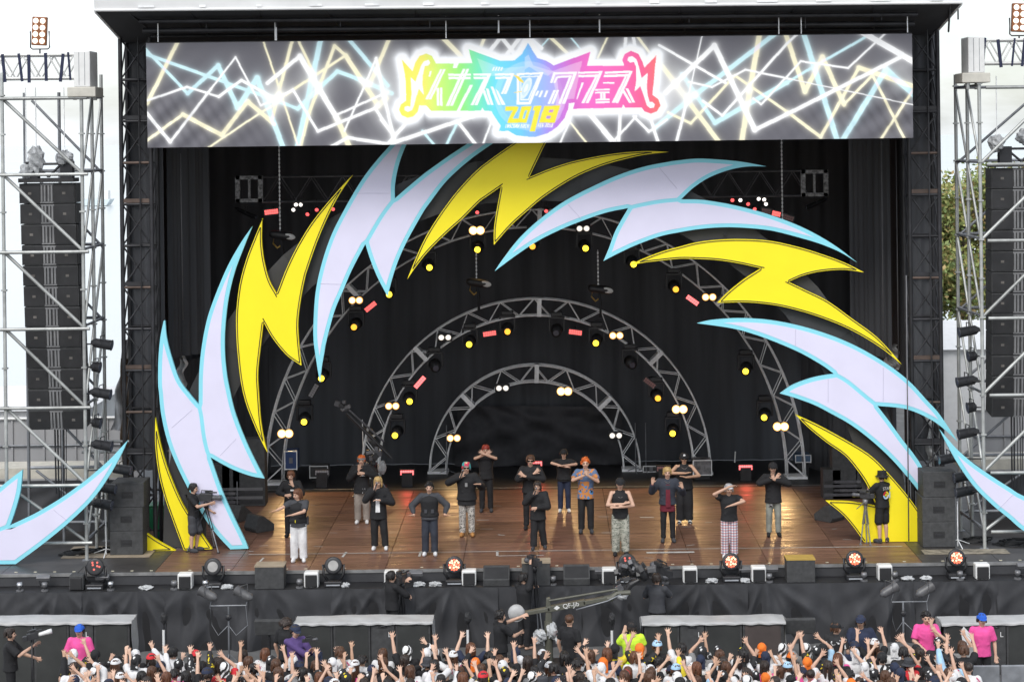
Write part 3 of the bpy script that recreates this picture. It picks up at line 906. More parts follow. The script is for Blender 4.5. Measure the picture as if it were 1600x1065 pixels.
for k, (rx, ry) in enumerate(((44, 100), (30, 72), (16, 40))):
    fill(Z2([(12 + rx * math.cos(t) - 0.35 * ry * math.sin(t), 535 + ry * math.sin(t)) for t in np.linspace(0, 6.2, 30)]), [(0.92, 0.97, 1), (0.6, 0.8, 1), (0.95, 0.98, 1)][k], 0.8)
YEL = srgb(250, 236, 60)
fill(Z1([(1228, 405), (1285, 425), (1300, 445), (1322, 462), (1330, 492), (1285, 468), (1268, 445)]), srgb(255, 225, 90))
fill(Z1([(1235, 575), (1310, 562), (1312, 572), (1240, 580)]), srgb(255, 225, 90))
fill(Z1([(1155, 708), (1280, 708), (1268, 748), (1224, 826), (1292, 826), (1278, 867), (1172, 867), (1182, 832), (1222, 750), (1150, 752)]), YEL)
fill(Z2([(-32, 708), (66, 706), (16, 864), (-68, 864)]), YEL)
fill(Z2([(2, 745), (24, 745), (-2, 826), (-22, 826)]), srgb(140, 210, 250))
fill(Z2([(88, 705), (160, 703), (96, 945), (44, 945), (86, 790), (96, 748), (74, 748)]), YEL)
fill(Z2([(185, 703), (336, 700), (286, 864), (134, 864)]), YEL)
fill(Z2([(236, 738), (275, 738), (266, 765), (228, 765)]), srgb(200, 140, 220))
fill(Z2([(210, 797), (250, 797), (240, 825), (200, 825)]), srgb(190, 150, 230))
FONT5 = {'I': '010010010010010', 'N': '101111111111101', 'A': '010101111101101', 'Z': '111001010100111', 'U': '101101101101111', 'M': '101111111101101', 'R': '110101110101101', 'O': '111101101101111', 'C': '111100100100111', 'K': '101101110101101', 'F': '111100110100100', 'E': '111100110100111', 'S': '111100111001111', '.': '000000000000010', '2': '111001111100111', '0': '111101101101111', '1': '010110010010111', '8': '111101111101111', ' ': '0' * 15}
def tiny(s, x, y, cw, ch):
    for c in s:
        bits = FONT5[c]
        for k in range(15):
            if bits[k] == '1':
                r_, q_ = divmod(k, 3)
                sh = (5 - r_) * ch * 0.06
                x0 = x + q_ * cw / 3.6 + sh
                y0 = y + r_ * ch / 5
                fill([(x0, y0), (x0 + cw / 3.4, y0), (x0 + cw / 3.4, y0 + ch / 4.8), (x0, y0 + ch / 4.8)], (1, 1, 1))
        x += cw * (1.08 if c != ' ' else 0.5)
tiny('INAZUMA ROCK', 788, 194, 3.05, 6)
tiny('FES.2018', 839.5, 193.5, 2.75, 5.5)
canvas = np.clip(canvas, 0, 1) * 0.95
# cloth grid carrying the print as colour attribute
NU, NV = 1196, 162
bt = [PX(228, 68, BYY), PX(1425, 53, BYY), PX(1427, 215.5, BYY), PX(231, 231, BYY)]
U, V = np.meshgrid(np.linspace(0, 1, NU + 1), np.linspace(0, 1, NV + 1))
px_ = (228 * (1 - U) + 1425 * U) * (1 - V) + (231 * (1 - U) + 1427 * U) * V
py_ = (68 * (1 - U) + 53 * U) * (1 - V) + (231 * (1 - U) + 215.5 * U) * V
ix = np.clip(((px_ - BX0) * SC - 0.5), 0, W_ - 2); iy = np.clip(((py_ - BY0) * SC - 0.5), 0, H_ - 2)
i0, j0 = ix.astype(int), iy.astype(int)
colr = (canvas[j0, i0] + canvas[j0, i0 + 1] + canvas[j0 + 1, i0] + canvas[j0 + 1, i0 + 1]) / 4
d_ = D0 + BYY
au, bv = (px_ - CX), (CYP - py_)
wx = XC + (au * CR + bv * SR) * d_ / F
wz = ZC + (-au * SR + bv * CR) * d_ / F
edge = np.clip((np.abs(U - 0.5) - 0.30) / 0.2, 0, 1)
wr = 0.016 * np.sin((px_ * 0.8 + py_ * 1.1) * 0.16 + 2 * np.sin(px_ * 0.02)) * edge * np.clip(V * 1.5, 0.15, 1) + 0.010 * np.sin(px_ * 0.35 - py_ * 0.22) * np.exp(-((V - 0.75) / 0.25) ** 2) * (0.3 + edge)
wr += 0.012 * np.sin(px_ * 0.05) * V
wy = BYY + wr
me = bpy.data.meshes.new('banner_cloth')
nv_ = (NU + 1) * (NV + 1)
co = np.stack([wx, wy, wz], -1).reshape(-1, 3).astype(np.float32)
jj, ii = np.meshgrid(np.arange(NV), np.arange(NU), indexing='ij')
q0 = (jj * (NU + 1) + ii).ravel()
quads = np.stack([q0, q0 + NU + 1, q0 + NU + 2, q0 + 1], 1).astype(np.int32)
me.vertices.add(nv_)
me.vertices.foreach_set('co', co.ravel())
me.loops.add(quads.size)
me.loops.foreach_set('vertex_index', quads.ravel())
me.polygons.add(len(quads))
me.polygons.foreach_set('loop_start', np.arange(0, quads.size, 4, dtype=np.int32))
me.polygons.foreach_set('use_smooth', np.ones(len(quads), bool))
me.update(calc_edges=True)
at = me.color_attributes.new('print', 'FLOAT_COLOR', 'POINT')
at.data.foreach_set('color', np.concatenate([colr.reshape(-1, 3), np.ones((nv_, 1))], 1).astype(np.float32).ravel())
mb_ = mat('printed banner cloth', (0.5, 0.5, 0.5), 0.6, var=0, bump=0.12, bscale=5)
vc = mb_.node_tree.nodes.new('ShaderNodeVertexColor')
vc.layer_name = 'print'
mb_.node_tree.links.new(vc.outputs[0], mb_.node_tree.nodes['Principled BSDF'].inputs['Base Color'])
me.materials.append(mb_)
bn = thing('banner', 'wide banner printed with glowing zigzag lines and a rainbow katakana logo dated 2018', 'banner', tuple((bt[0] + bt[2]) / 2))
obj('banner_cloth', me, bn)
tubeo('hem_pipe', bt[0] + Vector((0, 0.05, 0)), bt[1] + Vector((0, 0.05, 0)), 0.03, M_steel, bn)
for px in (247, 430, 432, 697, 828, 1217, 1252, 1418):
    a = PX(px, 62 - (px - 228) * 0.0125 + 4, BYY + 0.05)
    tubeo('hanging_chain', a, a + Vector((0, 0, 0.62)), 0.014, M_alu, bn, 6)
# ============================================================ swoosh panels
YP = 2.35
M_cyan = mat('pale cyan panel edge', srgb(142, 222, 238), 0.5, var=0.04, scale=2)
M_lav = mat('lavender panel face', srgb(224, 221, 243), 0.5, var=0.035, scale=1.4)
M_yel = mat('bright yellow panel', srgb(255, 235, 28), 0.5, var=0.03, scale=1.5)
M_trim = mat('black rope light trim', (0.03, 0.025, 0.02), 0.6)
M_seam = mat('panel seam', srgb(206, 203, 224), 0.6, var=0.05)
def runs(*segs):
    out = []
    for s_ in segs:
        sp = spline(s_)
        out += sp[:-1]
    return out
def W2(pts, Y):
    return [(v.x, v.z) for v in (PX(x, y, Y) for x, y in pts)]
def clampz(pts):
    return [(x, max(z, S + 0.006)) for x, z in pts]
def lav_panel(name, label, blades, Y=YP, bw=6.2, seams=()):
    """blades: list of (outline runs, divider run or None); a cyan plate per blade and a lavender face on it"""
    c = PX(*blades[0][0][0][len(blades[0][0][0]) // 2], Y)
    t = thing(name, label, 'swoosh panel', (c.x, Y, S), 'lavender swoosh panels edged in cyan')
    for k, (segs, div) in enumerate(blades):
        out, dist = [], []
        for sg in segs:
            half = sg[0] == 'd'
            rr = runs(sg[1] if half else sg)
            out += rr
            dist += [bw / 2 if half else bw] * len(rr)
        if div:
            dv = spline(div)
            n0 = len(out)
            out += dv[:-1]
            dist += [bw / 2] * (len(dv) - 1)
        e = MB().prism(clampz(W2(out, Y)), Y - 0.001 * k, Y + 0.09).build('edge_plate', M_cyan, t)
        ins = inset(out, dist)
        if len(ins) > 8:
            MB().prism(clampz(W2(ins, Y)), Y - 0.006 - 0.001 * k, Y + 0.02).build('face', M_lav, t)
    for p, q in seams:
        a, b = PX(*p, Y - 0.0095), PX(*q, Y - 0.0095)
        tubeo('seam', a, b, 0.006, M_seam, t, 4)
    return t
def yel_panel(name, label, outs, Y=YP):
    c = PX(*outs[0][0][len(outs[0][0]) // 2], Y)
    t = thing(name, label, 'bolt panel', (c.x, Y, S), 'yellow lightning bolt panels')
    for segs in outs:
        out = runs(*segs)
        MB().prism(clampz(W2(out, Y)), Y - 0.02, Y + 0.09).build('plate', M_yel, t)
        ins = inset(out, 2.0)
        pts = [Vector((x, Y - 0.022, max(z, S + 0.02))) for x, z in W2(ins, Y)]
        m = MB()
        # trim follows the outline in lengths with small gaps
        run = []
        for i, p in enumerate(pts + pts[:1]):
            if run and (p - run[-1]).length > 0.45:
                if len(run) > 1:
                    m.path(run, 0.013, 5)
                run = []
            run.append(p)
        if len(run) > 1:
            m.path(run, 0.013, 5)
        m.build('rope_trim', M_trim, t)
    return t
# L1
dL1 = [(310.5, 631.7), (314.5, 650), (318.5, 681), (324, 705), (329, 714)]
bladeA = ([[(258, 501.8), (256.5, 500.5), (255.5, 501.8)], [(255.5, 501.8), (250.4, 527.7), (247.4, 563), (247.1, 600), (248.4, 612.7), (251.7, 645.6), (259.3, 681), (270.7, 714), (289.7, 754.6), (316, 802.7), (336.6, 832), (360, 857.7)],
           [(360, 857.7), (388, 856.5)], [(388, 856.5), (382.2, 842), (362, 800), (346.7, 764.7), (329, 714)], ('d', dL1[::-1]), [(310.5, 631.7), (298.6, 617.7), (280.8, 593.6), (268.1, 558), (260.5, 527.7), (258, 501.8)]], None)
bladeB = ([[(329, 714), (346.7, 724.2), (367, 734.3), (392.3, 743.2), (413, 747)], [(413, 747), (397.4, 716.6), (382.2, 683.6), (367, 643), (358.1, 605), (354.3, 583.4), (351.3, 550.5), (351.8, 512.5), (356.8, 466.8), (367, 423.8), (382.2, 383.2), (394.4, 353.3)],
           [(394.4, 353.3), (377.1, 378.1), (356.8, 413.6), (339.1, 454.2), (323.9, 497.3), (315, 542.9), (311.2, 583.4), (310.7, 615.2), (310.5, 631.7)]], dL1)
lav_panel('swoosh_panel', 'tall two-bladed lavender swoosh panel behind the tripod camera operator', [bladeA, bladeB], seams=[((344, 711), (369, 685)), ((268, 668), (300, 640))])
# L2
dL2 = [(616.8, 310.1), (595.7, 338.6), (570.8, 381)]
b1 = ([[(650, 195), (636, 195)], [(636, 195), (612.2, 223.9), (590.7, 248), (565.3, 281), (537.4, 328.4), (517.1, 369), (501.9, 414.6), (493, 457.7), (489.8, 505), (490, 532), (492.5, 552), (496.3, 577), (500, 597.5)],
       [(500, 597.5), (502.5, 574.5), (506.3, 552), (510, 532), (522.5, 486), (535, 456), (550, 421), (570.8, 381)], ('d', dL2[::-1]), [(616.8, 310.1), (617.3, 286), (623.6, 255.6), (635, 225.2), (650, 195)]], None)
b2_ = ([[(570.8, 381), (578.8, 406), (590, 433.5), (605.5, 463)], [(605.5, 463), (612.5, 436), (622.5, 406), (637.5, 373.5), (660, 333.5), (671.8, 316.4), (697.1, 283.5), (730, 253.1), (763, 229), (815, 195)], [(815, 195), (775, 195)],
        [(775, 195), (731.3, 223.9), (702.2, 243), (666.7, 268.3), (638.8, 291), (616.8, 310.1)]], dL2)
lav_panel('swoosh_panel', 'two-bladed lavender swoosh panel rising under the banner beside a yellow bolt', [b1, b2_], seams=[((556, 302), (609, 302)), ((500, 443), (533, 444))])
# L3
dL3 = [(981.8, 325), (1000, 320.5), (1030, 315), (1064.2, 311.5)]
b1 = ([[(772.9, 423.6), (785.8, 404.8), (811.6, 372), (844.5, 341.5), (882, 314.5), (924.3, 292.2), (966.6, 273.4), (1006.5, 260.5), (1041.7, 253.4), (1060, 250.7), (1088.2, 248), (1121, 249.2), (1158.6, 252.8), (1197.3, 260)],
       [(1197.3, 260), (1165.6, 260.5), (1135, 266.9), (1107, 278), (1083.5, 293.4), (1064.2, 311.5)], ('d', dL3[::-1]), [(981.8, 325), (947.8, 332), (912.6, 343.8), (877.4, 357.9), (839.8, 376.7), (804.6, 400.1), (772.9, 423.6)]], None)
b2_ = ([[(1064.2, 311.5), (1095.2, 312.2), (1130.4, 317.3), (1165.6, 325), (1200.8, 334.9), (1238.4, 348.5), (1271.3, 363.8), (1306.5, 384.9), (1339.8, 410.3)],
        [(1339.8, 410.3), (1313.5, 394.3), (1283, 381.4), (1247.8, 370.8), (1205.5, 360.3), (1165.6, 356), (1130.4, 355.1), (1095.2, 357.5), (1060, 363.1), (1030, 369.6), (994.7, 382.5), (966.6, 395.4), (943, 407.7)],
        [(943, 407.7), (951.3, 388.4), (961.9, 360.2), (981.8, 325)]], dL3)
lav_panel('swoosh_panel', 'wide flat two-bladed lavender swoosh panel arching over the top of the stage', [b1, b2_], seams=[((1030, 262), (1058, 295)), ((888, 320), (908, 342))])
# L4
dL4 = [(1303.1, 583.8), (1324.2, 596), (1354.7, 621), (1371, 633.7)]
b1 = ([[(1089.5, 504.8), (1112.5, 499.8), (1155.2, 497), (1202.2, 499.8), (1249.1, 508.7), (1293.7, 522.1), (1331.3, 537.4), (1366.5, 556.2), (1397, 576.1), (1423.6, 598), (1447.2, 623.7), (1468.3, 647.3), (1497.2, 690)],
       [(1497.2, 690), (1468.3, 664.4), (1447.2, 651.3), (1426.2, 642), (1405.2, 636.8), (1371, 633.7)], ('d', dL4[::-1]), [(1303.1, 583.8), (1284.3, 570.2), (1251.5, 551.5), (1213.9, 535), (1178.7, 522.1), (1143.5, 512.7), (1089.5, 504.8)]], None)
b2_ = ([[(1371, 633.7), (1389.4, 657.8), (1410.4, 686.8), (1428.8, 710.4), (1442, 731.5), (1468, 783), (1490, 850)], [(1490, 850), (1484, 850)], [(1484, 850), (1465, 812), (1442, 776.2), (1421, 748.6), (1392, 715.7), (1360.5, 686.8), (1329, 663), (1296, 644.4), (1272.6, 632.4), (1244.4, 621.9), (1219, 614.4)],
        [(1219, 614.4), (1237.4, 601.9), (1260.8, 592.5), (1282, 587.1), (1303.1, 583.8)]], dL4)
lav_panel('swoosh_panel', 'long two-bladed lavender swoosh panel running down behind the loudspeaker stack', [b1, b2_], seams=[((1243, 514), (1243, 540)), ((1294, 592), (1294, 628)), ((1380, 574), (1380, 627))])
# wing panels
lav_panel('swoosh_panel', 'forked lavender swoosh panel lying low in front of the scaffold with plywood floor', [
    ([[(15.3, 820.3), (35.2, 811.4), (58.7, 799.6), (93.9, 778.5), (126.8, 755), (150.2, 736.2), (173.7, 715.1), (199.5, 687.4)], [(199.5, 687.4), (187.8, 712.8), (169, 745.6), (145.5, 778.5), (112.7, 811.4), (70.4, 846.6), (24.6, 880.6)], [(24.6, 880.6), (-60, 881.5)], [(-60, 881.5), (-60, 850)]], [(-60, 850), (-20, 834), (15.3, 820.3)]),
    ([[(15.3, 820.3), (23.5, 797.3), (31.7, 766.8), (35.2, 733.4)], [(35.2, 733.4), (18.8, 745.6), (0, 760.9), (-60, 812)], [(-60, 812), (-60, 850)]], [(-60, 850), (-20, 834), (15.3, 820.3)])], Y=0.95, seams=[((84, 796), (104, 812))])
lav_panel('swoosh_panel', 'narrow lavender swoosh panel sweeping away beside the loudspeaker stack', [
    ([[(1468, 670), (1482.2, 687), (1498.6, 704.6), (1522, 724.5), (1552.6, 745.6), (1578.4, 762), (1600, 775), (1660, 800)], [(1660, 800), (1680, 873)], [(1680, 873), (1650, 858), (1600, 829), (1576, 809), (1550.2, 787.9), (1522, 759.7), (1498.6, 726.9), (1479.8, 694), (1468, 670)]], None)], Y=0.95, seams=[((1560, 795), (1583, 772))])
# yellow bolts
yel_panel('bolt_panel', 'yellow lightning bolt panel between the tall swoosh and the swoosh under the banner', [[
    [(409.9, 341.1), (410.6, 341.4)], [(410.6, 341.4), (397.4, 373), (384.7, 406), (374.6, 444), (369.5, 487), (369.5, 522.6), (372, 558), (377, 598.6), (384.7, 630.4), (397.4, 663.4), (408.8, 688.7), (417.7, 706)], [(417.7, 706), (412.6, 686.2), (407.5, 655.8), (404.5, 615.2), (403, 583.4), (406.3, 548), (411.8, 502.8)],
    [(411.8, 502.8), (422.7, 522.6), (435.4, 540.3), (450.6, 556.8), (470.9, 570.7)], [(470.9, 570.7), (467, 532.7), (465.8, 502.3), (469.6, 469.4), (476, 436.4), (481.6, 417.1), (496.9, 374), (514.6, 333.5), (532.3, 300.5), (551.3, 273.2)], [(551.3, 273.2), (534.9, 290.4), (509.5, 319.6), (486.7, 348.7), (466.4, 381.6), (448.7, 417.1), (432.2, 458.9)],
    [(432.2, 458.9), (420.8, 437.4), (413.2, 409.5), (409.4, 381.6), (409.2, 356.3), (409.9, 341.1)]]])
yel_panel('bolt_panel', 'yellow lightning bolt panel hanging directly under the banner logo', [[
    [(636.3, 436.3), (649, 405), (664.2, 372.2), (684.5, 339), (712.3, 301.2), (742.7, 268.3), (768, 248), (798.5, 226.5), (845, 195)], [(845, 195), (872, 195)], [(872, 195), (853.9, 221.7), (837.5, 254.6), (826.9, 276.9)], [(826.9, 276.9), (858.6, 264), (891.5, 253.4), (929, 245.2), (966.6, 239.3), (1008.8, 236.3), (1045.2, 237.5)],
    [(1045.2, 237.5), (1008.8, 241.7), (971.3, 249.9), (936, 260.5), (900.8, 275.7), (872.7, 292.2), (846.9, 309.8), (823.4, 329.7), (797.6, 353.2), (771.7, 382.5)], [(771.7, 382.5), (771.7, 360.2), (774.6, 336.8), (782.8, 291.5)], [(782.8, 291.5), (760, 307.4), (747.8, 316.5), (722.5, 341.8), (697.1, 364.6), (669.2, 392.5), (649, 417.8), (636.3, 436.3)]]])
yel_panel('bolt_panel', 'yellow lightning bolt panel below the wide flat swoosh, pointing at the tower', [[
    [(984.2, 414.2), (1006.5, 403.7), (1034.6, 393), (1060, 386), (1090.5, 378.4), (1125.7, 374.4), (1165.6, 373.7), (1205.5, 376.7), (1247.8, 386), (1283, 396.7), (1318.2, 409.6), (1349.9, 425.3)], [(1349.9, 425.3), (1318.2, 421.3), (1283, 423.7), (1254.8, 430.2), (1231.8, 440)],
    [(1231.8, 440), (1260.8, 454), (1293.7, 470.5), (1331.3, 497.5), (1366.5, 523.3), (1390, 546.8), (1408.7, 569)], [(1408.7, 569), (1382.9, 548), (1354.7, 529.2), (1321.9, 511.5), (1284.3, 496.3), (1246.8, 484.6), (1209.2, 476.3), (1167, 472.1), (1121.2, 472.8)], [(1121.2, 472.8), (1138.8, 455.2), (1162.3, 436.4), (1189.1, 419)],
    [(1189.1, 419), (1153.9, 411.2), (1118.7, 406), (1083.5, 404.2), (1060, 404.2), (1030, 407.2), (1006.5, 410), (984.2, 414.2)]]])
yel_panel('bolt_panel', 'yellow bolt panel standing on the deck behind the bucket-hat camera operator', [[
    [(1242.5, 647), (1275, 662), (1312.5, 682), (1347.5, 702.5), (1368.4, 718.3), (1392, 743.3), (1415.7, 770.9), (1434, 795.9), (1444, 812)], [(1444, 812), (1444, 845)], [(1444, 845), (1350, 846)], [(1350, 846), (1334.2, 823.5), (1315.8, 802.5), (1290.5, 782)], [(1290.5, 782), (1323.7, 782.8), (1345, 785.5), (1369.7, 790)],
    [(1369.7, 790), (1357.8, 763), (1344.7, 741), (1321, 712), (1290, 689.5), (1262.5, 667), (1242.5, 647)]]])
yel_panel('bolt_panel', 'slim yellow bolt panel beside the black truss tower and the green bin', [[
    [(242.8, 652), (250.4, 691.2), (263, 734.3), (283.4, 782.5), (303.6, 815.4), (331.5, 857)], [(331.5, 857), (287.2, 858.5)], [(287.2, 858.5), (273.2, 820.5), (258, 777.4), (247.9, 736.8), (242.8, 693.8), (242.8, 652)]]])
yel_panel('bolt_panel', 'low yellow bolt corner peeking out beside the loudspeaker stack on plywood', [[
    [(205, 815), (225, 829), (245.3, 843.3), (274.5, 859.5)], [(274.5, 859.5), (205, 861)], [(205, 861), (205, 815)]]])
# black backing ring made of flat sheets
bk = thing('backing_ring', 'ring of matt black sheets behind the swoosh and bolt panels', 'backing', PX(836, 800, YP + 0.2))
M_back = mat('matt black sheet', (0.045, 0.045, 0.047), 0.85, var=0.15, scale=1.5, rand=0.25)
ctr = PX(836, 827, YP + 0.2)
ppm = PPM(YP + 0.2)
for k in range(22):
    a0, a1 = math.radians(-2 + 8.3636 * k), math.radians(-2 + 8.3636 * (k + 1))
    q = []
    for r, a in ((515, a0), (582, a0), (582, a1), (515, a1)):
        q.append((ctr.x - r / ppm * math.cos(a), max(S + 0.01, ctr.z + r / ppm * math.sin(a))))
    yy = YP + 0.2 + 0.012 * (k % 2)
    MB().prism(q, yy, yy + 0.02).build('backing_sheet', M_back, bk)
for k in range(1, 22, 2):      # stand-off arms tie panels to the ring and the ring to the ground rig
    a = math.radians(-2 + 8.3636 * k)
    x, z = ctr.x - 548 / ppm * math.cos(a), ctr.z + 548 / ppm * math.sin(a)
    if z > S + 0.3:
        tubeo('standoff', (x, YP + 0.05, z), (x, YP + 0.5, z), 0.025, M_steel, bk, 6)
# ============================================================ lighting and sound gear
WARM = (1.0, 0.62, 0.25)
M_lampon = mat('lit warm lamp', (1, 0.8, 0.5), 0.4, var=0, emit=(1.0, 0.74, 0.42), es=2.0)
M_lamphot = mat('lit bright warm lamp', (1, 0.8, 0.5), 0.4, var=0, emit=(1.0, 0.76, 0.44), es=4.0)
M_halo = mat('painted lamp halo', (1, 0.6, 0.2), 0.3, var=0, emit=(1.0, 0.45, 0.10), es=0.9)  # ring emission stands in for the warm halo around a lit lamp
M_halohot = mat('bright painted lamp halo', (1, 0.6, 0.2), 0.3, var=0, emit=(1.0, 0.50, 0.14), es=1.6)  # stronger halo imitation for the glaring lamps
M_lampw = mat('lit white lamp', (1, 1, 1), 0.4, var=0, emit=(1.0, 0.93, 0.82), es=0.8)
M_lampy = mat('lit yellow lens', (1, 0.8, 0.1), 0.3, var=0, emit=(1.0, 0.70, 0.04), es=2.2)
M_lampa = mat('lit amber lens', (1, 0.6, 0.1), 0.3, var=0, emit=(1.0, 0.45, 0.04), es=1.2)
M_redled = mat('lit red led panel', (0.5, 0.05, 0.05), 0.4, var=0, emit=(1.0, 0.13, 0.12), es=1.3)
M_redhot = mat('lit bright red led panel', (0.8, 0.1, 0.1), 0.4, var=0, emit=(1.0, 0.16, 0.16), es=1.8)
M_greyled = mat('unlit led panel', (0.35, 0.34, 0.36), 0.4, var=0.2, scale=30)
M_dullred = mat('dull red led panel', (0.35, 0.17, 0.16), 0.4, var=0.2)
M_bezel = mat('chrome lamp bezel', (0.55, 0.52, 0.48), 0.3, 0.8)

def pxlabel(i, opts):
    return opts[i % len(opts)]
# --- two-lamp blinders hung on the arches
BL_ = [  # px, py, Y, bright, label
 (446, 677, YA1 - 0.35, 3, 'glaring warm twin lamp low on the outer arch beside the yellow bolt tip'),
 (556, 469, YA1 - 0.35, 2, 'warm twin lamp on the outer arch above a red light strip'),
 (745, 360, YA1 - 0.35, 3, 'glaring warm twin lamp on the outer arch under the banner bolt'),
 (911, 357, YA1 - 0.35, 1, 'whitish twin lamp on the outer arch under the wide flat swoosh'),
 (1108, 464, YA1 - 0.35, 2, 'warm twin lamp on the outer arch touching the long yellow bolt'),
 (1220, 666, YA1 - 0.35, 3, 'glaring warm twin lamp low on the outer arch above the grey trousers dancer'),
 (613, 634, YA2 - 0.35, 2, 'warm twin lamp on the middle arch above the stage crane'),
 (695, 527, YA2 - 0.35, 0, 'dim twin lamp high on the middle arch'),
 (963, 524, YA2 - 0.35, 2, 'warm twin lamp high on the middle arch'),
 (1062, 639, YA2 - 0.35, 3, 'glaring warm twin lamp low on the middle arch'),
 (709, 684, YA3 - 0.35, 2, 'warm twin lamp low on the smallest arch'),
 (785, 606, YA3 - 0.35, 0, 'dim twin lamp near the top of the smallest arch'),
 (882, 611, YA3 - 0.35, 3, 'glaring warm twin lamp near the top of the smallest arch'),
 (962, 680, YA3 - 0.35, 0, 'dim twin lamp low on the smallest arch')]
for px, py, Y, br, lab in BL_:
    c = PX(px, py, Y)
    t = thing('blinder_light', lab, 'stage light', c, 'two-lamp blinders on the arches')
    m = MB().box((c.x, c.y + 0.06, c.z), (0.44, 0.12, 0.24))
    m.build('housing', M_blkpaint, t, bevel=0.02)
    for sx in (-1, 1):
        lx = c.x + sx * 0.105
        rr = (0.08, 0.08, 0.082, 0.095)[br]
        MB().tube((lx, c.y - 0.03, c.z), (lx, c.y + 0.0, c.z), (0.1, 0.1, 0.105, 0.125)[br], n=20).build('lamp_ring', [M_bezel, M_bezel, M_halo, M_halohot][br], t, smooth=True)  # on lit blinders the ring glows to imitate lamp flare
        l = MB().ell((lx, c.y - 0.03, c.z), (rr, 0.03, rr), 16, 8).build('lamp', [M_lampw, M_lampw, M_lampon, M_lamphot][br], t, smooth=True)
    if br >= 2:
        ld_ = bpy.data.lights.new('lamp_light', 'SPOT')
        ld_.energy = 150 if br == 3 else 40
        ld_.spot_size = math.radians(105)
        ld_.spot_blend = 0.8
        ld_.color = (1.0, 0.62, 0.26)
        ld_.shadow_soft_size = 0.14
        lo = bpy.data.objects.new('lamp_light', ld_)
        COL.objects.link(lo)
        lo.location = (c.x, c.y - 0.22, c.z)
        lo.rotation_euler = Vector((-(c.x) * 0.12, -1, -0.55)).to_track_quat('-Z', 'Y').to_euler()
        par(lo, t)
    tubeo('bracket', (c.x, c.y + 0.1, c.z), (c.x, c.y + 0.45, c.z + 0.02), 0.025, M_blkpaint, t)

# --- moving heads
def moving_head(px, py, Y, lens, lab, ang=0.0, grp='moving heads hung inside the arches', sc=1.0, up=1):
    c = PX(px, py, Y)
    t = thing('moving_head', lab, 'moving light', c, grp)
    s_ = 0.19 * sc
    d = Vector((math.sin(ang) * 0.5, -1, -0.25)).normalized()
    b = MB()
    b.tube(c - d * 0.02 * sc, c - d * 0.34 * sc, s_ * 0.78, s_ * 0.95, 14)
    b.ell(c - d * 0.36 * sc, (s_ * 0.9, s_ * 0.9, s_ * 0.9), 12, 8)
    b.build('head', M_blkpaint, t, smooth=True)
    MB().tube(c - d * 0.025, c + d * 0.02, 0.088 * sc, n=18).build('lens', lens, t, smooth=False)
    y = MB()
    for sx in (-1, 1):
        y.box(c - d * 0.3 * sc + Vector((sx * s_ * 1.15, 0, up * 0.14 * sc)), (0.06 * sc, 0.14 * sc, 0.42 * sc))
    y.box(c - d * 0.3 * sc + Vector((0, 0, up * 0.36 * sc)), (s_ * 2.5, 0.2 * sc, 0.07 * sc))
    y.build('yoke', M_blkpaint, t, bevel=0.012)
    MB().box(c - d * 0.3 * sc + Vector((0, 0, up * 0.47 * sc)), (0.36 * sc, 0.34 * sc, 0.13 * sc)).build('base', M_blkpaint, t, bevel=0.02)
    return t
MH = [(746, 390, YA1, 'y', 'yellow moving head right under the brightest top lamp'), (671, 418, YA1, 'y', 'yellow moving head beside the lower tip of the banner bolt'), (553, 511, YA1, 'a', 'amber moving head below the tilted red strip of the outer arch'),
      (608, 460, YA1, 'y', 'yellow moving head just behind the swoosh tip under the banner'), (915, 388, YA1, 'y', 'yellow moving head under the whitish twin lamp'), (990, 413, YA1, 'y', 'yellow moving head at the sharp tip of the long yellow bolt'),
      (1056, 452, YA1, 'a', 'amber moving head beside the glowing red strip of the outer arch'), (475, 659, YA1, 'y', 'yellow moving head next to the lowest glaring twin lamp'), (502, 591, YA1, 'y', 'yellow moving head at the lowest tip of a swoosh panel'),
      (832, 385, YA1, 'a', 'amber moving head half hidden by the flat swoosh tail'), (733, 538, YA2, 'y', 'yellow moving head high on the middle arch left of the red strips'), (640, 627, YA2, 'y', 'yellow moving head below the steep red strip of the middle arch'),
      (617, 680, YA2, 'y', 'yellow moving head shining a beam down beside the stage crane'), (931, 536, YA2, 'y', 'yellow moving head beside the high warm lamp of the middle arch'), (1028, 622, YA2, 'a', 'orange moving head below the unlit strip of the middle arch'),
      (1051, 677, YA2, 'y', 'yellow moving head below the glaring lamp of the middle arch'), (1165, 580, YA1, 'y', 'yellow moving head inside the outer arch beside its joint plate'), (1194, 652, YA1, 'y', 'yellow moving head above the glaring lamp near the grey trousers dancer'),
      (793, 518, YA2, 'a', 'small amber moving head near the top of the middle arch'), (869, 520, YA2, 'o', 'unlit moving head near the top of the middle arch'), (988, 570, YA2, 'o', 'unlit moving head above the unlit strip of the middle arch'), (681, 575, YA2, 'o', 'unlit moving head above the steep red strip')]
M_lensoff = mat('dark glass lens', (0.08, 0.09, 0.12), 0.1, var=0, spec=0.8)
for k, (px, py, Y, kd, lab) in enumerate(MH):
    moving_head(px, py, Y - 0.45, {'y': M_lampy, 'a': M_lampa, 'o': M_lensoff}[kd], lab, random.uniform(-0.4, 0.4))
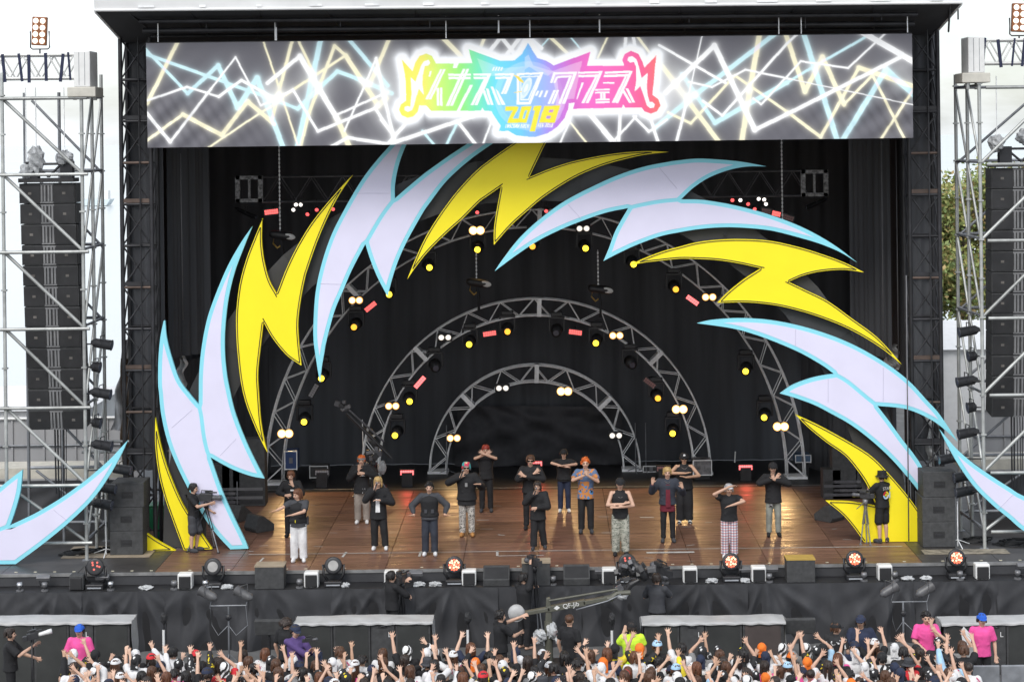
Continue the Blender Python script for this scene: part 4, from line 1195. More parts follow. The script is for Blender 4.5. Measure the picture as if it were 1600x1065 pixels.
# --- led strips
LS = [(579, 479, YA1, -38, 'r', 'tilted red light strip on the outer arch under a warm lamp', 20), (656, 597, YA2, -48, 'h', 'steep bright red light strip on the middle arch', 22), (765, 521, YA2, -8, 'r', 'nearly level red light strip above the middle arch gap', 20),
      (899, 519, YA2, 8, 'r', 'red light strip sloping gently near the top of the middle arch', 20), (1082, 469, YA1, 36, 'h', 'bright red light strip on the outer arch beside an amber lens', 21), (1015, 598, YA2, 38, 'd', 'faded light strip on the middle arch', 20),
      (490, 610, YA1, -60, 'g', 'unlit grey light strip low on the outer arch', 22), (636, 738, 11.0, 0, 'h', 'bright red light panel on the deck below the stage crane', 21), (503, 738, 11.0, 0, 'g', 'unlit light panel on the deck beside the flight cases', 21),
      (836, 724, 11.9, 0, 'h', 'bright red light panel behind the dancer with crossed palms', 22), (1037, 732, 11.3, 0, 'd', 'faded pink light panel on the deck beside the metal case', 21), (1165, 730, 11.3, 0, 'h', 'bright red light panel alone on the deck before the back curtain', 21),
      (424, 331, 8.6, -6, 'r', 'dull red light strip under the lighting truss end beside the chain', 21), (1197, 330, 8.6, 10, 'd', 'faded strip under the lighting truss beside a chain', 14), (1213, 334, 8.6, 14, 'r', 'red strip under the lighting truss beside the other chain', 13), (1231, 340, 8.6, 18, 'd', 'brownish strip under the lighting truss near its open end', 18)]
for px, py, Y, ang, kd, lab, lw in LS:
    c = PX(px, py, Y - 0.3)
    L = lw / PPM(Y)
    R_ = Matrix.Rotation(math.radians(ang), 3, 'Y')
    t = thing('light_strip', lab, 'light strip', c, 'led light strips')
    o = MB().box(c + Vector((0, 0.06, 0)), (L + 0.05, 0.1, 0.20), R_).build('housing', M_blkpaint, t)
    face = {'r': M_redled, 'h': M_redhot, 'd': M_dullred, 'g': M_greyled}[kd]
    nx = 6
    f_ = MB()
    for i in range(nx):
        for j in range(2):
            f_.box(c + R_ @ Vector(((i + 0.5 - nx / 2) * L / nx, -0.005, (j - 0.5) * 0.068)), (L / nx * 0.86, 0.02, 0.06), R_)
    f_.build('led_face', face, t)
    if kd == 'h' and py > 700:
        ld_ = bpy.data.lights.new('red_light', 'SPOT')
        ld_.energy = 26 if px == 836 else 8
        ld_.color = (1.0, 0.10, 0.07)
        ld_.spot_size = math.radians(120)
        ld_.spot_blend = 0.9
        ld_.shadow_soft_size = 0.15
        lo = bpy.data.objects.new('red_light', ld_)
        COL.objects.link(lo)
        lo.location = (c.x, c.y - 0.12, c.z + 0.05)
        lo.rotation_euler = Vector((0, -1, -0.1)).to_track_quat('-Z', 'Y').to_euler()
        par(lo, t)
    if py > 700:
        boxo('floor_stand', (c.x, c.y + 0.05, (S + c.z) / 2), (L * 0.8, 0.22, max(0.05, c.z - S)), M_blkpaint, t)
    else:
        tubeo('clamp', c + Vector((0, 0.1, 0)), c + Vector((0, 0.4, 0.12)), 0.025, M_blkpaint, t)

# --- horizontal lighting truss
YTt = 8.6
def box_truss(name, label, p0, p1, h, dpt, m, nb, r=0.025):
    p0, p1 = Vector(p0), Vector(p1)
    t = thing(name, label, 'truss', (p0 + p1) / 2)
    for sz in (-1, 1):
        for sy in (-1, 1):
            o_ = Vector((0, sy * dpt / 2, sz * h / 2))
            tubeo('chord', p0 + o_, p1 + o_, r, m, t)
    for k in range(nb):
        a, b, c = p0.lerp(p1, k / nb), p0.lerp(p1, (k + 0.5) / nb), p0.lerp(p1, (k + 1) / nb)
        for sy in (-1, 1):
            o1, o2 = Vector((0, sy * dpt / 2, -h / 2)), Vector((0, sy * dpt / 2, h / 2))
            tubeo('brace', a + o1, b + o2, r * 0.6, m, t, 6)
            tubeo('brace', b + o2, c + o1, r * 0.6, m, t, 6)
    return t
M_dalu = mat('dull truss metal', (0.12, 0.12, 0.13), 0.5, 0.4, var=0.4, rand=0.3)
tr = box_truss('lighting_truss', 'long horizontal dark lighting truss with square end frames', PX(412, 296, YTt), PX(1262, 286, YTt), 0.7, 0.6, M_dalu, 17)
M_worn = mat('scratched end frame', (0.28, 0.28, 0.29), 0.55, 0.3, var=0.8, scale=14)
for pxe in (392, 1270):
    c = PX(pxe, 295 - (pxe - 392) * 0.0105, YTt)
    h = 0.34
    f_ = MB()
    for (a, b, sz) in ((0, 1, (0.74, 0.12, 0.1)), (0, -1, (0.74, 0.12, 0.1)), (1, 0, (0.13, 0.12, 0.74)), (-1, 0, (0.13, 0.12, 0.74))):
        f_.box((c.x + a * (h - 0.02), c.y - 0.3, c.z + b * (h - 0.02)), sz)
    f_.box((c.x, c.y - 0.28, c.z), (0.07, 0.05, 0.6))
    f_.build('end_frame', M_worn, tr)
# par cans and small lights on that truss
def par_can(c, d, lab, L=0.34, r=0.11, m=None, lens=None, grp='black par cans on the scaffolds', name='par_can'):
    c, d = Vector(c), Vector(d).normalized()
    t = thing(name, lab, 'spotlight', c, grp)
    m = m or M_blkpaint
    MB().path([c - d * L * 0.62, c - d * L * 0.5, c - d * L * 0.4, c + d * L * 0.5, c + d * L * 0.52], [r * 0.35, r * 0.62, r * 0.9, r, r * 1.12], 14).build('can', m, t, smooth=True)
    MB().tube(c + d * L * 0.5, c + d * L * 0.535, r * 0.95, n=14).build('lens', lens or M_lensoff, t)
    q = d.to_track_quat('Z', 'Y')
    sx = q @ Vector((1, 0, 0))
    sx = Vector((sx.x, sx.y, 0)).normalized() if abs(sx.z) < 0.9 else Vector((0, 1, 0))
    MB().path([c + sx * r * 1.15, c + sx * r * 1.15 + Vector((0, 0, 0.2)), c - sx * r * 1.15 + Vector((0, 0, 0.2)), c - sx * r * 1.15], 0.013, 6).build('yoke', m, t)
    return t
TSP = ['topmost of the trio by the chain motor', 'second of the trio by the chain motor', 'lowest of the trio by the chain motor', 'nearest to the chain motor trio', 'half behind the tall yellow bolt tip', 'beside the tall yellow bolt tip', 'above the top warm lamp', 'behind the banner bolt tail', 'at the end of the flat swoosh cluster', 'next to the end of the flat swoosh cluster', 'third of the flat swoosh cluster', 'lowest of the flat swoosh cluster', 'upper of the trio by the bare chain', 'closest of the trio to the bare chain', 'lowest of the trio by the bare chain']
M_smwhite = mat('lit small white lamp', (1, 1, 1), 0.4, var=0, emit=(1.0, 0.93, 0.85), es=1.6)
M_smred = mat('lit small red lamp', (1, .1, .1), 0.4, var=0, emit=(1.0, 0.12, 0.12), es=1.2)
for k, (px, py, kd) in enumerate([(462, 318, 'w'), (471, 318, 'w'), (460, 326, 'w'), (482, 333, 'r'), (521, 325, 'r'), (495, 326, 'r'), (746, 330, 'r'), (854, 328, 'r'), (1144, 311, 'r'), (1156, 311, 'w'), (1168, 317, 'r'), (1178, 325, 'r'), (1184, 309, 'w'), (1193, 310, 'w'), (1197, 317, 'w')]):
    c = PX(px, py, YTt - 0.2)
    col = 'white' if kd == 'w' else 'red'
    t = par_can(c, (random.uniform(-0.2, 0.2), -1, -0.3), 'small %s spotlight under the lighting truss %s' % (col, TSP[k]), 0.2, 0.055, lens=M_smwhite if kd == 'w' else M_smred, grp='small %s spotlights under the lighting truss' % col, name='truss_spotlight')
    tubeo('drop_pipe', c + Vector((0, 0, 0.15)), PX(px, 313, YTt - 0.2) + Vector((0, 0, 0.15 if py < 318 else 0.05)), 0.014, M_blkpaint, t, 6)
# black tubes hanging from truss ends
for px, py, d, lab in ((385, 333, (0.9, -0.2, -0.4), 'black lamp slung below the lighting truss end by the swoosh tip'), (1275, 318, (-0.9, -0.2, -0.35), 'shiny black lamp slung below the lighting truss end in the empty corner')):
    c = PX(px, py, YTt)
    par_can(c, d, lab, 0.6, 0.07, grp=None)
# chain hoists
def hoist(px, y0, y1, Y, lab, motor=True):
    a, b = PX(px, y0, Y), PX(px + (y1 - y0) * 0.012, y1, Y)
    t = thing('chain_hoist', lab, 'hoist', b, 'chain hoists hanging above the stage')
    m = MB()
    n = int((a.z - b.z) / 0.055)
    for k in range(n):
        p = a.lerp(b, k / n)
        if k % 2:
            m.box(p, (0.042, 0.012, 0.062))
        else:
            m.box(p, (0.014, 0.036, 0.062))
    m.build('chain', M_alu, t)
    if motor:
        MB().path([b + Vector((-0.3, 0, 0.02)), b + Vector((-0.2, 0, 0)), b + Vector((0.25, -0.02, -0.06)), b + Vector((0.33, -0.02, -0.07))], [0.07, 0.12, 0.13, 0.12], 14).build('motor', M_blkpaint, t, smooth=True)
        MB().ell(b + Vector((0.27, -0.12, -0.06)), (0.17, 0.025, 0.085), 14, 8, Matrix.Rotation(0.2, 3, 'Y')).build('badge', M_whitep, t, smooth=True)
        MB().path([b + Vector((-0.16, 0, -0.05)), b + Vector((-0.2, 0, -0.25)), b + Vector((-0.08, 0, -0.38)), b + Vector((0.02, 0, -0.3))], 0.025, 8).build('hook', mat('yellow hook', (0.5, 0.33, 0.08), 0.5), t, smooth=True)
        MB().path([b + Vector((0.02, 0, -0.1)), b + Vector((0.06, 0, -0.45)), b + Vector((0.06, 0, -0.85))], 0.05, 8).build('chain_bag', M_black, t, smooth=True)
    return t
hoist(436, 226, 366, 7.4, 'chain hoist with motor hanging beside the first tall yellow bolt')
hoist(1221, 214, 345, 7.4, 'bare chain hanging in front of the square truss end', False)
hoist(744, 395, 440, 10.6, 'dim chain motor hanging inside the outer arch under the top lamp')
hoist(934, 392, 450, 10.6, 'dim chain motor hanging inside the outer arch near the flat swoosh tip')
for px, y0, y1, lab in ((282, 240, 500, 'thin black rope hanging in the wing beside the swoosh tip'), (247, 240, 330, 'thin rope hanging along the tower by the green bin'), (1377, 220, 560, 'thin black rope hanging in the wing before the last bolt'), (1400, 220, 560, 'thin rope hanging close to the tower by the tree'), (1416, 430, 845, 'thin dark pole standing in front of the long lavender swoosh')):
    Y = 4.6 if px != 1416 else 2.0
    a, b = PX(px, y0, Y), PX(px + 4, y1, Y)
    o = MB().tube(a, b, 0.016, n=6).build('hanging_rope', mat('grey rope', (0.14, 0.14, 0.15), 0.7), None, smooth=True)
    tag(o, lab, 'rope', 'thin ropes hanging in the wings')

# --- row of wash lights, front fills, wedges and boxes on the ledge
M_ledr = mat('lit red led lens', (0.9, 0.2, 0.1), 0.3, var=0, emit=(1.0, 0.10, 0.04), es=1.0)
M_ledw = mat('lit hot led lens', (1, 0.6, 0.4), 0.3, var=0, emit=(1.0, 0.36, 0.20), es=1.5)
M_ledp = mat('faint red led lens', (0.6, 0.12, 0.1), 0.3, var=0, emit=(1.0, 0.15, 0.1), es=0.35)
M_glassw = mat('grey frosted lens', (0.35, 0.34, 0.33), 0.35, var=0.2)
def wash(px, py, lit, lab):
    c = PX(px, py, YL + 0.30)
    c.z = max(c.z, ZL + 0.42)
    t = thing('wash_light', lab, 'moving light', (c.x, c.y, ZL), 'round wash lights along the ledge')
    MB().b2(c.x - 0.21, c.x + 0.21, c.y - 0.15, c.y + 0.17, ZL, ZL + 0.13).build('base', M_blkpaint, t, bevel=0.02)
    MB().b2(c.x - 0.16, c.x + 0.16, c.y - 0.153, c.y - 0.15, ZL + 0.035, ZL + 0.065).build('base_display', mat('pale display', (0.4, 0.42, 0.45), 0.2), t)
    y = MB()
    for sx in (-1, 1):
        y.path([(c.x + sx * 0.14, c.y + 0.02, ZL + 0.12), (c.x + sx * 0.235, c.y + 0.02, ZL + 0.26), (c.x + sx * 0.235, c.y + 0.02, c.z + 0.02)], 0.035, 8)
    y.build('yoke', M_blkpaint, t, smooth=True)
    dv = Vector((0, -1, 0.22)).normalized()
    MB().path([c - dv * 0.16, c - dv * 0.12, c - dv * 0.0, c + dv * 0.06, c + dv * 0.065], [0.10, 0.165, 0.205, 0.205, 0.16], 24).build('head', M_blkpaint, t, smooth=True)
    q = dv.to_track_quat('Z', 'Y')
    pos = [(0, 0)] + [(0.062 * math.cos(k * math.pi / 3 + 0.3), 0.062 * math.sin(k * math.pi / 3 + 0.3)) for k in range(6)] + [(0.112 * math.cos(k * math.pi / 6), 0.112 * math.sin(k * math.pi / 6)) for k in range(12)]
    if lit == 0:
        MB().tube(c + dv * 0.06, c + dv * 0.072, 0.12, n=20).build('lens', M_glassw, t)
    else:
        for k, (x, y_) in enumerate(pos):
            on = {2: M_ledw if k % 3 != 1 else M_ledr, 1: M_ledp if k % 2 else M_blkpaint}[lit] if k < 13 or k % 2 == 0 else M_ledr if lit == 2 else M_blkpaint
            p = c + dv * 0.064 + q @ Vector((x, y_, 0))
            MB().tube(p, p + dv * 0.012, 0.026, n=8).build('led_lens', on, t)
    return t
WL = [(149, 885, 1, 'faintly red round wash light below the loudspeakers on plywood'), (333, 885, 0, 'unlit round wash light below the tripod camera operator'), (521, 883, 0, 'unlit round wash light next to the big black riser box'), (710, 882, 2, 'glowing red round wash light in front of the black curly-haired dancer'),
      (980, 878, 1, 'faintly red round wash light half hidden by the crane camera'), (1142, 877, 2, 'glowing red round wash light at the feet of the plaid trousers dancer'), (1335, 873, 2, 'glowing red round wash light below the bucket-hat camera operator'), (1494, 871, 2, 'glowing red round wash light before the worn deck plate')]
for a in WL:
    wash(*a)
def fill_speaker(px, white, lab, w=0.34):
    c = PX(px, 905 - (px - 800) * 0.0117, YL + 0.25)
    t = thing('front_fill_speaker', lab, 'speaker', (c.x, c.y, ZL), 'small front fill speakers along the ledge')
    h = 0.36
    m_ = M_whitep if white else M_blkbox
    MB().b2(c.x - w / 2, c.x + w / 2, c.y - 0.12, c.y + 0.16, ZL, ZL + h).build('shell', m_, t, bevel=0.03)
    MB().b2(c.x - w / 2 + 0.035, c.x + w / 2 - 0.03, c.y - 0.15, c.y - 0.1, ZL + 0.02, ZL + h - 0.06).build('grille', M_grille, t, bevel=0.015)
for px, wt, lab in ((290, 1, 'white front fill speaker between two wash lights before the slim yellow bolt'), (487, 1, 'white front fill speaker beside the first black riser box'), (612, 1, 'white front fill speaker behind the pit camera operator in black'), (733, 1, 'white front fill speaker touching the glowing wash light'), (952, 1, 'white front fill speaker beside the second wedge cover'),
                    (1078, 1, 'broad white front fill speaker below the dancer in the denim jacket'), (1185, 1, 'white front fill speaker beside the plaid trousers dancer'), (1382, 1, 'white front fill speaker beside crumpled plastic'), (1534, 1, 'white front fill speaker below the scaffold foot'), (121, 0, 'black front fill speaker with pale rim before the low swoosh')):
    fill_speaker(px, wt, lab)
M_boxtop = mat('yellow plywood top', (0.45, 0.30, 0.07), 0.6, var=0.2)  # plain yellow board colour for one riser top
for px, w, h, lab, tp in ((423, 0.68, 0.54, 'black riser box with scuffed wooden top below the monitor wedge', M_ply), (838, 0.66, 0.55, 'black riser box with wooden top behind the centre camera', M_ply), (1250, 0.66, 0.55, 'black riser box with bright yellow top', M_boxtop)):
    c = PX(px, 910, YL + 0.28)
    t = thing('riser_box', lab, 'box', (c.x, c.y, ZL), 'black riser boxes on the ledge')
    MB().b2(c.x - w / 2, c.x + w / 2, c.y - 0.22, c.y + 0.25, ZL, ZL + h - 0.03).build('body', M_blkbox, t, bevel=0.01)
    MB().b2(c.x - w / 2 - 0.01, c.x + w / 2 + 0.01, c.y - 0.23, c.y + 0.26, ZL + h - 0.03, ZL + h).build('top_board', tp, t)
def wedge(c, w, lab, rz=0.0, grp=None, h=0.42):
    t = thing('monitor_wedge', lab, 'monitor speaker', c, grp)
    R_ = Matrix.Rotation(rz, 3, 'Z')
    prof = [(-0.28, 0), (0.26, 0), (0.30, 0.10), (0.18, h), (0.05, h), (-0.30, 0.16)]
    m = MB()
    vs = [Vector((sx * w / 2, y, z)) for sx in (-1, 1) for y, z in prof]
    n = len(prof)
    fs = [tuple(range(n)), tuple(range(n, 2 * n))[::-1]] + [(i, i + n, (i + 1) % n + n, (i + 1) % n) for i in range(n)]
    m.add([R_ @ v + Vector(c) for v in vs], fs)
    m.build('cabinet', M_blkbox, t, bevel=0.012)
    g_ = MB()
    a, b = Vector((0, 0.05, h)), Vector((0, -0.30, 0.16))
    nrm = Vector((0, -0.26, 0.35)).normalized() * 0.006
    vs = [Vector((sx * w * 0.45, 0, 0)) + p.lerp(q, 0.08) + nrm for p, q, s_ in ((a, b, 0), (b, a, 0)) for sx in (-1, 1)]
    g_.add([R_ @ v + Vector(c) for v in (vs[0], vs[1], vs[3], vs[2])], [(0, 1, 2, 3)])
    g_.build('grille', M_grille, t)
    return t
for px, lab in ((776, 'monitor wedge under a black cover beside the glowing wash light'), (901, 'monitor wedge under a black cover right of the centre camera')):
    c = PX(px, 911, YL + 0.3)
    wedge((c.x, c.y + 0.02, ZL), 0.62, lab, math.pi * 0, 'covered wedges on the ledge', h=0.40)
wedge(FP(405, 828), 0.55, 'black monitor wedge on the deck beside the white trousers dancer', 2.3)
wedge(FP(1296, 812), 0.55, 'black monitor wedge on the deck beside the low yellow bolt tip', -2.4)
wedge(FP(374, 812), 0.42, 'small dark wedge behind the tall swoosh foot', 2.6)
M_plast = mat('crumpled clear plastic', (0.48, 0.49, 0.5), 0.2, var=0.15, scale=30, bump=0.8, bscale=40)
PLS = ['below the slim yellow bolt', 'beside the unlit wash light and the black riser box', 'right behind the pit camera by the front fill', 'against the glowing wash light by the wedge', 'between the broad white fill and the plaid trousers dancer', 'behind the wash light of the plaid trousers dancer', 'next to the wash light before the worn plate', 'between the yellow-topped box side fill and a flood light', 'against the wash light below the tripod operator']
for k, (px, py, lx) in enumerate(((228, 911, 0.32), (540, 908, 0.2), (655, 909, 0.28), (680, 908, 0.3), (1112, 902, 0.3), (1163, 900, 0.25), (1447, 897, 0.26), (1418, 899, 0.3), (355, 911, 0.3))):
    c = PX(px, py, YL + 0.2)
    o = MB().ell((c.x, c.y, ZL + 0.03), (lx / 2, 0.11, 0.06), 14, 8, jit=0.3, zmin=ZL + 0.002).build('plastic_sheet', M_plast, None, smooth=False)
    tag(o, 'crumpled clear plastic sheet ' + PLS[k], 'plastic sheet', 'plastic rain sheets on the ledge')
M_lampsm = mat('grey lamp holder', (0.2, 0.2, 0.21), 0.4, 0.4)
FCS = ['before the low forked swoosh, next to a flood light', 'at the far end before the low forked swoosh', 'beside the faintly red wash light on the plywood side', 'beside the white fill under the slim yellow bolt', 'touching the unlit wash light under the tripod operator', 'beside the first black riser box', 'before the first covered wedge', 'beside the centre riser box', 'before the second covered wedge', 'beside the broad white fill', 'beside the white fill next to the plaid dancer', 'beside the wash light under the bucket-hat operator', 'beside the wash light before the worn plate', 'beside the white fill near crumpled plastic', 'at the far end beyond the scaffold foot']
for kf, px in enumerate((70, 31, 173, 272, 321, 468, 764, 864, 915, 1040, 1202, 1350, 1500, 1398, 1590)):
    c = PX(px, 908 - (px - 800) * 0.0117, YL + 0.14)
    t = thing('floor_can', 'small foot lamp ' + FCS[kf], 'foot lamp', (c.x, c.y, ZL), 'silver foot lamps on the ledge')
    MB().tube((c.x, c.y, ZL), (c.x, c.y, ZL + 0.03), 0.09, n=12).build('foot', M_lampsm, t)
    MB().path([(c.x, c.y, ZL + 0.02), (c.x, c.y, ZL + 0.12), (c.x, c.y - 0.01, ZL + 0.20)], [0.03, 0.075, 0.065], 12).build('lamp', M_chrome if px % 2 else M_lampsm, t, smooth=True)
FLS = ['before the low forked swoosh', 'behind the faintly red wash light', 'between the pit camera and the glowing wash light', 'beside the plaid trousers dancer wash light', 'beside the yellow-topped riser box', 'beyond the last wash light', 'beside the second covered wedge']
for kf, px in enumerate((68, 160, 650, 1165, 1205, 1600, 940)):
    c = PX(px, 900 - (px - 800) * 0.0117, YL + 0.35)
    t = thing('flood_light', 'flat flood light on a short stand ' + FLS[kf], 'flood light', (c.x, c.y, ZL), 'flat flood lights on the ledge')
    MB().box((c.x, c.y, ZL + 0.26), (0.32, 0.12, 0.09), Matrix.Rotation(0.5, 3, 'X')).build('housing', M_lampsm, t, bevel=0.01)
    MB().path([(c.x - 0.1, c.y, ZL + 0.24), (c.x - 0.07, c.y, ZL + 0.06), (c.x + 0.07, c.y, ZL + 0.06), (c.x + 0.1, c.y, ZL + 0.24)], 0.012, 6).build('bracket', M_blkpaint, t)
    MB().tube((c.x, c.y, ZL), (c.x, c.y, ZL + 0.06), 0.07, n=10).build('foot', M_blkpaint, t)
# ============================================================ side stacks, scaffolds, line arrays, pit
M_horn = mat('grey horn slots', (0.2, 0.2, 0.205), 0.5, var=0.2)
M_rim = mat('worn rim', (0.13, 0.12, 0.11), 0.6, var=0.4)
def cab(x0, x1, y0, y1, z0, z1, lab, grp, bevel=0.015):
    xm, zm = (x0 + x1) / 2, (z0 + z1) / 2
    t = thing('loudspeaker', lab, 'speaker', (xm, (y0 + y1) / 2, z0), grp)
    MB().b2(x0, x1, y0, y1, z0, z1).build('cabinet', M_blkbox, t, bevel=bevel)
    h_ = MB().b2(xm - 0.14, xm + 0.14, y0 - 0.006, y0 + 0.02, zm - 0.08, zm + 0.08).build('handle', M_grille, t)
    MB().b2(xm - 0.10, xm + 0.10, y0 - 0.016, y0 - 0.007, zm - 0.022, zm + 0.022).build('handle_bar', M_blkpaint, h_)
for (px0, px1, pyb, pyt, lab) in ((172, 223, 868, 746, 'on the plywood sheet'), (1442, 1494, 855, 729, 'beside the standing yellow bolt')):
    a, b = FP(px0, pyb), FP(px1, pyb)
    Y = a.y
    Hh = PX(px0, pyt + 8, Y).z - S
    zs = [S + 0.02 if px0 < 800 else S + 0.002, S + Hh * 0.335, S + Hh * 0.66, S + Hh]
    for k in range(3):
        o_ = 0.03 if k == 2 else 0
        cab(a.x + o_, b.x + o_, Y + 0.01 * k, Y + 0.8, zs[k], zs[k + 1] - 0.002, ('bottom', 'middle', 'topmost')[k] + ' black loudspeaker of the stack of three ' + lab, 'stacked loudspeakers in the wings')
# bits round the stacks: thin stands
def mic_stand(p, h, lab, top=None, tripod=0.3, grp=None, name='slim_stand', m=None):
    p = Vector(p)
    m = m or M_alu
    t = thing(name, lab, 'stand', p, grp)
    tubeo('pole', p, p + Vector((0, 0, h)), 0.014, m, t, 6)
    for k in range(3):
        a = 0.6 + k * 2.094
        tubeo('leg', p + Vector((0, 0, 0.16)), p + Vector((math.cos(a) * tripod, math.sin(a) * tripod, 0.012)), 0.012, m, t, 6)
    return t
mic_stand(FP(1492, 850) + Vector((0.03, -0.2, 0)), 1.1, 'slim silver tripod stand at the edge of the loudspeaker stack', tripod=0.4)
mic_stand(FP(169, 864) + Vector((0, -0.2, 0)), 1.35, 'slim silver stand leaning by the loudspeakers on plywood', tripod=0.4)
mic_stand(FP(371, 800), 0.85, 'thin microphone stand behind the tall swoosh', tripod=0.22, m=M_scafd)
# plywood wing boards, green bin
wb = MB()
for (p0, p1) in (((95, 872), (245, 858)),):
    a, b = FP(*p0), FP(*p1)
    wb.b2(a.x, b.x, a.y, b.y + 0.4, S + 0.004, S + 0.02)
o = wb.build('plywood_sheet', M_ply)
tag(o, 'bare plywood sheet on the deck under the loudspeaker stack', 'plywood')
a, b = FP(1443, 864), FP(1570, 857)
o = MB().b2(a.x, b.x, a.y - 0.15, a.y + 0.35, S + 0.004, S + 0.014).build('worn_plate', mat('scuffed ply plate', (0.24, 0.21, 0.16), 0.6, var=0.7, scale=6))
tag(o, 'scuffed pale deck plate beside the glowing wash light', 'deck plate')
c = FP(247, 838)
t = thing('green_bin', 'green plastic bin behind the slim yellow bolt', 'bin', (c.x, 4.1, S))
MB().box((c.x, 4.1, S + 0.4), (0.55, 0.5, 0.8), taper=(1.12, 1.1)).build('bin_body', mat('green plastic', (0.01, 0.14, 0.06), 0.5), t, bevel=0.03)
MB().b2(c.x - 0.33, c.x + 0.33, 3.8, 4.4, S + 0.8, S + 0.85).build('lid', mat('green plastic lid', (0.015, 0.17, 0.07), 0.5), t, bevel=0.02)

# --- scaffold towers with line arrays
def scaffold(sgn, posts, lab, ys, grp):
    """posts: list of (px at mid height, Y)"""
    base = [(PX(px, 560, Y).x, Y) for px, Y in posts]
    xm = sum(b[0] for b in base) / len(base)
    t = thing('scaffold_tower', lab, 'scaffold', (xm, base[0][1], S), grp)
    zt = PX(130 if sgn < 0 else 1535, 128, 1.4).z
    for x, Y in base:
        tubeo('post', (x, Y, S), (x, Y, zt + 0.25), 0.045, M_scaf, t, 10)
        boxo('foot_plate', (x, Y, S + 0.006), (0.2, 0.2, 0.012), M_scafd, t)
        z = S + 0.9
        while z < zt:
            boxo('coupler', (x, Y - 0.01, z), (0.13, 0.13, 0.035), M_scaf, t)
            z += 0.95
    xs_ = sorted(set(round(b[0], 3) for b in base))
    ysd = sorted(set(b[1] for b in base))
    zl = [PX(130 if sgn < 0 else 1535, y, 1.4).z for y in ys]
    return t, base, zl
def ladder(sgn, front, side, lab, ys):
    t, base, zl = scaffold(sgn, front + side, lab, ys, 'scaffold towers for the hanging speakers')
    fb = [(PX(px, 560, Y).x, Y) for px, Y in front]
    sb = [(PX(px, 560, Y).x, Y) for px, Y in side]
    fb.sort()
    inner = fb[-1] if sgn < 0 else fb[0]
    outer = fb[0] if sgn < 0 else fb[-1]
    for k, z in enumerate(zl):
        tubeo('ledger', (outer[0] - 0.3, outer[1] - 0.05, z), (inner[0] + 0.15, inner[1] - 0.05, z), 0.042, M_scaf, t)
        prev = inner
        for s_ in sb:
            tubeo('ledger', (prev[0], prev[1], z + 0.06), (s_[0], s_[1], z + 0.06), 0.035, M_scafd, t)
            prev = s_
        lst = sb[-1]
        tubeo('ledger', (outer[0], lst[1], z + 0.06), (lst[0], lst[1], z + 0.06), 0.04, M_scafd, t)
        if k + 1 < len(zl):
            z2 = zl[k + 1]
            # long diagonal of the front face
            tubeo('brace', (outer[0], outer[1] + 0.06, max(z, z2)), (inner[0], inner[1] + 0.06, min(z, z2)), 0.042, M_scaf, t)
            tubeo('brace', (outer[0] + 0.15, lst[1] - 0.06, max(z, z2)), (lst[0], lst[1] - 0.06, min(z, z2)), 0.034, M_scafd, t)
            p = inner
            for s_ in sb:
                tubeo('brace', (p[0], p[1], min(z, z2)), (s_[0], s_[1], max(z, z2)), 0.033, M_scaf, t)
                p = s_
    return t, zl, inner, outer, sb
ysL = [153, 272, 393, 513, 636, 757, 847]
tl, zlL, inL, outL, sbL = ladder(-1, [(8, 1.4), (132, 1.4)], [(148, 2.5), (163, 3.6)], 'galvanised scaffold tower holding speakers, next to the plywood floor', ysL)
ysR = [137, 257, 376, 497, 617, 738, 830]
tr_, zlR, inR, outR, sbR = ladder(1, [(1535, 1.4), (1660, 1.4)], [(1516, 2.5), (1498, 3.6)], 'galvanised scaffold tower holding speakers, in front of the tree', ysR)
# back-left posts
for X_ in (outL[0],):
    tubeo('post', (PX(97, 560, 3.6).x, 3.6, S), (PX(97, 560, 3.6).x, 3.6, zlL[0] + 0.2), 0.042, M_scafd, tl)
    tubeo('post', (PX(43, 560, 3.6).x, 3.6, S), (PX(43, 560, 3.6).x, 3.6, zlL[0] + 0.2), 0.042, M_scafd, tl)
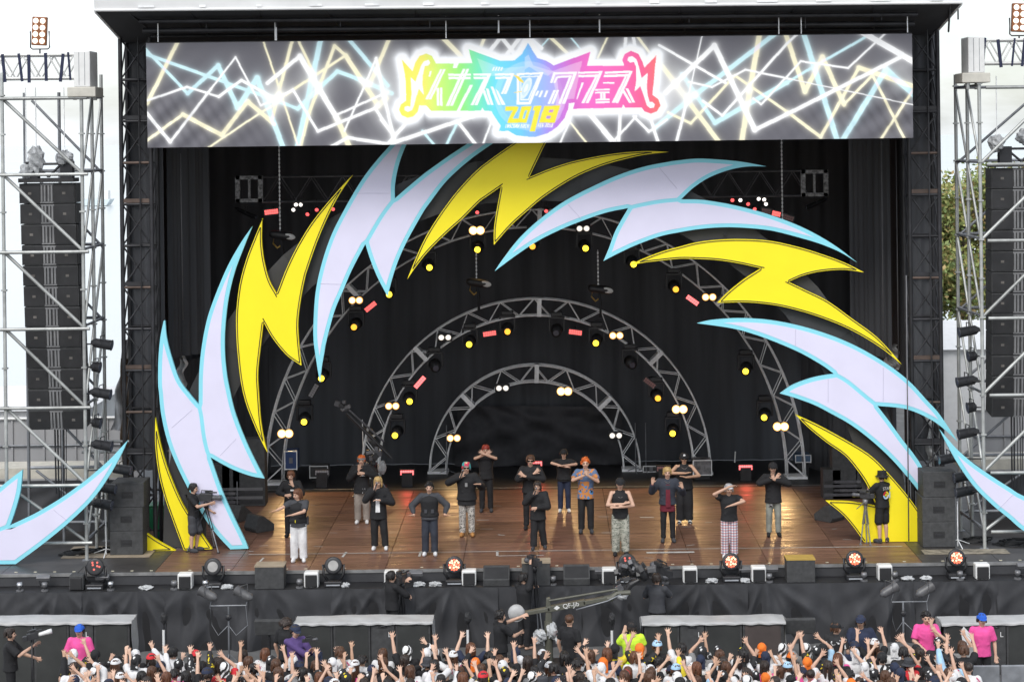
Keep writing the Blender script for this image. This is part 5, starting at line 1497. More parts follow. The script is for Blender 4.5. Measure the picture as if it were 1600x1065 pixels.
# white truss on top with slings
def top_truss(x0p, x1p, y0, y1, lab, endp):
    Y = 1.7
    a, b = PX(x0p, (y0 + y1) / 2, Y), PX(x1p, (y0 + y1) / 2, Y)
    b.z = a.z = PX((endp), (y0 + y1) / 2, Y).z
    h = (y1 - y0) / PPM(Y)
    M_wt = mat('white truss tube', (0.66, 0.66, 0.64), 0.4, 0.2, var=0.12, rand=0.1)
    t = box_truss('top_truss', lab, a, b, h, 0.55, M_wt, 5, 0.035)
    e = PX(endp, (y0 + y1) / 2 + 6, Y)
    MB().b2(e.x - 0.20, e.x + 0.20, Y - 0.4, Y + 0.4, e.z - 0.42, e.z + 0.46).build('end_box', M_whitep, t, bevel=0.02)
    for xx in (-0.07, 0.07):
        boxo('panel_gap', (e.x + xx, Y - 0.401, e.z + 0.02), (0.012, 0.006, 0.8), M_scafd, t)
    MB().b2(e.x - 0.36, e.x + 0.33, Y - 0.42, Y + 0.42, e.z - 0.66, e.z - 0.42).build('end_shoe', mat('beige shoe', (0.55, 0.53, 0.47), 0.6), t, bevel=0.02)
    tubeo('leg_pin', (e.x - 0.2, Y - 0.3, zlL[0] - 0.05), (e.x - 0.2, Y - 0.3, e.z - 0.6), 0.05, M_scaf, t)
    tubeo('leg_pin', (e.x + 0.15, Y + 0.3, zlL[0] - 0.05), (e.x + 0.15, Y + 0.3, e.z - 0.6), 0.05, M_scaf, t)
    M_sl = mat('dark blue sling', (0.02, 0.025, 0.06), 0.8)
    for k in range(9):
        u = 0.08 + 0.1 * k + random.uniform(-0.03, 0.03)
        p = a.lerp(b, u)
        boxo('sling', (p.x, Y - 0.3, p.z - 0.05 * random.random()), (random.uniform(0.04, 0.08), 0.03, h + 0.12), M_sl, t, Matrix.Rotation(random.uniform(-0.12, 0.12), 3, 'Y'))
    return t, a, b, h
tt, ta, tb, th = top_truss(-60, 140, 86, 122, 'white truss with slings on top of the scaffold by the plywood floor', 134)
tt2, ta2, tb2, th2 = top_truss(1522, 1720, 64, 100, 'white truss with slings on top of the scaffold by the tree', 1520)
# eight-lamp light panels on poles
M_am = mat('amber lamp panel', (0.25, 0.09, 0.03), 0.5, var=0.15)
M_lampp = mat('lit panel lamp', (1, 0.9, 0.8), 0.4, var=0, emit=(1.0, 0.86, 0.72), es=0.9)
for px, py, tz, lab in ((62, 49, 122 - 8, 'eight-lamp light panel on the truss beyond the plywood floor'), (1592, 28, 100, 'eight-lamp light panel on the truss beyond the tree')):
    c = PX(px, py, 1.7)
    t = thing('lamp_panel', lab, 'light panel', (c.x, 1.7, ta.z + 0.3), 'eight-lamp panels on the scaffold trusses')
    R_ = Matrix.Rotation(0.05, 3, 'Y')
    MB().box(c, (0.36, 0.14, 0.70), R_).build('housing', M_am, t, bevel=0.02)
    for i in range(2):
        for j in range(4):
            p = c + R_ @ Vector(((i - 0.5) * 0.17, -0.075, (j - 1.5) * 0.165))
            MB().ell(p, (0.068, 0.02, 0.068), 14, 8).build('lamp', M_lampp, t, smooth=True)
    MB().path([c + Vector((-0.23, 0, 0)), c + Vector((-0.23, 0, -0.4)), c + Vector((-0.18, 0, -0.44)), c + Vector((0.2, 0, -0.44)), c + Vector((0.24, 0, -0.4)), c + Vector((0.23, 0, 0))], 0.018, 6).build('yoke', M_blkpaint, t)
    zb = (ta if px < 800 else ta2).z + th / 2
    tubeo('pole', (c.x, 1.7, zb), (c.x, 1.7, c.z - 0.43), 0.02, M_blkpaint, t)
def line_array(px0, px1, ytop, ybot, n, lab, shift, Y=1.9):
    pc = (px0 + px1) / 2
    top = PX(pc, ytop, Y)
    w = (px1 - px0) / PPM(Y)
    h = (ybot - ytop) / PPM(Y) / n
    t = thing('line_array', lab, 'line array', top, 'hanging line arrays')
    MB().b2(top.x - w / 2, top.x + w / 2, Y - 0.1, Y + 0.5, top.z + 0.02, top.z + 0.12).build('bumper', M_blkpaint, t)
    base = None
    for k in range(n):
        x = top.x + shift * (k / n) / PPM(Y)
        zc_ = top.z - h * (k + 0.5)
        tilt = 0.0 + 0.012 * k
        if base is None:
            m0 = MB().b2(-w / 2, w / 2, 0, 0.65, -h / 2 + 0.012, h / 2 - 0.012).mesh('array_cabinet', M_blkbox)
            g0 = MB().b2(-w * 0.18, w * 0.18, -0.012, 0, -h / 2 + 0.035, h / 2 - 0.035).mesh('grille', M_grille)
            hm = MB()
            for sx in (-1, 1):
                for q in (0, 1):
                    hm.b2(sx * w * (0.035 + 0.055 * q) - 0.022, sx * w * (0.035 + 0.055 * q) + 0.022, -0.03, -0.006, -h / 2 + 0.05, h / 2 - 0.05)
            hm.b2(-w * 0.12, w * 0.12, -0.008, 0.0, h / 2 - 0.06, h / 2 - 0.02)
            hm.b2(-w * 0.12, w * 0.12, -0.02, 0.0, -h / 2 + 0.012, -h / 2 + 0.045)
            h0 = hm.mesh('horn_slots', M_horn)
            b0 = MB().b2(-0.04, 0.04, -0.02, -0.012, -0.03, 0.03).mesh('badge', M_rim)
            s0 = MB().b2(w / 2 + 0.005, w / 2 + 0.03, 0.05, 0.5, -h / 2 + 0.02, h / 2 - 0.02).mesh('side_rail', M_blkpaint)
            base = True
        o = obj('array_cabinet', m0)
        o.matrix_basis = Matrix.Translation((x, Y, zc_)) @ Matrix.Rotation(tilt, 4, 'X')
        par(o, t)
        for nm, mm, off in (('grille', g0, -w * 0.305), ('grille', g0, w * 0.305), ('horn_slots', h0, 0), ('badge', b0, -w * 0.31), ('badge', b0, w * 0.31), ('side_rail', s0, 0)):
            c_ = obj(nm, mm)
            c_.matrix_basis = Matrix.Translation((x, Y, zc_)) @ Matrix.Rotation(tilt, 4, 'X') @ Matrix.Translation((off, 0, 0))
            par(c_, o)
    for k in range(5):
        xx = top.x + shift / PPM(Y) + (k - 2) * 0.07
        tubeo('cable', (xx, Y + 0.3, top.z - h * n), (xx + random.uniform(-0.03, 0.03), Y + 0.3, S + 1.2 + 0.3 * random.random()), 0.022 if k < 2 else 0.012, M_blkpaint, t, 6)
    return t, top
la, topL = line_array(30, 116, 286, 672, 12, 'tall hanging line array of black speakers in the scaffold by the plywood floor', 12)
lb_, topR = line_array(1549, 1637, 262, 652, 12, 'tall hanging line array of black speakers in the scaffold by the tree', -4)
# wrapped motors above the arrays
M_wrap = mat('plastic wrap over motors', (0.36, 0.37, 0.38), 0.25, var=0.5, scale=7, bump=0.9, bscale=16)
for top, lab, pts in ((topL, 'plastic-wrapped hoist motors above the line array by the plywood floor', ((-0.25, 0.55, 0.26, 0.42), (0.45, 0.62, 0.28, 0.22), (-0.5, 0.3, 0.2, 0.25))), (topR, 'plastic-wrapped hoist motors above the line array by the tree', ((-0.55, 0.6, 0.24, 0.26), (0.15, 0.75, 0.3, 0.25)))):
    t = thing('hoist_motor', lab, 'hoist', top + Vector((0, 0.3, 0.12)), 'wrapped hoist motors')
    for (dx, dz, rx, rz) in pts:
        MB().ell((top.x + dx, 1.9, top.z + dz), (rx * 0.8, 0.2, rz * 0.8), 13, 9, jit=0.24).build('wrapped_body', M_wrap, t)
        tubeo('chain', (top.x + dx, 1.9, top.z + dz), (top.x + dx, 1.9, ta.z - 0.5), 0.012, M_alu, t, 6)
    for dx in (-0.35, 0.5):
        boxo('chain_bag', (top.x + dx, 1.95, top.z + 0.28), (0.3, 0.25, 0.5), M_black, t)
    tubeo('hanger', (top.x - 0.3, 1.9, top.z + 0.45), (top.x + 0.05, 1.9, top.z + 0.15), 0.03, M_blkpaint, t)
    tubeo('hanger', (top.x + 0.35, 1.9, top.z + 0.45), (top.x + 0.05, 1.9, top.z + 0.15), 0.03, M_blkpaint, t)
    tubeo('hanger', (top.x - 0.3, 1.9, top.z + 0.47), (top.x + 0.35, 1.9, top.z + 0.47), 0.03, M_blkpaint, t)
# side spotlights on the scaffolds
PC = [(160, 537, 1), (150, 573, 0), (158, 614, 1), (151, 660, 0), (160, 695, 1), (190, 733, 1), (166, 762, 1), (160, 787, 1)]
side = ['%s on the scaffold by the plywood floor', '%s on the scaffold by the tree']
order = ['topmost', 'second', 'third', 'fourth', 'fifth', 'sixth', 'seventh', 'lowest']
for sg, lst in ((0, PC), (1, [(1513, 517, 1), (1519, 556, 0), (1510, 595, 1), (1518, 636, 0), (1512, 676, 1), (1482, 716, 1), (1505, 744, 1), (1508, 767, 1)])):
    for k, (px, py, big) in enumerate(lst):
        c = PX(px, py, 1.6)
        d = (1.0, -0.1, -0.15) if sg == 0 else (-1.0, -0.1, -0.15)
        tt_ = par_can(c, d, ('%s black %s' % (order[k], 'par can' if big else 'small flood lamp')) and side[sg] % ('%s black %s from the top' % (order[k], 'par can' if big else 'small flood lamp')), 0.46 if big else 0.2, 0.125 if big else 0.13, grp='side lights on the scaffolds')
        post = inL if sg == 0 else inR
        tubeo('arm', c, (post[0], post[1], c.z + 0.02), 0.02, M_blkpaint, tt_, 6)
# --- guard cloth, beam and site walls behind the wings
M_grey = mat('grey panel wall', (0.34, 0.34, 0.35), 0.7, var=0.12, scale=0.7, stretch=(4, 4, 0.5))
M_beam = mat('beige boarding', (0.55, 0.52, 0.45), 0.7, var=0.15)
for (pa, pb, dy, wlab) in ((-60, 186, 0, 'beyond the plywood floor'), (1540, 1720, -15, 'beyond the scaffold by the tree')):
    p, q = PX(pa, 790, 5.0), PX(pb, 790, 5.0)
    zt_ = PX((pa + pb) / 2, 750 + dy, 5.0).z
    o = fold_panel(p.x, q.x, S, zt_, 5.0, 77 + pa, amp=0.06, nu=60, nv=22).build('guard_cloth', M_skirt, None, smooth=True)
    tag(o, 'black guard cloth hanging in creases ' + wlab, 'cloth')
    zb0 = PX((pa + pb) / 2, 730 + dy, 5.6).z
    o = MB().b2(p.x - 0.5, q.x + 0.1, 5.5, 6.6, zb0 - 0.28, zb0).build('walkway_beam', M_beam)
    tag(o, 'beige boarded walkway edge above the guard cloth ' + wlab, 'walkway')
    t = thing('panel_wall', 'grey corrugated site wall ' + wlab, 'wall', ((p.x + q.x) / 2, 9, 0))
    zw = PX((pa + pb) / 2, 654 + dy, 9).z
    a_, b_ = PX(pa - 20, 650, 9).x, PX(min(pb + 30, 1720), 650, 9).x
    n = int((b_ - a_) / 0.9)
    for k in range(n + 1):
        x = a_ + k * 0.9
        MB().b2(x, x + 0.885, 9.0, 9.06, 0.0, zw).build('wall_panel', M_grey, t, bevel=0.01)
        boxo('rib', (x, 8.98, zw / 2), (0.05, 0.05, zw), M_grey, t)
    tubeo('rail', (a_, 8.95, zw - 0.75), (b_, 8.95, zw - 0.75), 0.03, M_scafd, t)
    tubeo('rail', (a_, 8.95, zw + 0.02), (b_, 8.95, zw + 0.02), 0.04, M_whitep, t)
# white tents behind
M_tent = mat('white tent cloth', (0.8, 0.8, 0.8), 0.6, var=0.06, bump=0.3, bscale=1.5)
def tent(x0, x1, y0, y1, zw, zr, lab):
    t = thing('white_tent', lab, 'tent', ((x0 + x1) / 2, (y0 + y1) / 2, 0), 'white tents behind the stage')
    for (p, q) in (((x0, y0), (x1, y0)), ((x1, y0), (x1, y1)), ((x1, y1), (x0, y1)), ((x0, y1), (x0, y0))):
        MB().grid(10, 3, lambda u, v: (p[0] + (q[0] - p[0]) * u + 0.03 * math.sin(u * 20), p[1] + (q[1] - p[1]) * u + 0.04 * math.sin(u * 25), zw * v)).build('tent_wall', M_tent, t, smooth=True)
    xm, ym = (x0 + x1) / 2, (y0 + y1) / 2
    MB().add([(x0 - .2, y0 - .2, zw), (x1 + .2, y0 - .2, zw), (x1 + .2, y1 + .2, zw), (x0 - .2, y1 + .2, zw), (xm - 1, ym, zr), (xm + 1, ym, zr)], [(0, 1, 5, 4), (1, 2, 5), (2, 3, 4, 5), (3, 0, 4)]).build('tent_roof', M_tent, t)
    return t
tent(PX(1462, 560, 17).x, PX(1590, 560, 17).x, 17, 22, PX(1500, 545, 17).z, PX(1500, 512, 17).z, 'white tent behind the scaffold by the tree')
tent(PX(-80, 620, 13).x, PX(128, 620, 13).x, 13, 18, PX(60, 640, 13).z, PX(60, 618, 13).z, 'white tent behind the grey wall by the plywood floor')
# tarpaulins draped at the tower feet
M_tarp = mat('grey silver tarp', (0.42, 0.42, 0.43), 0.4, var=0.4, scale=3, bump=0.7, bscale=5)
for pa, pb, y0, y1, Y, lab, mm in ((172, 203, 530, 672, 4.2, 'grey tarp slung beside the tower by the green bin', M_tarp), (190, 207, 560, 780, 3.9, 'brown stained cloth hanging on the tower by the green bin', mat('brown stained cloth', (0.11, 0.075, 0.05), 0.8, var=0.6, scale=2)),
                            (1436, 1460, 500, 680, 3.9, 'brown stained cloth hanging on the tower by the tree', mat('brown stained cloth', (0.11, 0.075, 0.05), 0.8)), (1384, 1404, 538, 578, 6.0, 'white side wall of a tent glimpsed behind the last yellow bolt', M_tent), (266, 290, 548, 605, 6.0, 'white scrap of tent glimpsed behind the tall swoosh tip', M_tent),
                            (1448, 1475, 640, 730, 3.4, 'shiny plastic bundle hanging in the tower by the tree', M_wrap)):
    def fn(u, v, pa=pa, pb=pb, y0=y0, y1=y1, Y=Y):
        narrow = 1.0 if pa not in (172, 266) else (0.25 + 0.75 * (1 - v) if pa == 172 else 0.15 + 0.85 * (1 - v))
        px = pb + (pa - pb) * (1 - u) * narrow
        q = PX(px, y1 + (y0 - y1) * v, Y)
        return (q.x + 0.05 * math.sin(v * 12), Y + 0.09 * math.sin(u * 9 + v * 7) + 0.05 * math.sin(v * 23), q.z)
    o = MB().grid(14, 20, fn).build('tarp_sheet', mm, None, smooth=True)
    tag(o, lab, 'tarp')
# rails behind the slim bolt
t = thing('pipe_rail', 'two level scaffold pipes behind the slim yellow bolt', 'pipe rail', PX(220, 700, 3.7))
for y in (690, 706):
    tubeo('pipe', PX(128, y, 3.7), PX(264, y - 1.5, 3.7), 0.035, M_scaf, t)
tubeo('post', PX(262, 680, 3.72), Vector((PX(262, 680, 3.72).x, 3.72, S)), 0.035, M_scafd, t)
# cables on deck
M_cable = mat('black cable', (0.015, 0.015, 0.016), 0.6)
for k, (px, py, n, lab) in enumerate(((115, 866, 5, 'tangle of black cables on the deck beside the low forked swoosh'), (160, 862, 4, 'loose black cables beside the speaker stack on plywood'), (1575, 850, 5, 'coil of black cables beside the scaffold foot'), (1520, 846, 4, 'heap of black cables behind the speaker stack'))):
    c = FP(px, py)
    m = MB()
    for q in range(n):
        ph = random.uniform(0, 6)
        m.path([c + Vector((0.32 * math.cos(ph + a * 0.5) * (1 + 0.2 * math.sin(a * 3 + q)) + 0.06 * q, 0.22 * math.sin(ph + a * 0.5), 0.025 + 0.02 * q)) for a in range(13)], 0.018, 5)
    o = m.build('cable_coil', M_cable, None, smooth=True)
    tag(o, lab, 'cable')

# ------------------------------------------------------------ subwoofers in the pit
M_subg = mat('dusty sub grille', (0.035, 0.037, 0.036), 0.7, var=0.25, scale=3)
M_subgb = mat('brownish sub grille', (0.07, 0.055, 0.052), 0.7, var=0.25, scale=3)
M_cover = mat('grey rain cover', (0.42, 0.42, 0.42), 0.5, var=0.15, scale=3, bump=0.5, bscale=6)
LTXT = textm('L', 0.16, M_whitep)
def subs(x0p, x1p, cuts, near, row, Y=-3.4, ytop=973, Lx=None, brown=None):
    dpt = 0.46
    a, b = PX(x0p, ytop, Y), PX(x1p, ytop, Y)
    z1 = (a.z + b.z) / 2
    es = [x0p] + cuts + [x1p]
    nth = ['first', 'second', 'third', 'fourth']
    for k in range(len(es) - 1):
        xa, xb = PX(es[k], ytop, Y).x + 0.006, PX(es[k + 1], ytop, Y).x - 0.006
        isL = Lx and es[k] < Lx < es[k + 1]
        t = thing('subwoofer', '%s subwoofer%s from %s, %s' % (nth[k], ' (marked L)' if isL else '', near, row), 'subwoofer', ((xa + xb) / 2, Y + dpt / 2, 0), 'subwoofers in the pit')
        MB().b2(xa, xb, Y, Y + dpt, 0.0, z1).build('cabinet', M_blkbox, t, bevel=0.015)
        if (xb - xa) > 0.62:
            MB().b2(xa + 0.05, xb - 0.05, Y - 0.012, Y, 0.06, z1 - 0.06).build('grille', M_subgb if brown == k else M_subg, t, bevel=0.006)
        else:
            MB().b2((xa + xb) / 2 - 0.1, (xa + xb) / 2 + 0.1, Y - 0.01, Y + 0.01, z1 - 0.11, z1 - 0.05).build('handle', M_grille, t)
            MB().path([((xa + xb) / 2 - 0.05, Y - 0.01, z1 - 0.08), ((xa + xb) / 2, Y - 0.03, z1 - 0.06), ((xa + xb) / 2 + 0.05, Y - 0.01, z1 - 0.08)], 0.008, 5).build('latch', M_chrome, t)
        if isL:
            l = obj('letter_mark', LTXT)
            q = PX(Lx, ytop + 18, Y - 0.018)
            l.location = (q.x, Y - 0.018, q.z)
            par(l, t)
    t = thing('rain_cover', 'grey plastic rain cover over the subwoofers ' + row, 'rain cover', ((a.x + b.x) / 2, Y + dpt / 2, z1), 'rain covers in the pit')
    def cv(u, v):
        x = a.x - 0.05 + (b.x - a.x + 0.10) * u
        lift = 0.022 + 0.02 * math.sin(u * 7 + x0p) + 0.008 * math.sin(u * 25 + v * 5)
        side_ = min(1.0, min(u, 1 - u) * 14)
        if v < 0.12:
            return (x, Y - 0.05 - 0.012 * math.sin(u * 60), z1 - 0.03 + v * 0.4 + 0.008 * math.sin(u * 47 + x0p))
        w_ = (v - 0.12) / 0.88
        return (x, Y - 0.05 + w_ * (dpt + 0.1), z1 + 0.022 + lift * math.sin(w_ * 2.6) * side_ + 0.02 * w_)
    MB().grid(90, 14, cv).build('cover_top', M_cover, t, smooth=True)
    for xe in (a.x - 0.055, b.x + 0.055):
        MB().grid(6, 8, lambda u, v: (xe + 0.02 * math.sin(v * 6 + u * 5), Y - 0.05 + u * (dpt + 0.1), 0.3 + (z1 - 0.25) * v)).build('cover_flap', M_cover, t, smooth=True)
subs(-45, 203, [52, 108, 146], 'the scaffold side', 'behind the white-lens photographer', Lx=136)
subs(463, 673, [520, 579, 617], 'the purple shirt', 'below the tall pit camera', Lx=609)
subs(1006, 1224, [1062, 1101, 1160], 'the lime vest guard', 'below the shoulder rig', Lx=1093, brown=3)
subs(1474, 1720, [1536, 1572, 1640], 'the spotlight stand', 'behind the white paper fan', Lx=1565)
for px0, px1, pyt, lab in ((398, 442, 967, 'black flat monitor on a stand beside the covered subwoofers'), (1227, 1274, 965, 'black flat monitor on a stand in front of the skirt beside the navy cap man')):
    a, b = PX(px0, pyt, -2.6), PX(px1, pyt + 24, -2.6)
    t = thing('prompt_monitor', lab, 'monitor', ((a.x + b.x) / 2, -2.6, 0), 'black prompt monitors in the pit')
    xm = (a.x + b.x) / 2
    MB().box((xm, -2.6, (a.z + b.z) / 2), (b.x - a.x, 0.12, a.z - b.z), Matrix.Rotation(0.2, 3, 'X')).build('screen_housing', M_blkbox, t, bevel=0.02)
    tubeo('pole', (xm, -2.55, 0.1), (xm, -2.55, b.z + 0.1), 0.03, M_blkpaint, t)
    MB().box((xm, -2.55, 0.05), (0.6, 0.5, 0.1)).build('foot', M_blkpaint, t, bevel=0.02)
# audience microphones
for px, py, lab in ((256, 965, 'fuzzy black audience microphone on a pole beside the covered subwoofers'), (731, 965, 'fuzzy black audience microphone on a pole below the glowing wash light'), (956, 966, 'fuzzy black audience microphone on a pole beside the yellow vest guard')):
    c = PX(px, py, -4.0)
    t = thing('audience_microphone', lab, 'microphone', (c.x, -4.0, 0), 'fuzzy microphones on poles in the pit')
    MB().ell(c, (0.075, 0.075, 0.13), 14, 10, jit=0.12).build('wind_shield', M_grille, t)
    tubeo('pole', (c.x, -4.0, 0.0), (c.x, -4.0, c.z - 0.1), 0.02, M_blkpaint, t)
    tubeo('white_sleeve', (c.x - 0.005, -4.02, c.z - 0.75), (c.x - 0.005, -4.02, c.z - 0.25), 0.028, M_whitep, t)
    for k in range(3):
        an = k * 2.09
        tubeo('leg', (c.x, -4, 0.3), (c.x + 0.3 * math.cos(an), -4 + 0.3 * math.sin(an), 0.01), 0.012, M_blkpaint, t, 6)
# spotlight pairs on stands in the pit
def spot_stand(pxs, pole, ybar, Y, lab, dirs):
    q = PX(pole, ybar, Y)
    t = thing('spotlight_stand', lab, 'light stand', (q.x, Y, 0), 'pit stands with two spotlights')
    tubeo('pole', (q.x, Y, 0), (q.x, Y, q.z), 0.022, M_scafd, t)
    tubeo('crossbar', PX(pxs[0] + 4, ybar, Y), PX(pxs[1] + 4, ybar - 1, Y), 0.016, M_scafd, t)
    for k in range(3):
        an = k * 2.09 + 0.4
        tubeo('leg', (q.x, Y, 0.5), (q.x + 0.45 * math.cos(an), Y + 0.45 * math.sin(an), 0.01), 0.014, M_scafd, t, 6)
    MB().ell((q.x, Y - 0.03, q.z - 0.25), (0.07, 0.04, 0.07), 10, 6).build('clamp_knob', M_blkpaint, t, smooth=True)
    for k, px in enumerate(pxs):
        c = PX(px, ybar - 18, Y)
        d = Vector(dirs)
        par_can(c, d, lab.replace('stand with two grey spotlights', 'grey spotlight') + (', outer one' if k == 0 else ', inner one'), 0.40, 0.11, m=mat('grey spotlight paint', (0.10, 0.10, 0.105), 0.4, var=0.3), grp='grey spotlights on the pit stands', name='pit_spotlight')
        MB().path([c + Vector((0.1, 0, -0.05)), PX(px + 3, ybar, Y), PX(px + 6, ybar + 30, Y), PX((px + pole) / 2, ybar + 46, Y), PX(pole, ybar + 30, Y)], 0.009, 5).build('lead', M_scafd, t, smooth=True)
spot_stand((325, 381), 357, 946, -2.8, 'stand with two grey spotlights in front of the skirt below the unlit wash light', (-0.9, 0.5, 0.35))
spot_stand((1389, 1445), 1411, 940, -2.8, 'stand with two grey spotlights in front of the skirt behind the pink shirt staff', (0.9, 0.5, 0.35))
# crowd barrier
t = thing('crowd_barrier', 'low grey aluminium crowd barrier in front of the audience', 'barrier', (0, -6.2, 0))
for k in range(20):
    x = -9.1 + k * 1.03
    MB().b2(x, x + 1.0, -6.25, -6.19, 0.1, 1.0).build('barrier_panel', M_scafd, t, bevel=0.02)
    tubeo('strut', (x + 0.5, -6.19, 0.9), (x + 0.5, -5.5, 0.06), 0.03, M_scafd, t)
    boxo('foot_plate', (x + 0.5, -5.9, 0.03), (0.95, 1.0, 0.03), M_scafd, t)
# ============================================================ people
SKINS = [mat('skin %d' % i, c, 0.55, var=0.06, scale=9) for i, c in enumerate([(0.58, 0.36, 0.26), (0.50, 0.30, 0.20), (0.64, 0.42, 0.31), (0.40, 0.22, 0.14)])]
def cloth(name, col, rough=0.85):
    return mat('cloth ' + name, col, rough, var=0.18, scale=7, bump=0.5, bscale=14)
C_black = cloth('black', (0.013, 0.013, 0.015)); C_char = cloth('charcoal', (0.05, 0.052, 0.06)); C_white = cloth('white', (0.72, 0.72, 0.73)); C_grey = cloth('grey', (0.25, 0.25, 0.25))
C_navy = cloth('navy', (0.02, 0.028, 0.06)); C_pink = cloth('hot pink', (0.80, 0.09, 0.33)); C_sage = cloth('sage grey', (0.24, 0.25, 0.22)); C_wine = cloth('burgundy', (0.13, 0.012, 0.025)); C_denim = cloth('dark denim', (0.03, 0.035, 0.05))
C_taupe = cloth('taupe', (0.30, 0.26, 0.23)); C_red = cloth('red', (0.62, 0.03, 0.04)); C_blue = cloth('royal blue', (0.02, 0.11, 0.55)); C_orange = cloth('orange', (0.80, 0.18, 0.02)); C_yellow = cloth('yellow', (0.82, 0.66, 0.04)); C_lime = cloth('hi-vis lime', (0.62, 0.90, 0.05))
C_lblue = cloth('light blue', (0.40, 0.62, 0.82)); C_beige = cloth('beige', (0.55, 0.45, 0.33)); C_purple = cloth('purple', (0.10, 0.06, 0.20)); C_tan = cloth('tan', (0.45, 0.22, 0.07)); C_teal = cloth('teal', (0.04, 0.35, 0.38))
C_leo = ramp_mat('cloth leopard', 'leopard', (0.55, 0.52, 0.48), (0.02, 0.02, 0.02), (0.5, 0.47, 0.43), scale=26)
C_camo = ramp_mat('cloth camouflage', 'camo', (0.42, 0.42, 0.36), (0.10, 0.11, 0.09), (0.32, 0.33, 0.28), scale=11)
C_plaid = ramp_mat('cloth plaid', 'plaid', (0.72, 0.70, 0.72), (0.30, 0.33, 0.42), (0.85, 0.35, 0.35), scale=5)
C_print = ramp_mat('cloth graphic print', 'print', (0.10, 0.16, 0.28), (0.55, 0.22, 0.06), (0.08, 0.25, 0.5), scale=6)
C_stripe = ramp_mat('cloth zebra stripe', 'stripe', (0.02, 0.02, 0.02), (0.75, 0.75, 0.75), scale=5)
C_logo = ramp_mat('cloth black with white print', 'print', (0.02, 0.02, 0.022), (0.02, 0.02, 0.022), (0.7, 0.7, 0.7), scale=12)
C_logoy = ramp_mat('cloth black with yellow print', 'print', (0.02, 0.02, 0.022), (0.02, 0.02, 0.022), (0.8, 0.62, 0.03), scale=12)
C_wprint = ramp_mat('cloth white with print', 'print', (0.72, 0.72, 0.72), (0.72, 0.72, 0.72), (0.5, 0.1, 0.2), scale=9)
H = {n: mat('hair ' + n, c, 0.45, var=0.55, scale=26, stretch=(1, 1, 0.22), bump=1.0, bscale=45) for n, c in dict(black=(0.012, 0.010, 0.010), dark=(0.028, 0.018, 0.014), brown=(0.085, 0.038, 0.020), copper=(0.13, 0.05, 0.024), blond=(0.45, 0.30, 0.12), orange=(0.60, 0.12, 0.015), red=(0.30, 0.03, 0.02), grey=(0.35, 0.35, 0.36)).items()}
H['rainbow'] = ramp_mat('hair rainbow', 'print', (0.05, 0.35, 0.35), (0.6, 0.05, 0.10), (0.65, 0.6, 0.3), scale=7)
M_eye = mat('dark eye', (0.01, 0.008, 0.008), 0.2, var=0)
M_lip = mat('lips', (0.30, 0.10, 0.09), 0.5, var=0)
BASE = dict(sa=(-.185, .01, 1.405), sb=(.185, .01, 1.405), ea=(-.27, .03, 1.13), eb=(.27, .03, 1.13), wa=(-.27, -.06, .88), wb=(.27, -.06, .88),
            ha=None, hb=None, na=None, nb=None, ka=(-.105, -.015, .50), kb=(.105, -.015, .50), fa=(-.11, .02, .085), fb=(.11, .02, .085), yaw=0.0, pitch=0.0, spread=0.22, curl=0.25, lean=0.0)
REM, DONE = [], {}
HS = 1.08
def later(key, mb, vox, smooth=2):
    REM.append((key, mb, vox, smooth))
def flush():
    tmp = []
    for key, mb, vox, sm in REM:
        o = bpy.data.objects.new('tmp', mb.mesh('tmp'))
        COL.objects.link(o)
        r = o.modifiers.new('r', 'REMESH')
        r.mode = 'VOXEL'
        r.voxel_size = vox
        r.use_smooth_shade = True
        if sm:
            s_ = o.modifiers.new('s', 'SMOOTH')
            s_.factor = 0.5
            s_.iterations = sm
        tmp.append((key, o))
    dg = bpy.context.evaluated_depsgraph_get()
    for key, o in tmp:
        DONE[key] = bpy.data.meshes.new_from_object(o.evaluated_get(dg))
    for key, o in tmp:
        m = o.data
        bpy.data.objects.remove(o)
        bpy.data.meshes.remove(m)
    REM.clear()
def headxf(p):
    piv = Vector((0, 0.01, 1.50))
    R_ = Matrix.Rotation(p['yaw'], 3, 'Z') @ Matrix.Rotation(p['pitch'], 3, 'X')
    return lambda v: R_ @ (Vector(v) - piv) + piv, R_
def hand(mb, w, d, n, side, sp, curl):
    w, d = Vector(w), Vector(d).normalized()
    n = Vector(n)
    n = (n - d * n.dot(d))
    n = n.normalized() if n.length > 1e-3 else d.orthogonal().normalized()
    s_ = d.cross(n).normalized() * side
    # flattened palm
    q_ = HS
    d0, d = d, d * q_
    s_ = s_ * q_
    for k in (-1, 0, 1):
        mb.cap(w + s_ * 0.012 * k, 0.020, w + d * 0.082 + s_ * 0.024 * k, 0.0165, 8)
    for k, L in enumerate((0.066, 0.076, 0.070, 0.056)):
        off = (k - 1.5) * 0.0215
        a = w + d * 0.088 + s_ * off
        fd = (d + s_ * sp * (k - 1.5) * 0.55).normalized() * q_
        m_ = a + (fd + n * curl * 0.5).normalized() * L * 0.55
        e = m_ + (fd + n * curl * 1.4).normalized() * L * 0.45
        mb.cap(a, 0.0105, m_, 0.0100, 6)
        mb.cap(m_, 0.0100, e, 0.0085, 6)
    tb = w + d * 0.03 - s_ * 0.026
    tm = tb + (d * 0.6 - s_ * 0.8).normalized() * 0.042
    mb.cap(tb, 0.0125, tm, 0.011, 6)
    mb.cap(tm, 0.011, tm + (d * 0.85 - s_ * 0.45 + n * curl * 0.4).normalized() * 0.036, 0.0095, 6)
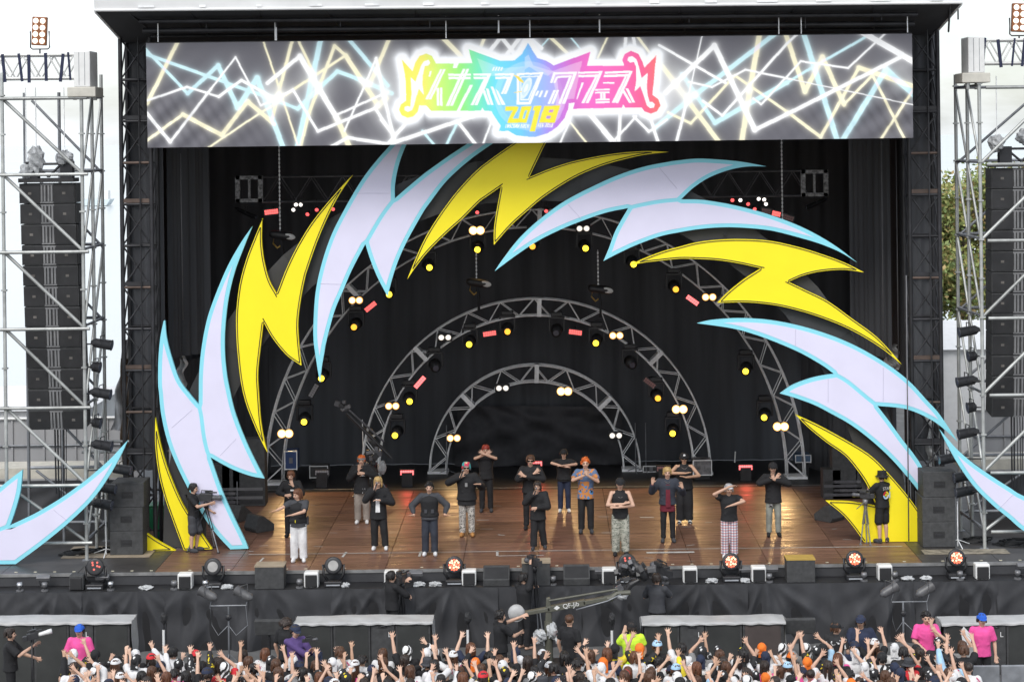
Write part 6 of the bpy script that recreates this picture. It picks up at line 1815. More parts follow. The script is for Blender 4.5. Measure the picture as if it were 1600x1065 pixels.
def body_mb(p, head=True):
    m = MB()
    V = Vector
    m.ell((0, 0.005, .95), (.158, .108, .125), 16, 10)
    m.ell((0, 0, 1.09), (.136, .098, .16), 16, 10)
    m.ell((0, 0, 1.27), (.165, .112, .185), 16, 10)
    m.cap((-.13, .01, 1.395), .058, (.13, .01, 1.395), .058)
    m.cap((0, .012, 1.40), .062, (0, -.002, 1.53), .053)
    for s_ in 'ab':
        sd = -1 if s_ == 'a' else 1
        m.cap(p['s' + s_], .053, p['e' + s_], .041)
        m.cap(p['e' + s_], .041, V(p['e' + s_]).lerp(V(p['w' + s_]), .35), .040)
        m.cap(V(p['e' + s_]).lerp(V(p['w' + s_]), .35), .040, p['w' + s_], .027)
        d = V(p['h' + s_]) if p['h' + s_] else V(p['w' + s_]) - V(p['e' + s_])
        nn = p['n' + s_] or (0, -1, 0.001)
        hand(m, p['w' + s_], d, nn, sd if not p.get('flip' + s_) else -sd, p['spread'], p['curl'])
        hp = (-.088 * (1 if s_ == 'a' else -1), .005, .91)
        m.cap(hp, .088, p['k' + s_], .057)
        m.cap(p['k' + s_], .057, V(p['k' + s_]).lerp(V(p['f' + s_]), .35) + V((0, .018, 0)), .056)
        m.cap(V(p['k' + s_]).lerp(V(p['f' + s_]), .35) + V((0, .018, 0)), .056, p['f' + s_], .038)
        f_ = V(p['f' + s_])
        m.cap(f_ + V((0, .03, -.045)), .036, f_ + V((sd * .02, -.15, -.052)), .032)
    hx, R_ = headxf(p)
    def E(c, r):
        m.ell(hx(c), r, 14, 10, R_)
    E((0, .002, 1.612), (.076, .096, .106))
    E((0, -.028, 1.56), (.060, .068, .075))
    E((0, -.052, 1.525), (.034, .036, .030))
    for sx in (-1, 1):
        E((sx * .076, .008, 1.595), (.012, .024, .033))
        E((sx * .033, -.078, 1.575), (.026, .022, .026))
    m.cap(hx((0, -.092, 1.618)), .010, hx((0, -.112, 1.580)), .0155, 8)
    m.cap(hx((-.035, -.086, 1.632)), .012, hx((.035, -.086, 1.632)), .012, 8)
    return m
def barrel(m, rings, n=20):
    """stack of elliptical rings (z, rx, ry, yc) with flat ends"""
    vs, fs = [], []
    for z, rx, ry, yc in rings:
        for i in range(n):
            t = 2 * math.pi * i / n
            vs.append((rx * math.cos(t), yc + ry * math.sin(t), z))
    for k in range(len(rings) - 1):
        for i in range(n):
            fs.append((k * n + i, k * n + (i + 1) % n, (k + 1) * n + (i + 1) % n, (k + 1) * n + i))
    fs += [tuple(range(n))[::-1], tuple(range((len(rings) - 1) * n, len(rings) * n))]
    m.add(vs, fs)
def shirt_mb(p, sleeve=1, hem=.86, fat=.018, wide=0.0):
    m = MB()
    V = Vector
    barrel(m, [(hem, .168 + fat * 1.25, .122 + fat * 1.25, .005), (hem + .06, .163 + fat * 1.1, .117 + fat * 1.1, .005), (1.05, .148 + fat, .106 + fat, .003), (1.18, .158 + fat, .112 + fat, .002), (1.30, .176 + fat, .122 + fat, .003), (1.38, .168 + fat * .8, .108 + fat * .7, .008), (1.43, .11, .075, .012)])
    if sleeve >= 0:
        m.cap((-.135, .01, 1.40), .064 + fat * .4, (.135, .01, 1.40), .064 + fat * .4)
    else:
        m.cap((-.09, .01, 1.40), .062, (.09, .01, 1.40), .062)
    m.cap((0, .014, 1.36), .085, (0, .012, 1.455), .068)
    for s_ in 'ab':
        a, e, w = V(p['s' + s_]), V(p['e' + s_]), V(p['w' + s_])
        if sleeve >= 0.3:
            t = min(1, sleeve)
            m.cap(a, .060 + fat * .7, a.lerp(e, t * .8), .055 + fat * .7)
            m.tube(a.lerp(e, .3), a.lerp(e, t), .057 + fat * .75, .057 + fat * .8, 12)
        if sleeve > 1:
            m.cap(e, .055 + fat * .8, e.lerp(w, min(.95, sleeve - 1) * .9), .041 + fat * .5)
    # slack folds over the body
    r = random.Random(int(hem * 1000) + int(fat * 1000) + int(p['wa'][2] * 100))
    for k in range(7):
        z = r.uniform(hem + .04, 1.25)
        x = r.uniform(-.12, .12)
        yy = -(.106 + fat) * math.sqrt(max(.2, 1 - (x / .19) ** 2))
        m.cap((x - .05, yy + .006, z), .011, (x + r.uniform(.02, .07), yy + .006, z + r.uniform(-.07, .07)), .008, 6)
    return m
def pants_mb(p, loose=.015, length=1.0):
    m = MB()
    V = Vector
    barrel(m, [(.84, .168 + loose * .5, .112 + loose * .5, .008), (.92, .168 + loose * .4, .118 + loose * .4, .008), (1.03, .148, .108, .004)])
    r = random.Random(int(loose * 1000) + int(p['fa'][0] * 1000))
    for s_ in 'ab':
        hp = V((-.086 if s_ == 'a' else .086, .006, .88))
        k, f = V(p['k' + s_]), V(p['f' + s_])
        m.cap(hp, .090 + loose * .7, k, .063 + loose)
        if length <= .6:
            m.tube(hp.lerp(k, .5), hp.lerp(k, 1.02), .080 + loose, .078 + loose, 14)
        if length > .6:
            mid = k.lerp(f, .4) + V((0, .012, 0))
            m.cap(k, .063 + loose, mid, .060 + loose)
            m.cap(mid, .060 + loose, k.lerp(f, .8), .050 + loose)
            m.tube(k.lerp(f, .6), k.lerp(f, 1.0), .052 + loose, .050 + loose * 1.15, 14)
            for q in range(5):      # stacked creases at knee and ankle
                t = r.choice((.0, .08, .75, .85, .93))
                c = k.lerp(f, t)
                a = r.uniform(0, 6.28)
                rr = .055 + loose
                m.cap(c + V((math.cos(a) * rr, math.sin(a) * rr, 0)), .012, c + V((math.cos(a + 1) * rr, math.sin(a + 1) * rr, r.uniform(-.03, .03))), .009, 6)
    return m
def hair_mb(p, style='short', seed=0):
    """clumped locks that run from the crown over the skull and hang to the style's length"""
    r = random.Random(seed)
    hx, R_ = headxf(p)
    m = MB()
    c0 = Vector((0, .012, 1.632))
    m.ell(hx(c0), (.081, .099, .090), 16, 10, R_)
    if style == 'curly':
        for i in range(95):
            a, el = r.uniform(0, 6.283), r.uniform(-.35, 1.5)
            d = Vector((math.cos(a) * math.cos(el), math.sin(a) * math.cos(el), math.sin(el)))
            if d.y < -.3 and d.z < .42:
                continue
            q = c0 + Vector((d.x * .092, d.y * .108, d.z * .102)) + Vector((r.uniform(-.012, .012), r.uniform(-.012, .012), r.uniform(-.012, .012)))
            m.ell(hx(q), (.021, .021, .021), 7, 5)
        return m
    n = {'short': 64, 'bob': 72, 'long': 72, 'spiky': 70, 'flat': 46}[style]
    low = {'short': 1.565, 'bob': 1.505, 'long': 1.36, 'spiky': 1.585, 'flat': 1.58}[style]
    for i in range(n):
        a = r.uniform(0, 2 * math.pi)
        front = math.sin(a) < -.35
        e0, e1 = r.uniform(.9, 1.45), (r.uniform(.32, .62) if front else r.uniform(-.1, .15))
        rad = r.uniform(1.0, 1.10) if style != 'flat' else r.uniform(.96, 1.02)
        pts = []
        for k in range(4):
            e = e0 + (e1 - e0) * k / 3
            aa = a + r.uniform(-.12, .12)
            j = rad + (.05 if k == 1 else 0)
            pts.append(c0 + Vector((math.cos(aa) * math.cos(e) * .086, math.sin(aa) * math.cos(e) * .103, math.sin(e) * .096)) * 1.0 + Vector((math.cos(aa) * (j - 1) * .09, math.sin(aa) * (j - 1) * .09, (j - 1) * .09)))
        if style == 'spiky':
            pts[-1] = pts[-1] + (pts[-1] - c0).normalized() * r.uniform(.015, .04)
        rs = [.017, .016, .014, .009]
        if not front and style != 'flat':
            e = pts[-1]
            z1 = low + r.uniform(-.03, .02)
            fl = r.uniform(1.0, 1.12)
            pts += [Vector((e.x * fl, (e.y - .012) * fl + .012, (e.z + z1) / 2)), Vector((e.x * fl * .97 + r.uniform(-.012, .012), e.y * fl + r.uniform(-.008, .012), z1))]
            rs = [.017, .017, .016, .016, .014, .006]
        elif front:
            e = pts[-1]
            pts += [e + Vector((r.uniform(-.012, .012), -.006, -r.uniform(.012, .045)))]
            rs = [.017, .016, .014, .012, .005]
        m.path([hx(q) for q in pts], rs, 6)
    return m
def hat_objs(p, kind, mats_, parent, M):
    """cap, bucket, bandana or towel worn on the head"""
    hx, R_ = headxf(p)
    if kind in ('cap', 'capback'):
        m = MB()
        n0 = 18
        def fn(u, v):
            a = 2 * math.pi * u
            t = v * math.pi / 2
            return hx((math.cos(a) * .108 * math.cos(t), math.sin(a) * .128 * math.cos(t) + .010, 1.650 + .104 * math.sin(t)))
        m.grid(n0, 6, fn)
        o = m.build('cap_crown', mats_, parent, smooth=True)
        s_ = -1 if kind == 'cap' else 1
        b = MB().grid(10, 3, lambda u, v: hx((math.sin((u - .5) * 2.2) * (.100 - .012 * v), .008 + s_ * (.118 * math.cos((u - .5) * 2.0) + .075 * v * math.cos((u - .5) * 2.2)), 1.652 - .018 * v)))
        b2 = MB().grid(10, 3, lambda u, v: hx((math.sin((u - .5) * 2.2) * (.100 - .012 * v), .008 + s_ * (.118 * math.cos((u - .5) * 2.0) + .075 * v * math.cos((u - .5) * 2.2)), 1.645 - .018 * v)))
        b.add(b2.v, b2.f)
        b.build('brim', mats_, o, smooth=True)
    elif kind == 'bucket':
        MB().grid(18, 5, lambda u, v: hx((math.cos(6.2832 * u) * (.108 - .012 * v if v < .99 else .001), math.sin(6.2832 * u) * (.128 - .014 * v if v < .99 else .001) + .008, 1.645 + .105 * min(1, v * 1.25)))).grid(18, 2, lambda u, v: hx((math.cos(6.2832 * u) * (.108 + .05 * v), math.sin(6.2832 * u) * (.128 + .05 * v) + .008, 1.645 - .035 * v))).build('bucket_hat', mats_, parent, smooth=True)
    elif kind == 'bandana':
        MB().grid(20, 2, lambda u, v: hx((math.cos(6.2832 * u) * .106, math.sin(6.2832 * u) * .124 + .006, 1.635 + .04 * v))).build('headband', mats_, parent, smooth=True)
    elif kind == 'towel':
        MB().ell(hx((0, .014, 1.640)), (.104, .124, .114), 16, 10, R_, jit=.05).grid(8, 4, lambda u, v: hx(((u - .5) * .17, .10 + .025 * v + .01 * math.sin(u * 9), 1.66 - .2 * v))).build('head_towel', mats_, parent, smooth=True)
def patch(x, z, w, h, m, y=-.175, name='chest_print'):
    return lambda p, hx, R_: [MB().grid(4, 3, lambda u, v: (x + (u - .5) * w, y + .5 * (x + (u - .5) * w) ** 2, z + (v - .5) * h)).build(name, m, None)]
def neck(m, r=.075, z=1.44, drop=.10):
    return lambda p, hx, R_: [MB().path([(r * math.cos(a), -.02 + (r + .045) * math.sin(a), z - drop * (.5 - .5 * math.sin(a)) ** 2) for a in np.linspace(0, 6.283, 25)[:-1]], .006, 5, closed=True).build('necklace', m, None)]
def many(*fs):
    return lambda p, hx, R_: [o for f in fs for o in f(p, hx, R_)]
def pouch(x, y, z, m):
    return lambda p, hx, R_: [MB().box((x, y, z), (.05, .14, .20)).build('hip_bag', m, None, bevel=.02), ]
def belt(m, z=.985, r=.172, ry=.128):
    return lambda p, hx, R_: [MB().grid(24, 1, lambda u, v: (r * math.cos(6.2832 * u), .004 + ry * math.sin(6.2832 * u), z + .035 * v)).build('belt', m, None, smooth=True)]
PEOPLE = []
def person(label, px, py, h, pose, shirt, pants, hair, hat=None, shoes=None, skin=0, rz=0.0, sleeve=1, hem=.86, fat=.018, loose=.015, plen=1.0, ground=None, cat='person', group=None, glasses=False, vest=None, key=None, extra=None, inner=None, loc=None, hairstyle='short', face=True):
    p = dict(BASE)
    p.update(pose)
    p['_'] = None
    k = key or ('p%d' % len(PEOPLE))
    if loc is None:
        loc = FP(px, py, ground)
    PEOPLE.append(dict(label=label, loc=loc, h=h, p=p, shirt=shirt, pants=pants, hair=hair, hat=hat, shoes=shoes, skin=skin, rz=rz, cat=cat, group=group, glasses=glasses, vest=vest, key=k, extra=extra, inner=inner, style=hairstyle, face=face))
    later(k + 'body', body_mb(p), .0115, 2)
    if shirt:
        later(k + 'shirt', shirt_mb(p, sleeve, hem, fat), .016, 3)
    if vest:
        later(k + 'vest', shirt_mb(p, vest[1], vest[2], vest[3]), .016, 3)
    if pants:
        later(k + 'pants', pants_mb(p, loose, plen), .016, 3)
    later(k + 'hair', hair_mb(p, hairstyle, len(PEOPLE)), .008, 0)
SHOE = None
def shoe_mesh():
    m = MB()
    m.ell((0, -.055, .042), (.050, .145, .062), 14, 8, zmin=.0)
    m.ell((0, .03, .075), (.046, .06, .055), 12, 8, zmin=.0)
    return m
def make_person(d):
    p = d['p']
    sc = d['h'] / 1.715
    M = Matrix.Translation(d['loc']) @ Matrix.Rotation(d['rz'], 4, 'Z') @ Matrix.Scale(sc, 4)
    def wear(name, me, m, parent):
        me = me.copy() if me.users and me.materials and me.materials[0] is not m else me
        me.materials.clear()
        me.materials.append(m)
        o = obj(name, me)
        o.matrix_basis = M
        if parent is not None:
            par(o, parent)
        return o
    b = wear('person', DONE[d['key'] + 'body'], SKINS[d['skin']], None)
    tag(b, d['label'], d['cat'], d['group'])
    if d['shirt']:
        wear('shirt', DONE[d['key'] + 'shirt'], d['shirt'], b)
    if d['vest']:
        wear('vest', DONE[d['key'] + 'vest'], d['vest'][0], b)
    if d['pants']:
        wear('trousers', DONE[d['key'] + 'pants'], d['pants'], b)
    if d['hair']:
        wear('hair', DONE[d['key'] + 'hair'], d['hair'], b)
    def place(o):
        o.matrix_basis = M @ o.matrix_basis
        par(o, b)
        for c in list(o.children):
            c.parent = None
            c.matrix_basis = o.matrix_basis.copy()
            par(c, o)
        return o
    if d['shoes']:
        for s_ in 'ab':
            f_ = p['f' + s_]
            o = shoe_mesh().build('shoe', d['shoes'], None, smooth=True)
            o.matrix_basis = Matrix.Translation((f_[0] + (-.01 if s_ == 'a' else .01), f_[1] - .01, f_[2] - .085)) @ Matrix.Rotation(-.12 if s_ == 'a' else .12, 4, 'Z')
            place(o)
    if d['hat']:
        kind, mm = d['hat']
        holder = []
        n0 = set(bpy.data.objects)
        hat_objs(p, kind, mm, None, M) if kind not in ('cap', 'capback') else None
        if kind in ('cap', 'capback'):
            hat_objs(p, kind, mm, None, M)
        for o in [o for o in bpy.data.objects if o not in n0 and o.parent is None]:
            place(o)
    hx, R_ = headxf(p)
    if d['face'] and not d['glasses']:
        for sx in (-1, 1):
            o = MB().ell(hx((sx * .033, -.092, 1.608)), (.017, .012, .0085), 8, 6, R_).build('eye', M_eye, None, smooth=True)
            place(o)
            o = MB().cap(hx((sx * .018, -.099, 1.634)), .005, hx((sx * .052, -.086, 1.633)), .004, 6).build('eyebrow', H['dark'], None)
            place(o)
    if d['glasses']:
        o = MB().box(hx((-.038, -.103, 1.612)), (.062, .012, .036), R_).box(hx((.038, -.103, 1.612)), (.062, .012, .036), R_).box(hx((0, -.106, 1.618)), (.03, .01, .01), R_).box(hx((-.075, -.05, 1.615)), (.008, .1, .012), R_).box(hx((.075, -.05, 1.615)), (.008, .1, .012), R_).build('sunglasses', M_eye, None)
        place(o)
    if d['face']:
        o = MB().ell(hx((0, -.096, 1.551)), (.024, .010, .0075), 8, 6, R_).build('mouth', M_lip, None, smooth=True)
        place(o)
    if d['inner']:
        mm, w, z0, z1 = d['inner']
        o = MB().grid(8, 10, lambda u, v: ((u - .5) * w * (1 - .25 * v), -.176 + .038 * v * v + .10 * (u - .5) ** 2 * w, z0 + (z1 - z0) * v)).build('shirt_front', mm, None, smooth=True)
        place(o)
    if d['extra']:
        for o in d['extra'](p, hx, R_):
            place(o)
    return b, M
# ------------------------------------------------------------ dancers
def ft(ty, fy, Y):      # height in metres from head-top and feet pixels
    return (fy - ty) / PPM(Y)
W_ = C_white
A = dict
def perf(label, px, fy, ty, pose, shirt, pants, hair, **k):
    Y = FP(px, fy).y
    person(label, px, fy, k.pop('h', None) or ft(ty, fy, Y), pose, shirt, pants, hair, group=None, **k)
MICS = []
def mic(key, off=None):
    MICS.append((len(PEOPLE) - 1, key, off))
perf('dancer in black shirt and white track trousers with both arms stretched sideways', 467, 877, 765, A(ea=(-.33, -.10, 1.33), wa=(-.50, -.24, 1.27), ha=(-1, -.3, -.15), eb=(.17, -.24, 1.24), wb=(-.10, -.38, 1.19), hb=(-1, -.2, -.1), na=(0, -.3, -1), nb=(0, -.3, -1), yaw=-.75, pitch=.12), C_char, C_white, H['copper'], shoes=W_, sleeve=.8, hem=.84, fat=.03, loose=.04, hairstyle='bob', vest=(C_black, -1, .95, .045), extra=many(pouch(.22, .02, .98, C_char), patch(-.05, 1.0, .02, .07, C_yellow, -.19), neck(M_chrome)))
perf('dancer with red-brown hair and black top half hidden behind the white track trousers', 456, 838, 736, A(ea=(-.33, -.08, 1.18), wa=(-.12, -.26, 1.13), ha=(1, -.1, .1), eb=(.30, -.12, 1.15), wb=(.08, -.26, 1.38), hb=(-.4, 0, 1), yaw=-.15, pitch=.2), C_black, C_black, H['copper'], shoes=C_black, sleeve=1.9, fat=.03, extra=patch(.05, 1.25, .10, .04, C_white, -.172))
perf('dancer with grey bandana, black jacket and taupe trousers before the stage crane', 566, 817, 712, A(ea=(-.30, -.10, 1.17), wa=(-.05, -.24, 1.40), ha=(.2, -.2, 1), eb=(.36, -.08, 1.22), wb=(.08, -.28, 1.32), hb=(-1, 0, .1)), C_black, C_taupe, H['orange'], shoes=W_, sleeve=1.9, hem=.78, fat=.045, loose=.035, hat=('bandana', C_grey), extra=many(patch(.06, 1.25, .09, .035, C_white, -.19), patch(.08, .86, .10, .12, C_logo, -.20, 'bag_print')))
perf('blond singer in open black jacket over white shirt holding a microphone', 592, 858, 746, A(ea=(-.30, -.10, 1.20), wa=(-.06, -.25, 1.47), ha=(.3, .1, 1), eb=(.33, -.02, 1.12), wb=(.06, -.24, 1.22), hb=(-1, -.1, .15), nb=(0, 0, -1), curl=.8, spread=.05, yaw=-.1, ka=(-.10, -.01, .5), kb=(.13, -.03, .5), fa=(-.10, .02, .085), fb=(.16, .0, .085)), C_black, C_black, H['blond'], shoes=W_, sleeve=1.95, hem=.74, fat=.04, loose=.03, hairstyle='bob', inner=(C_white, .11, .92, 1.33))
mic('a')
perf('dancer with curly black hair, grey sleeves and dark vest flaring both hands low', 672, 867, 754, A(ea=(-.42, .02, 1.17), wa=(-.36, -.10, .97), ha=(-.9, -.3, .1), eb=(.42, .02, 1.17), wb=(.36, -.10, .97), hb=(.9, -.3, .0), na=(0, -.2, -1), nb=(0, -.2, -1), spread=.4, pitch=.05), C_char, C_denim, H['black'], shoes=W_, sleeve=1.75, fat=.035, loose=.03, hairstyle='curly', vest=(C_black, -1, .93, .05), extra=many(neck(M_chrome, .08, 1.45, .16), belt(C_char), patch(-.08, 1.08, .07, .09, C_char, -.185, 'vest_pocket'), patch(.08, 1.08, .07, .09, C_char, -.185, 'vest_pocket')))
perf('dancer with rainbow dyed hair, sunglasses and leopard print trousers', 730, 837, 723, A(ea=(-.42, -.02, 1.27), wa=(-.13, -.22, 1.42), ha=(.5, 0, .9), eb=(.36, -.02, 1.15), wb=(.33, -.30, 1.27), hb=(-.6, -.4, .1), nb=(0, 0, -1), yaw=.05), C_black, C_leo, H['rainbow'], shoes=C_tan, sleeve=1.9, hem=.74, fat=.05, loose=.025, glasses=True, vest=(C_black, -1, .86, .065), extra=patch(.0, 1.24, .06, .09, C_grey, -.205))
mic('a')
perf('dancer in black crossing spread hands in front of the face', 760, 799, 696, A(ea=(-.27, -.20, 1.42), wa=(.03, -.30, 1.55), ha=(.8, 0, .6), eb=(.27, -.22, 1.42), wb=(-.03, -.33, 1.55), hb=(-.8, 0, .6), spread=.45, curl=.1), C_black, C_black, H['red'], shoes=C_char, sleeve=.7, fat=.03, loose=.02)
perf('dancer in sunglasses and dark track top showing crossed palms before a red light', 830, 826, 712, A(ea=(-.29, -.14, 1.20), wa=(.10, -.30, 1.36), ha=(.7, 0, .7), eb=(.29, -.16, 1.20), wb=(-.14, -.33, 1.30), hb=(-.8, 0, .6), spread=.4, curl=.1), C_black, C_black, H['brown'], shoes=C_black, sleeve=1.9, fat=.04, glasses=True, extra=patch(.0, 1.20, .12, .03, C_grey, -.182))
perf('dark-haired singer all in black with a fist at the mouth and crossing legs', 841, 857, 753, A(ea=(-.32, -.06, 1.20), wa=(-.09, -.22, 1.44), ha=(.5, -.1, .9), eb=(.26, -.10, 1.10), wb=(-.02, -.24, 1.10), hb=(-1, -.1, -.1), curl=1.0, spread=.02, yaw=-.2, ka=(-.10, -.05, .5), kb=(.10, .03, .5), fa=(-.12, -.08, .085), fb=(.16, .10, .085)), C_black, C_black, H['dark'], shoes=C_char, sleeve=1.95, hem=.76, fat=.045, loose=.035, hairstyle='bob')
mic('a')
perf('dancer with cap and navy trousers folding forearms level in front of the chest', 882, 799, 703, A(ea=(-.34, -.12, 1.38), wa=(.02, -.28, 1.30), ha=(1, 0, -.1), eb=(.34, -.12, 1.34), wb=(-.02, -.32, 1.34), hb=(-1, 0, -.05), na=(0, 0, -1), nb=(0, 0, -1), pitch=-.05), C_black, C_navy, H['black'], shoes=W_, sleeve=.75, fat=.028, loose=.02, hat=('cap', C_black), vest=(C_black, -1, .9, .045))
perf('dancer with orange hair and colourful graphic shirt clasping hands before the face', 916, 832, 716, A(ea=(-.30, -.20, 1.25), wa=(.0, -.33, 1.40), ha=(.4, 0, .9), eb=(.28, -.22, 1.22), wb=(.02, -.36, 1.40), hb=(-.2, 0, 1), curl=.8, spread=.1), C_print, C_black, H['orange'], shoes=C_char, sleeve=.75, hem=.80, fat=.03, loose=.022, hairstyle='curly', vest=(C_black, -1, .80, .022))
perf('dancer with black cap, bare arms folded and grey camouflage trousers', 905 + 65, 867, 748, A(ea=(-.29, -.10, 1.15), wa=(.06, -.24, 1.20), ha=(.9, .0, .3), eb=(.29, -.12, 1.14), wb=(-.08, -.28, 1.13), hb=(-1, 0, .1), na=(0, .4, -1), nb=(0, .4, -1), pitch=.1), C_black, C_camo, H['black'], shoes=C_black, sleeve=-1, hem=.84, fat=.025, loose=.04, hat=('cap', C_black), extra=neck(M_chrome, .08, 1.44, .12))
perf('blond dancer in open black denim jacket over a burgundy shirt, both hands raised', 1044, 846, 731, A(ea=(-.37, -.02, 1.18), wa=(-.36, -.22, 1.40), ha=(.1, -.1, 1), eb=(.36, -.02, 1.14), wb=(.33, -.24, 1.30), hb=(-.3, -.1, .9), curl=.7, spread=.1), C_wine, C_black, H['blond'], shoes=C_char, sleeve=1.9, hem=.72, fat=.02, loose=.008, vest=(C_denim, 1.85, .88, .04), inner=(C_wine, .12, .84, 1.36), extra=neck(M_chrome, .07, 1.45, .06))
perf('broad dancer with white-badged cap, sunglasses and bare arms crossed at the wrist', 1070, 817, 709, A(ea=(-.36, -.14, 1.27), wa=(.0, -.34, 1.30), ha=(1, -.1, .2), eb=(.36, -.14, 1.20), wb=(.02, -.36, 1.20), hb=(-1, -.1, .3), na=(0, 0, -1), nb=(0, 0, -1), spread=.3), C_black, C_black, H['black'], shoes=C_stripe, skin=1, sleeve=-1, fat=.05, loose=.05, hat=('cap', C_black), glasses=True, extra=many(neck(M_chrome, .085, 1.45, .08), lambda p, hx, R_: [MB().box(hx((0, -.118, 1.705)), (.05, .012, .045), R_).build('cap_badge', C_white, None)]))
perf('dancer with white headband and red plaid trousers framing the head with both arms', 1140, 871, 757, A(ea=(-.36, -.14, 1.52), wa=(.0, -.26, 1.72), ha=(1, 0, .15), eb=(.33, -.20, 1.36), wb=(.02, -.36, 1.30), hb=(-1, 0, -.3), na=(0, -.5, -1), nb=(0, -.3, -1), yaw=.1), C_black, C_plaid, H['grey'], shoes=W_, sleeve=.5, hem=.88, fat=.035, loose=.04, hat=('bandana', C_white))
perf('dancer with black cap and grey-green trousers crossing fists at the chin', 1209, 837, 724, A(ea=(-.34, -.14, 1.28), wa=(.03, -.30, 1.42), ha=(.6, 0, .8), eb=(.34, -.16, 1.26), wb=(-.02, -.34, 1.40), hb=(-.3, 0, .95), curl=.8, spread=.1), C_black, C_sage, H['black'], shoes=C_black, sleeve=1.9, hem=.80, fat=.035, loose=.018, hat=('cap', C_black), extra=patch(-.08, .74, .08, .06, C_logo, -.115, 'knee_print'))
# ------------------------------------------------------------ stage camera operators
perf('camera operator in black shirt and shorts behind a tripod camera, seen from the side', 303, 861, 756, A(ea=(-.20, -.20, 1.18), wa=(.05, -.42, 1.22), eb=(.26, -.18, 1.12), wb=(.14, -.42, 1.02), curl=.9, pitch=.1, kb=(.105, -.10, .5), fb=(.11, -.02, .085)), C_black, C_char, H['black'], shoes=C_char, rz=1.35, sleeve=.8, plen=.5, loose=.035)
perf('camera operator with bucket hat in black STAFF shirt and shorts, seen from behind', 1379, 847, 737, A(ea=(-.30, -.22, 1.28), wa=(-.16, -.45, 1.38), eb=(.26, -.18, 1.20), wb=(.08, -.40, 1.32), curl=.9), C_black, C_black, H['black'], shoes=C_char, rz=-2.55, sleeve=1.0, plen=.5, loose=.03, fat=.03, hat=('bucket', C_black))
STAFF_I = len(PEOPLE) - 1
# ------------------------------------------------------------ pit crew
PLAT = ['the tall camera by the front fill', 'the centre tripod camera', 'the crane weight', 'the crane head', 'the subwoofers', 'the skirt']
def pit(label, px, ytop, Y, pose, shirt, pants, hair, h=1.72, z=0.0, **k):
    q = PX(px, ytop, Y)
    zz = q.z - h * (1.0 if not k.get('hat') else 1.02)
    zz = zz if zz > 0.04 else 0.0
    if zz > 0.12:      # stands on a low platform
        o = MB().b2(q.x - .5, q.x + .5, Y - .45, Y + .45, 0, zz).build('camera_platform', M_blkbox, None, bevel=.01)
        tag(o, 'low black platform under the ' + label.split(' in ')[0].split(' with ')[0] + ' at ' + PLAT.pop(0), 'platform')
    person(label, px, 0, h, pose, shirt, pants, hair, loc=Vector((q.x, Y, zz)), **k)
    return zz
pit('photographer in black shirt aiming a long white lens on a monopod', 16, 983, -5.2, A(ea=(-.28, -.20, 1.22), wa=(-.05, -.48, 1.36), eb=(.26, -.22, 1.12), wb=(.02, -.50, 1.08), curl=.9), C_black, C_black, H['dark'], rz=1.75, sleeve=.9, fat=.035)
pit('staff member in pink shirt and blue cap standing before the subwoofers', 124, 982, -5.0, A(wa=(-.08, -.18, .92), wb=(.06, -.18, .92), ea=(-.28, -.02, 1.14), eb=(.27, -.02, 1.14)), C_pink, C_black, H['dark'], sleeve=.85, fat=.025, hat=('cap', C_blue), shoes=C_black)
pit('crew member with dark tousled hair seen from behind beside the navy cap crew', 447, 970, -4.6, A(), C_black, C_black, H['dark'], rz=2.6, sleeve=.8, hairstyle='spiky')
pit('crew member with dark cap in purple shirt handling a small video camera', 461, 982, -5.2, A(ea=(.10, -.25, 1.15), wa=(.12, -.45, 1.28), eb=(.26, -.2, 1.15), wb=(.2, -.45, 1.25), pitch=.2), C_purple, C_black, H['dark'], rz=.6, sleeve=1.8, hat=('cap', C_navy))
pit('pit camera operator in black looking into a tall camera beside the white front fill', 612, 893, -1.4, A(ea=(-.26, -.22, 1.20), wa=(-.05, -.42, 1.10), eb=(.28, -.2, 1.22), wb=(.1, -.42, 1.42), curl=.9, pitch=-.05), C_black, C_black, H['black'], z=.38, rz=2.2, sleeve=1.9, fat=.03)
pit('pit camera operator in black reaching up to the centre tripod camera', 818, 896, -1.4, A(ea=(-.06, -.15, 1.62), wa=(.10, -.30, 1.88), eb=(.26, -.22, 1.24), wb=(.2, -.46, 1.30), curl=.9), C_black, C_black, H['black'], z=.36, rz=2.3, sleeve=1.9, fat=.03)
pit('crane operator in black shirt with yellow emblem gripping the counterweight', 782, 953, -4.2, A(ea=(-.26, -.2, 1.22), wa=(.0, -.45, 1.2), eb=(.22, -.25, 1.40), wb=(.08, -.52, 1.52), curl=.9), C_black, C_black, H['black'], z=.35, rz=2.0, sleeve=.8, fat=.03)
pit('crew member with short hair beside the crane base, looking along the stage', 890, 968, -4.8, A(yaw=.4), C_black, C_black, H['brown'], h=1.76, rz=2.5, sleeve=.7, hairstyle='flat')
pit('guard in lime yellow vest with dark cap and orange backpack seen from behind', 987, 975, -5.3, A(ea=(-.27, -.05, 1.15), eb=(.30, -.12, 1.2), wb=(.16, -.26, 1.45)), C_lime, C_black, H['dark'], rz=math.pi, sleeve=.6, fat=.04, hat=('cap', C_black))
pit('camera operator in grey-black shirt carrying a shoulder rig beside the crane head', 1026, 897, -1.6, A(ea=(-.25, -.2, 1.2), wa=(-.02, -.4, 1.3), eb=(.34, -.1, 1.15), wb=(.28, -.32, 1.18), curl=.9), C_char, C_black, H['dark'], z=.36, rz=2.7, sleeve=.9, fat=.035)
pit('man in navy shirt and navy cap with folded look facing the audience', 1345, 975, -5.2, A(yaw=-.3, ea=(-.29, -.03, 1.14), eb=(.29, -.03, 1.14)), C_navy, C_navy, H['dark'], h=1.76, sleeve=.85, fat=.05, hat=('cap', C_navy), skin=1)
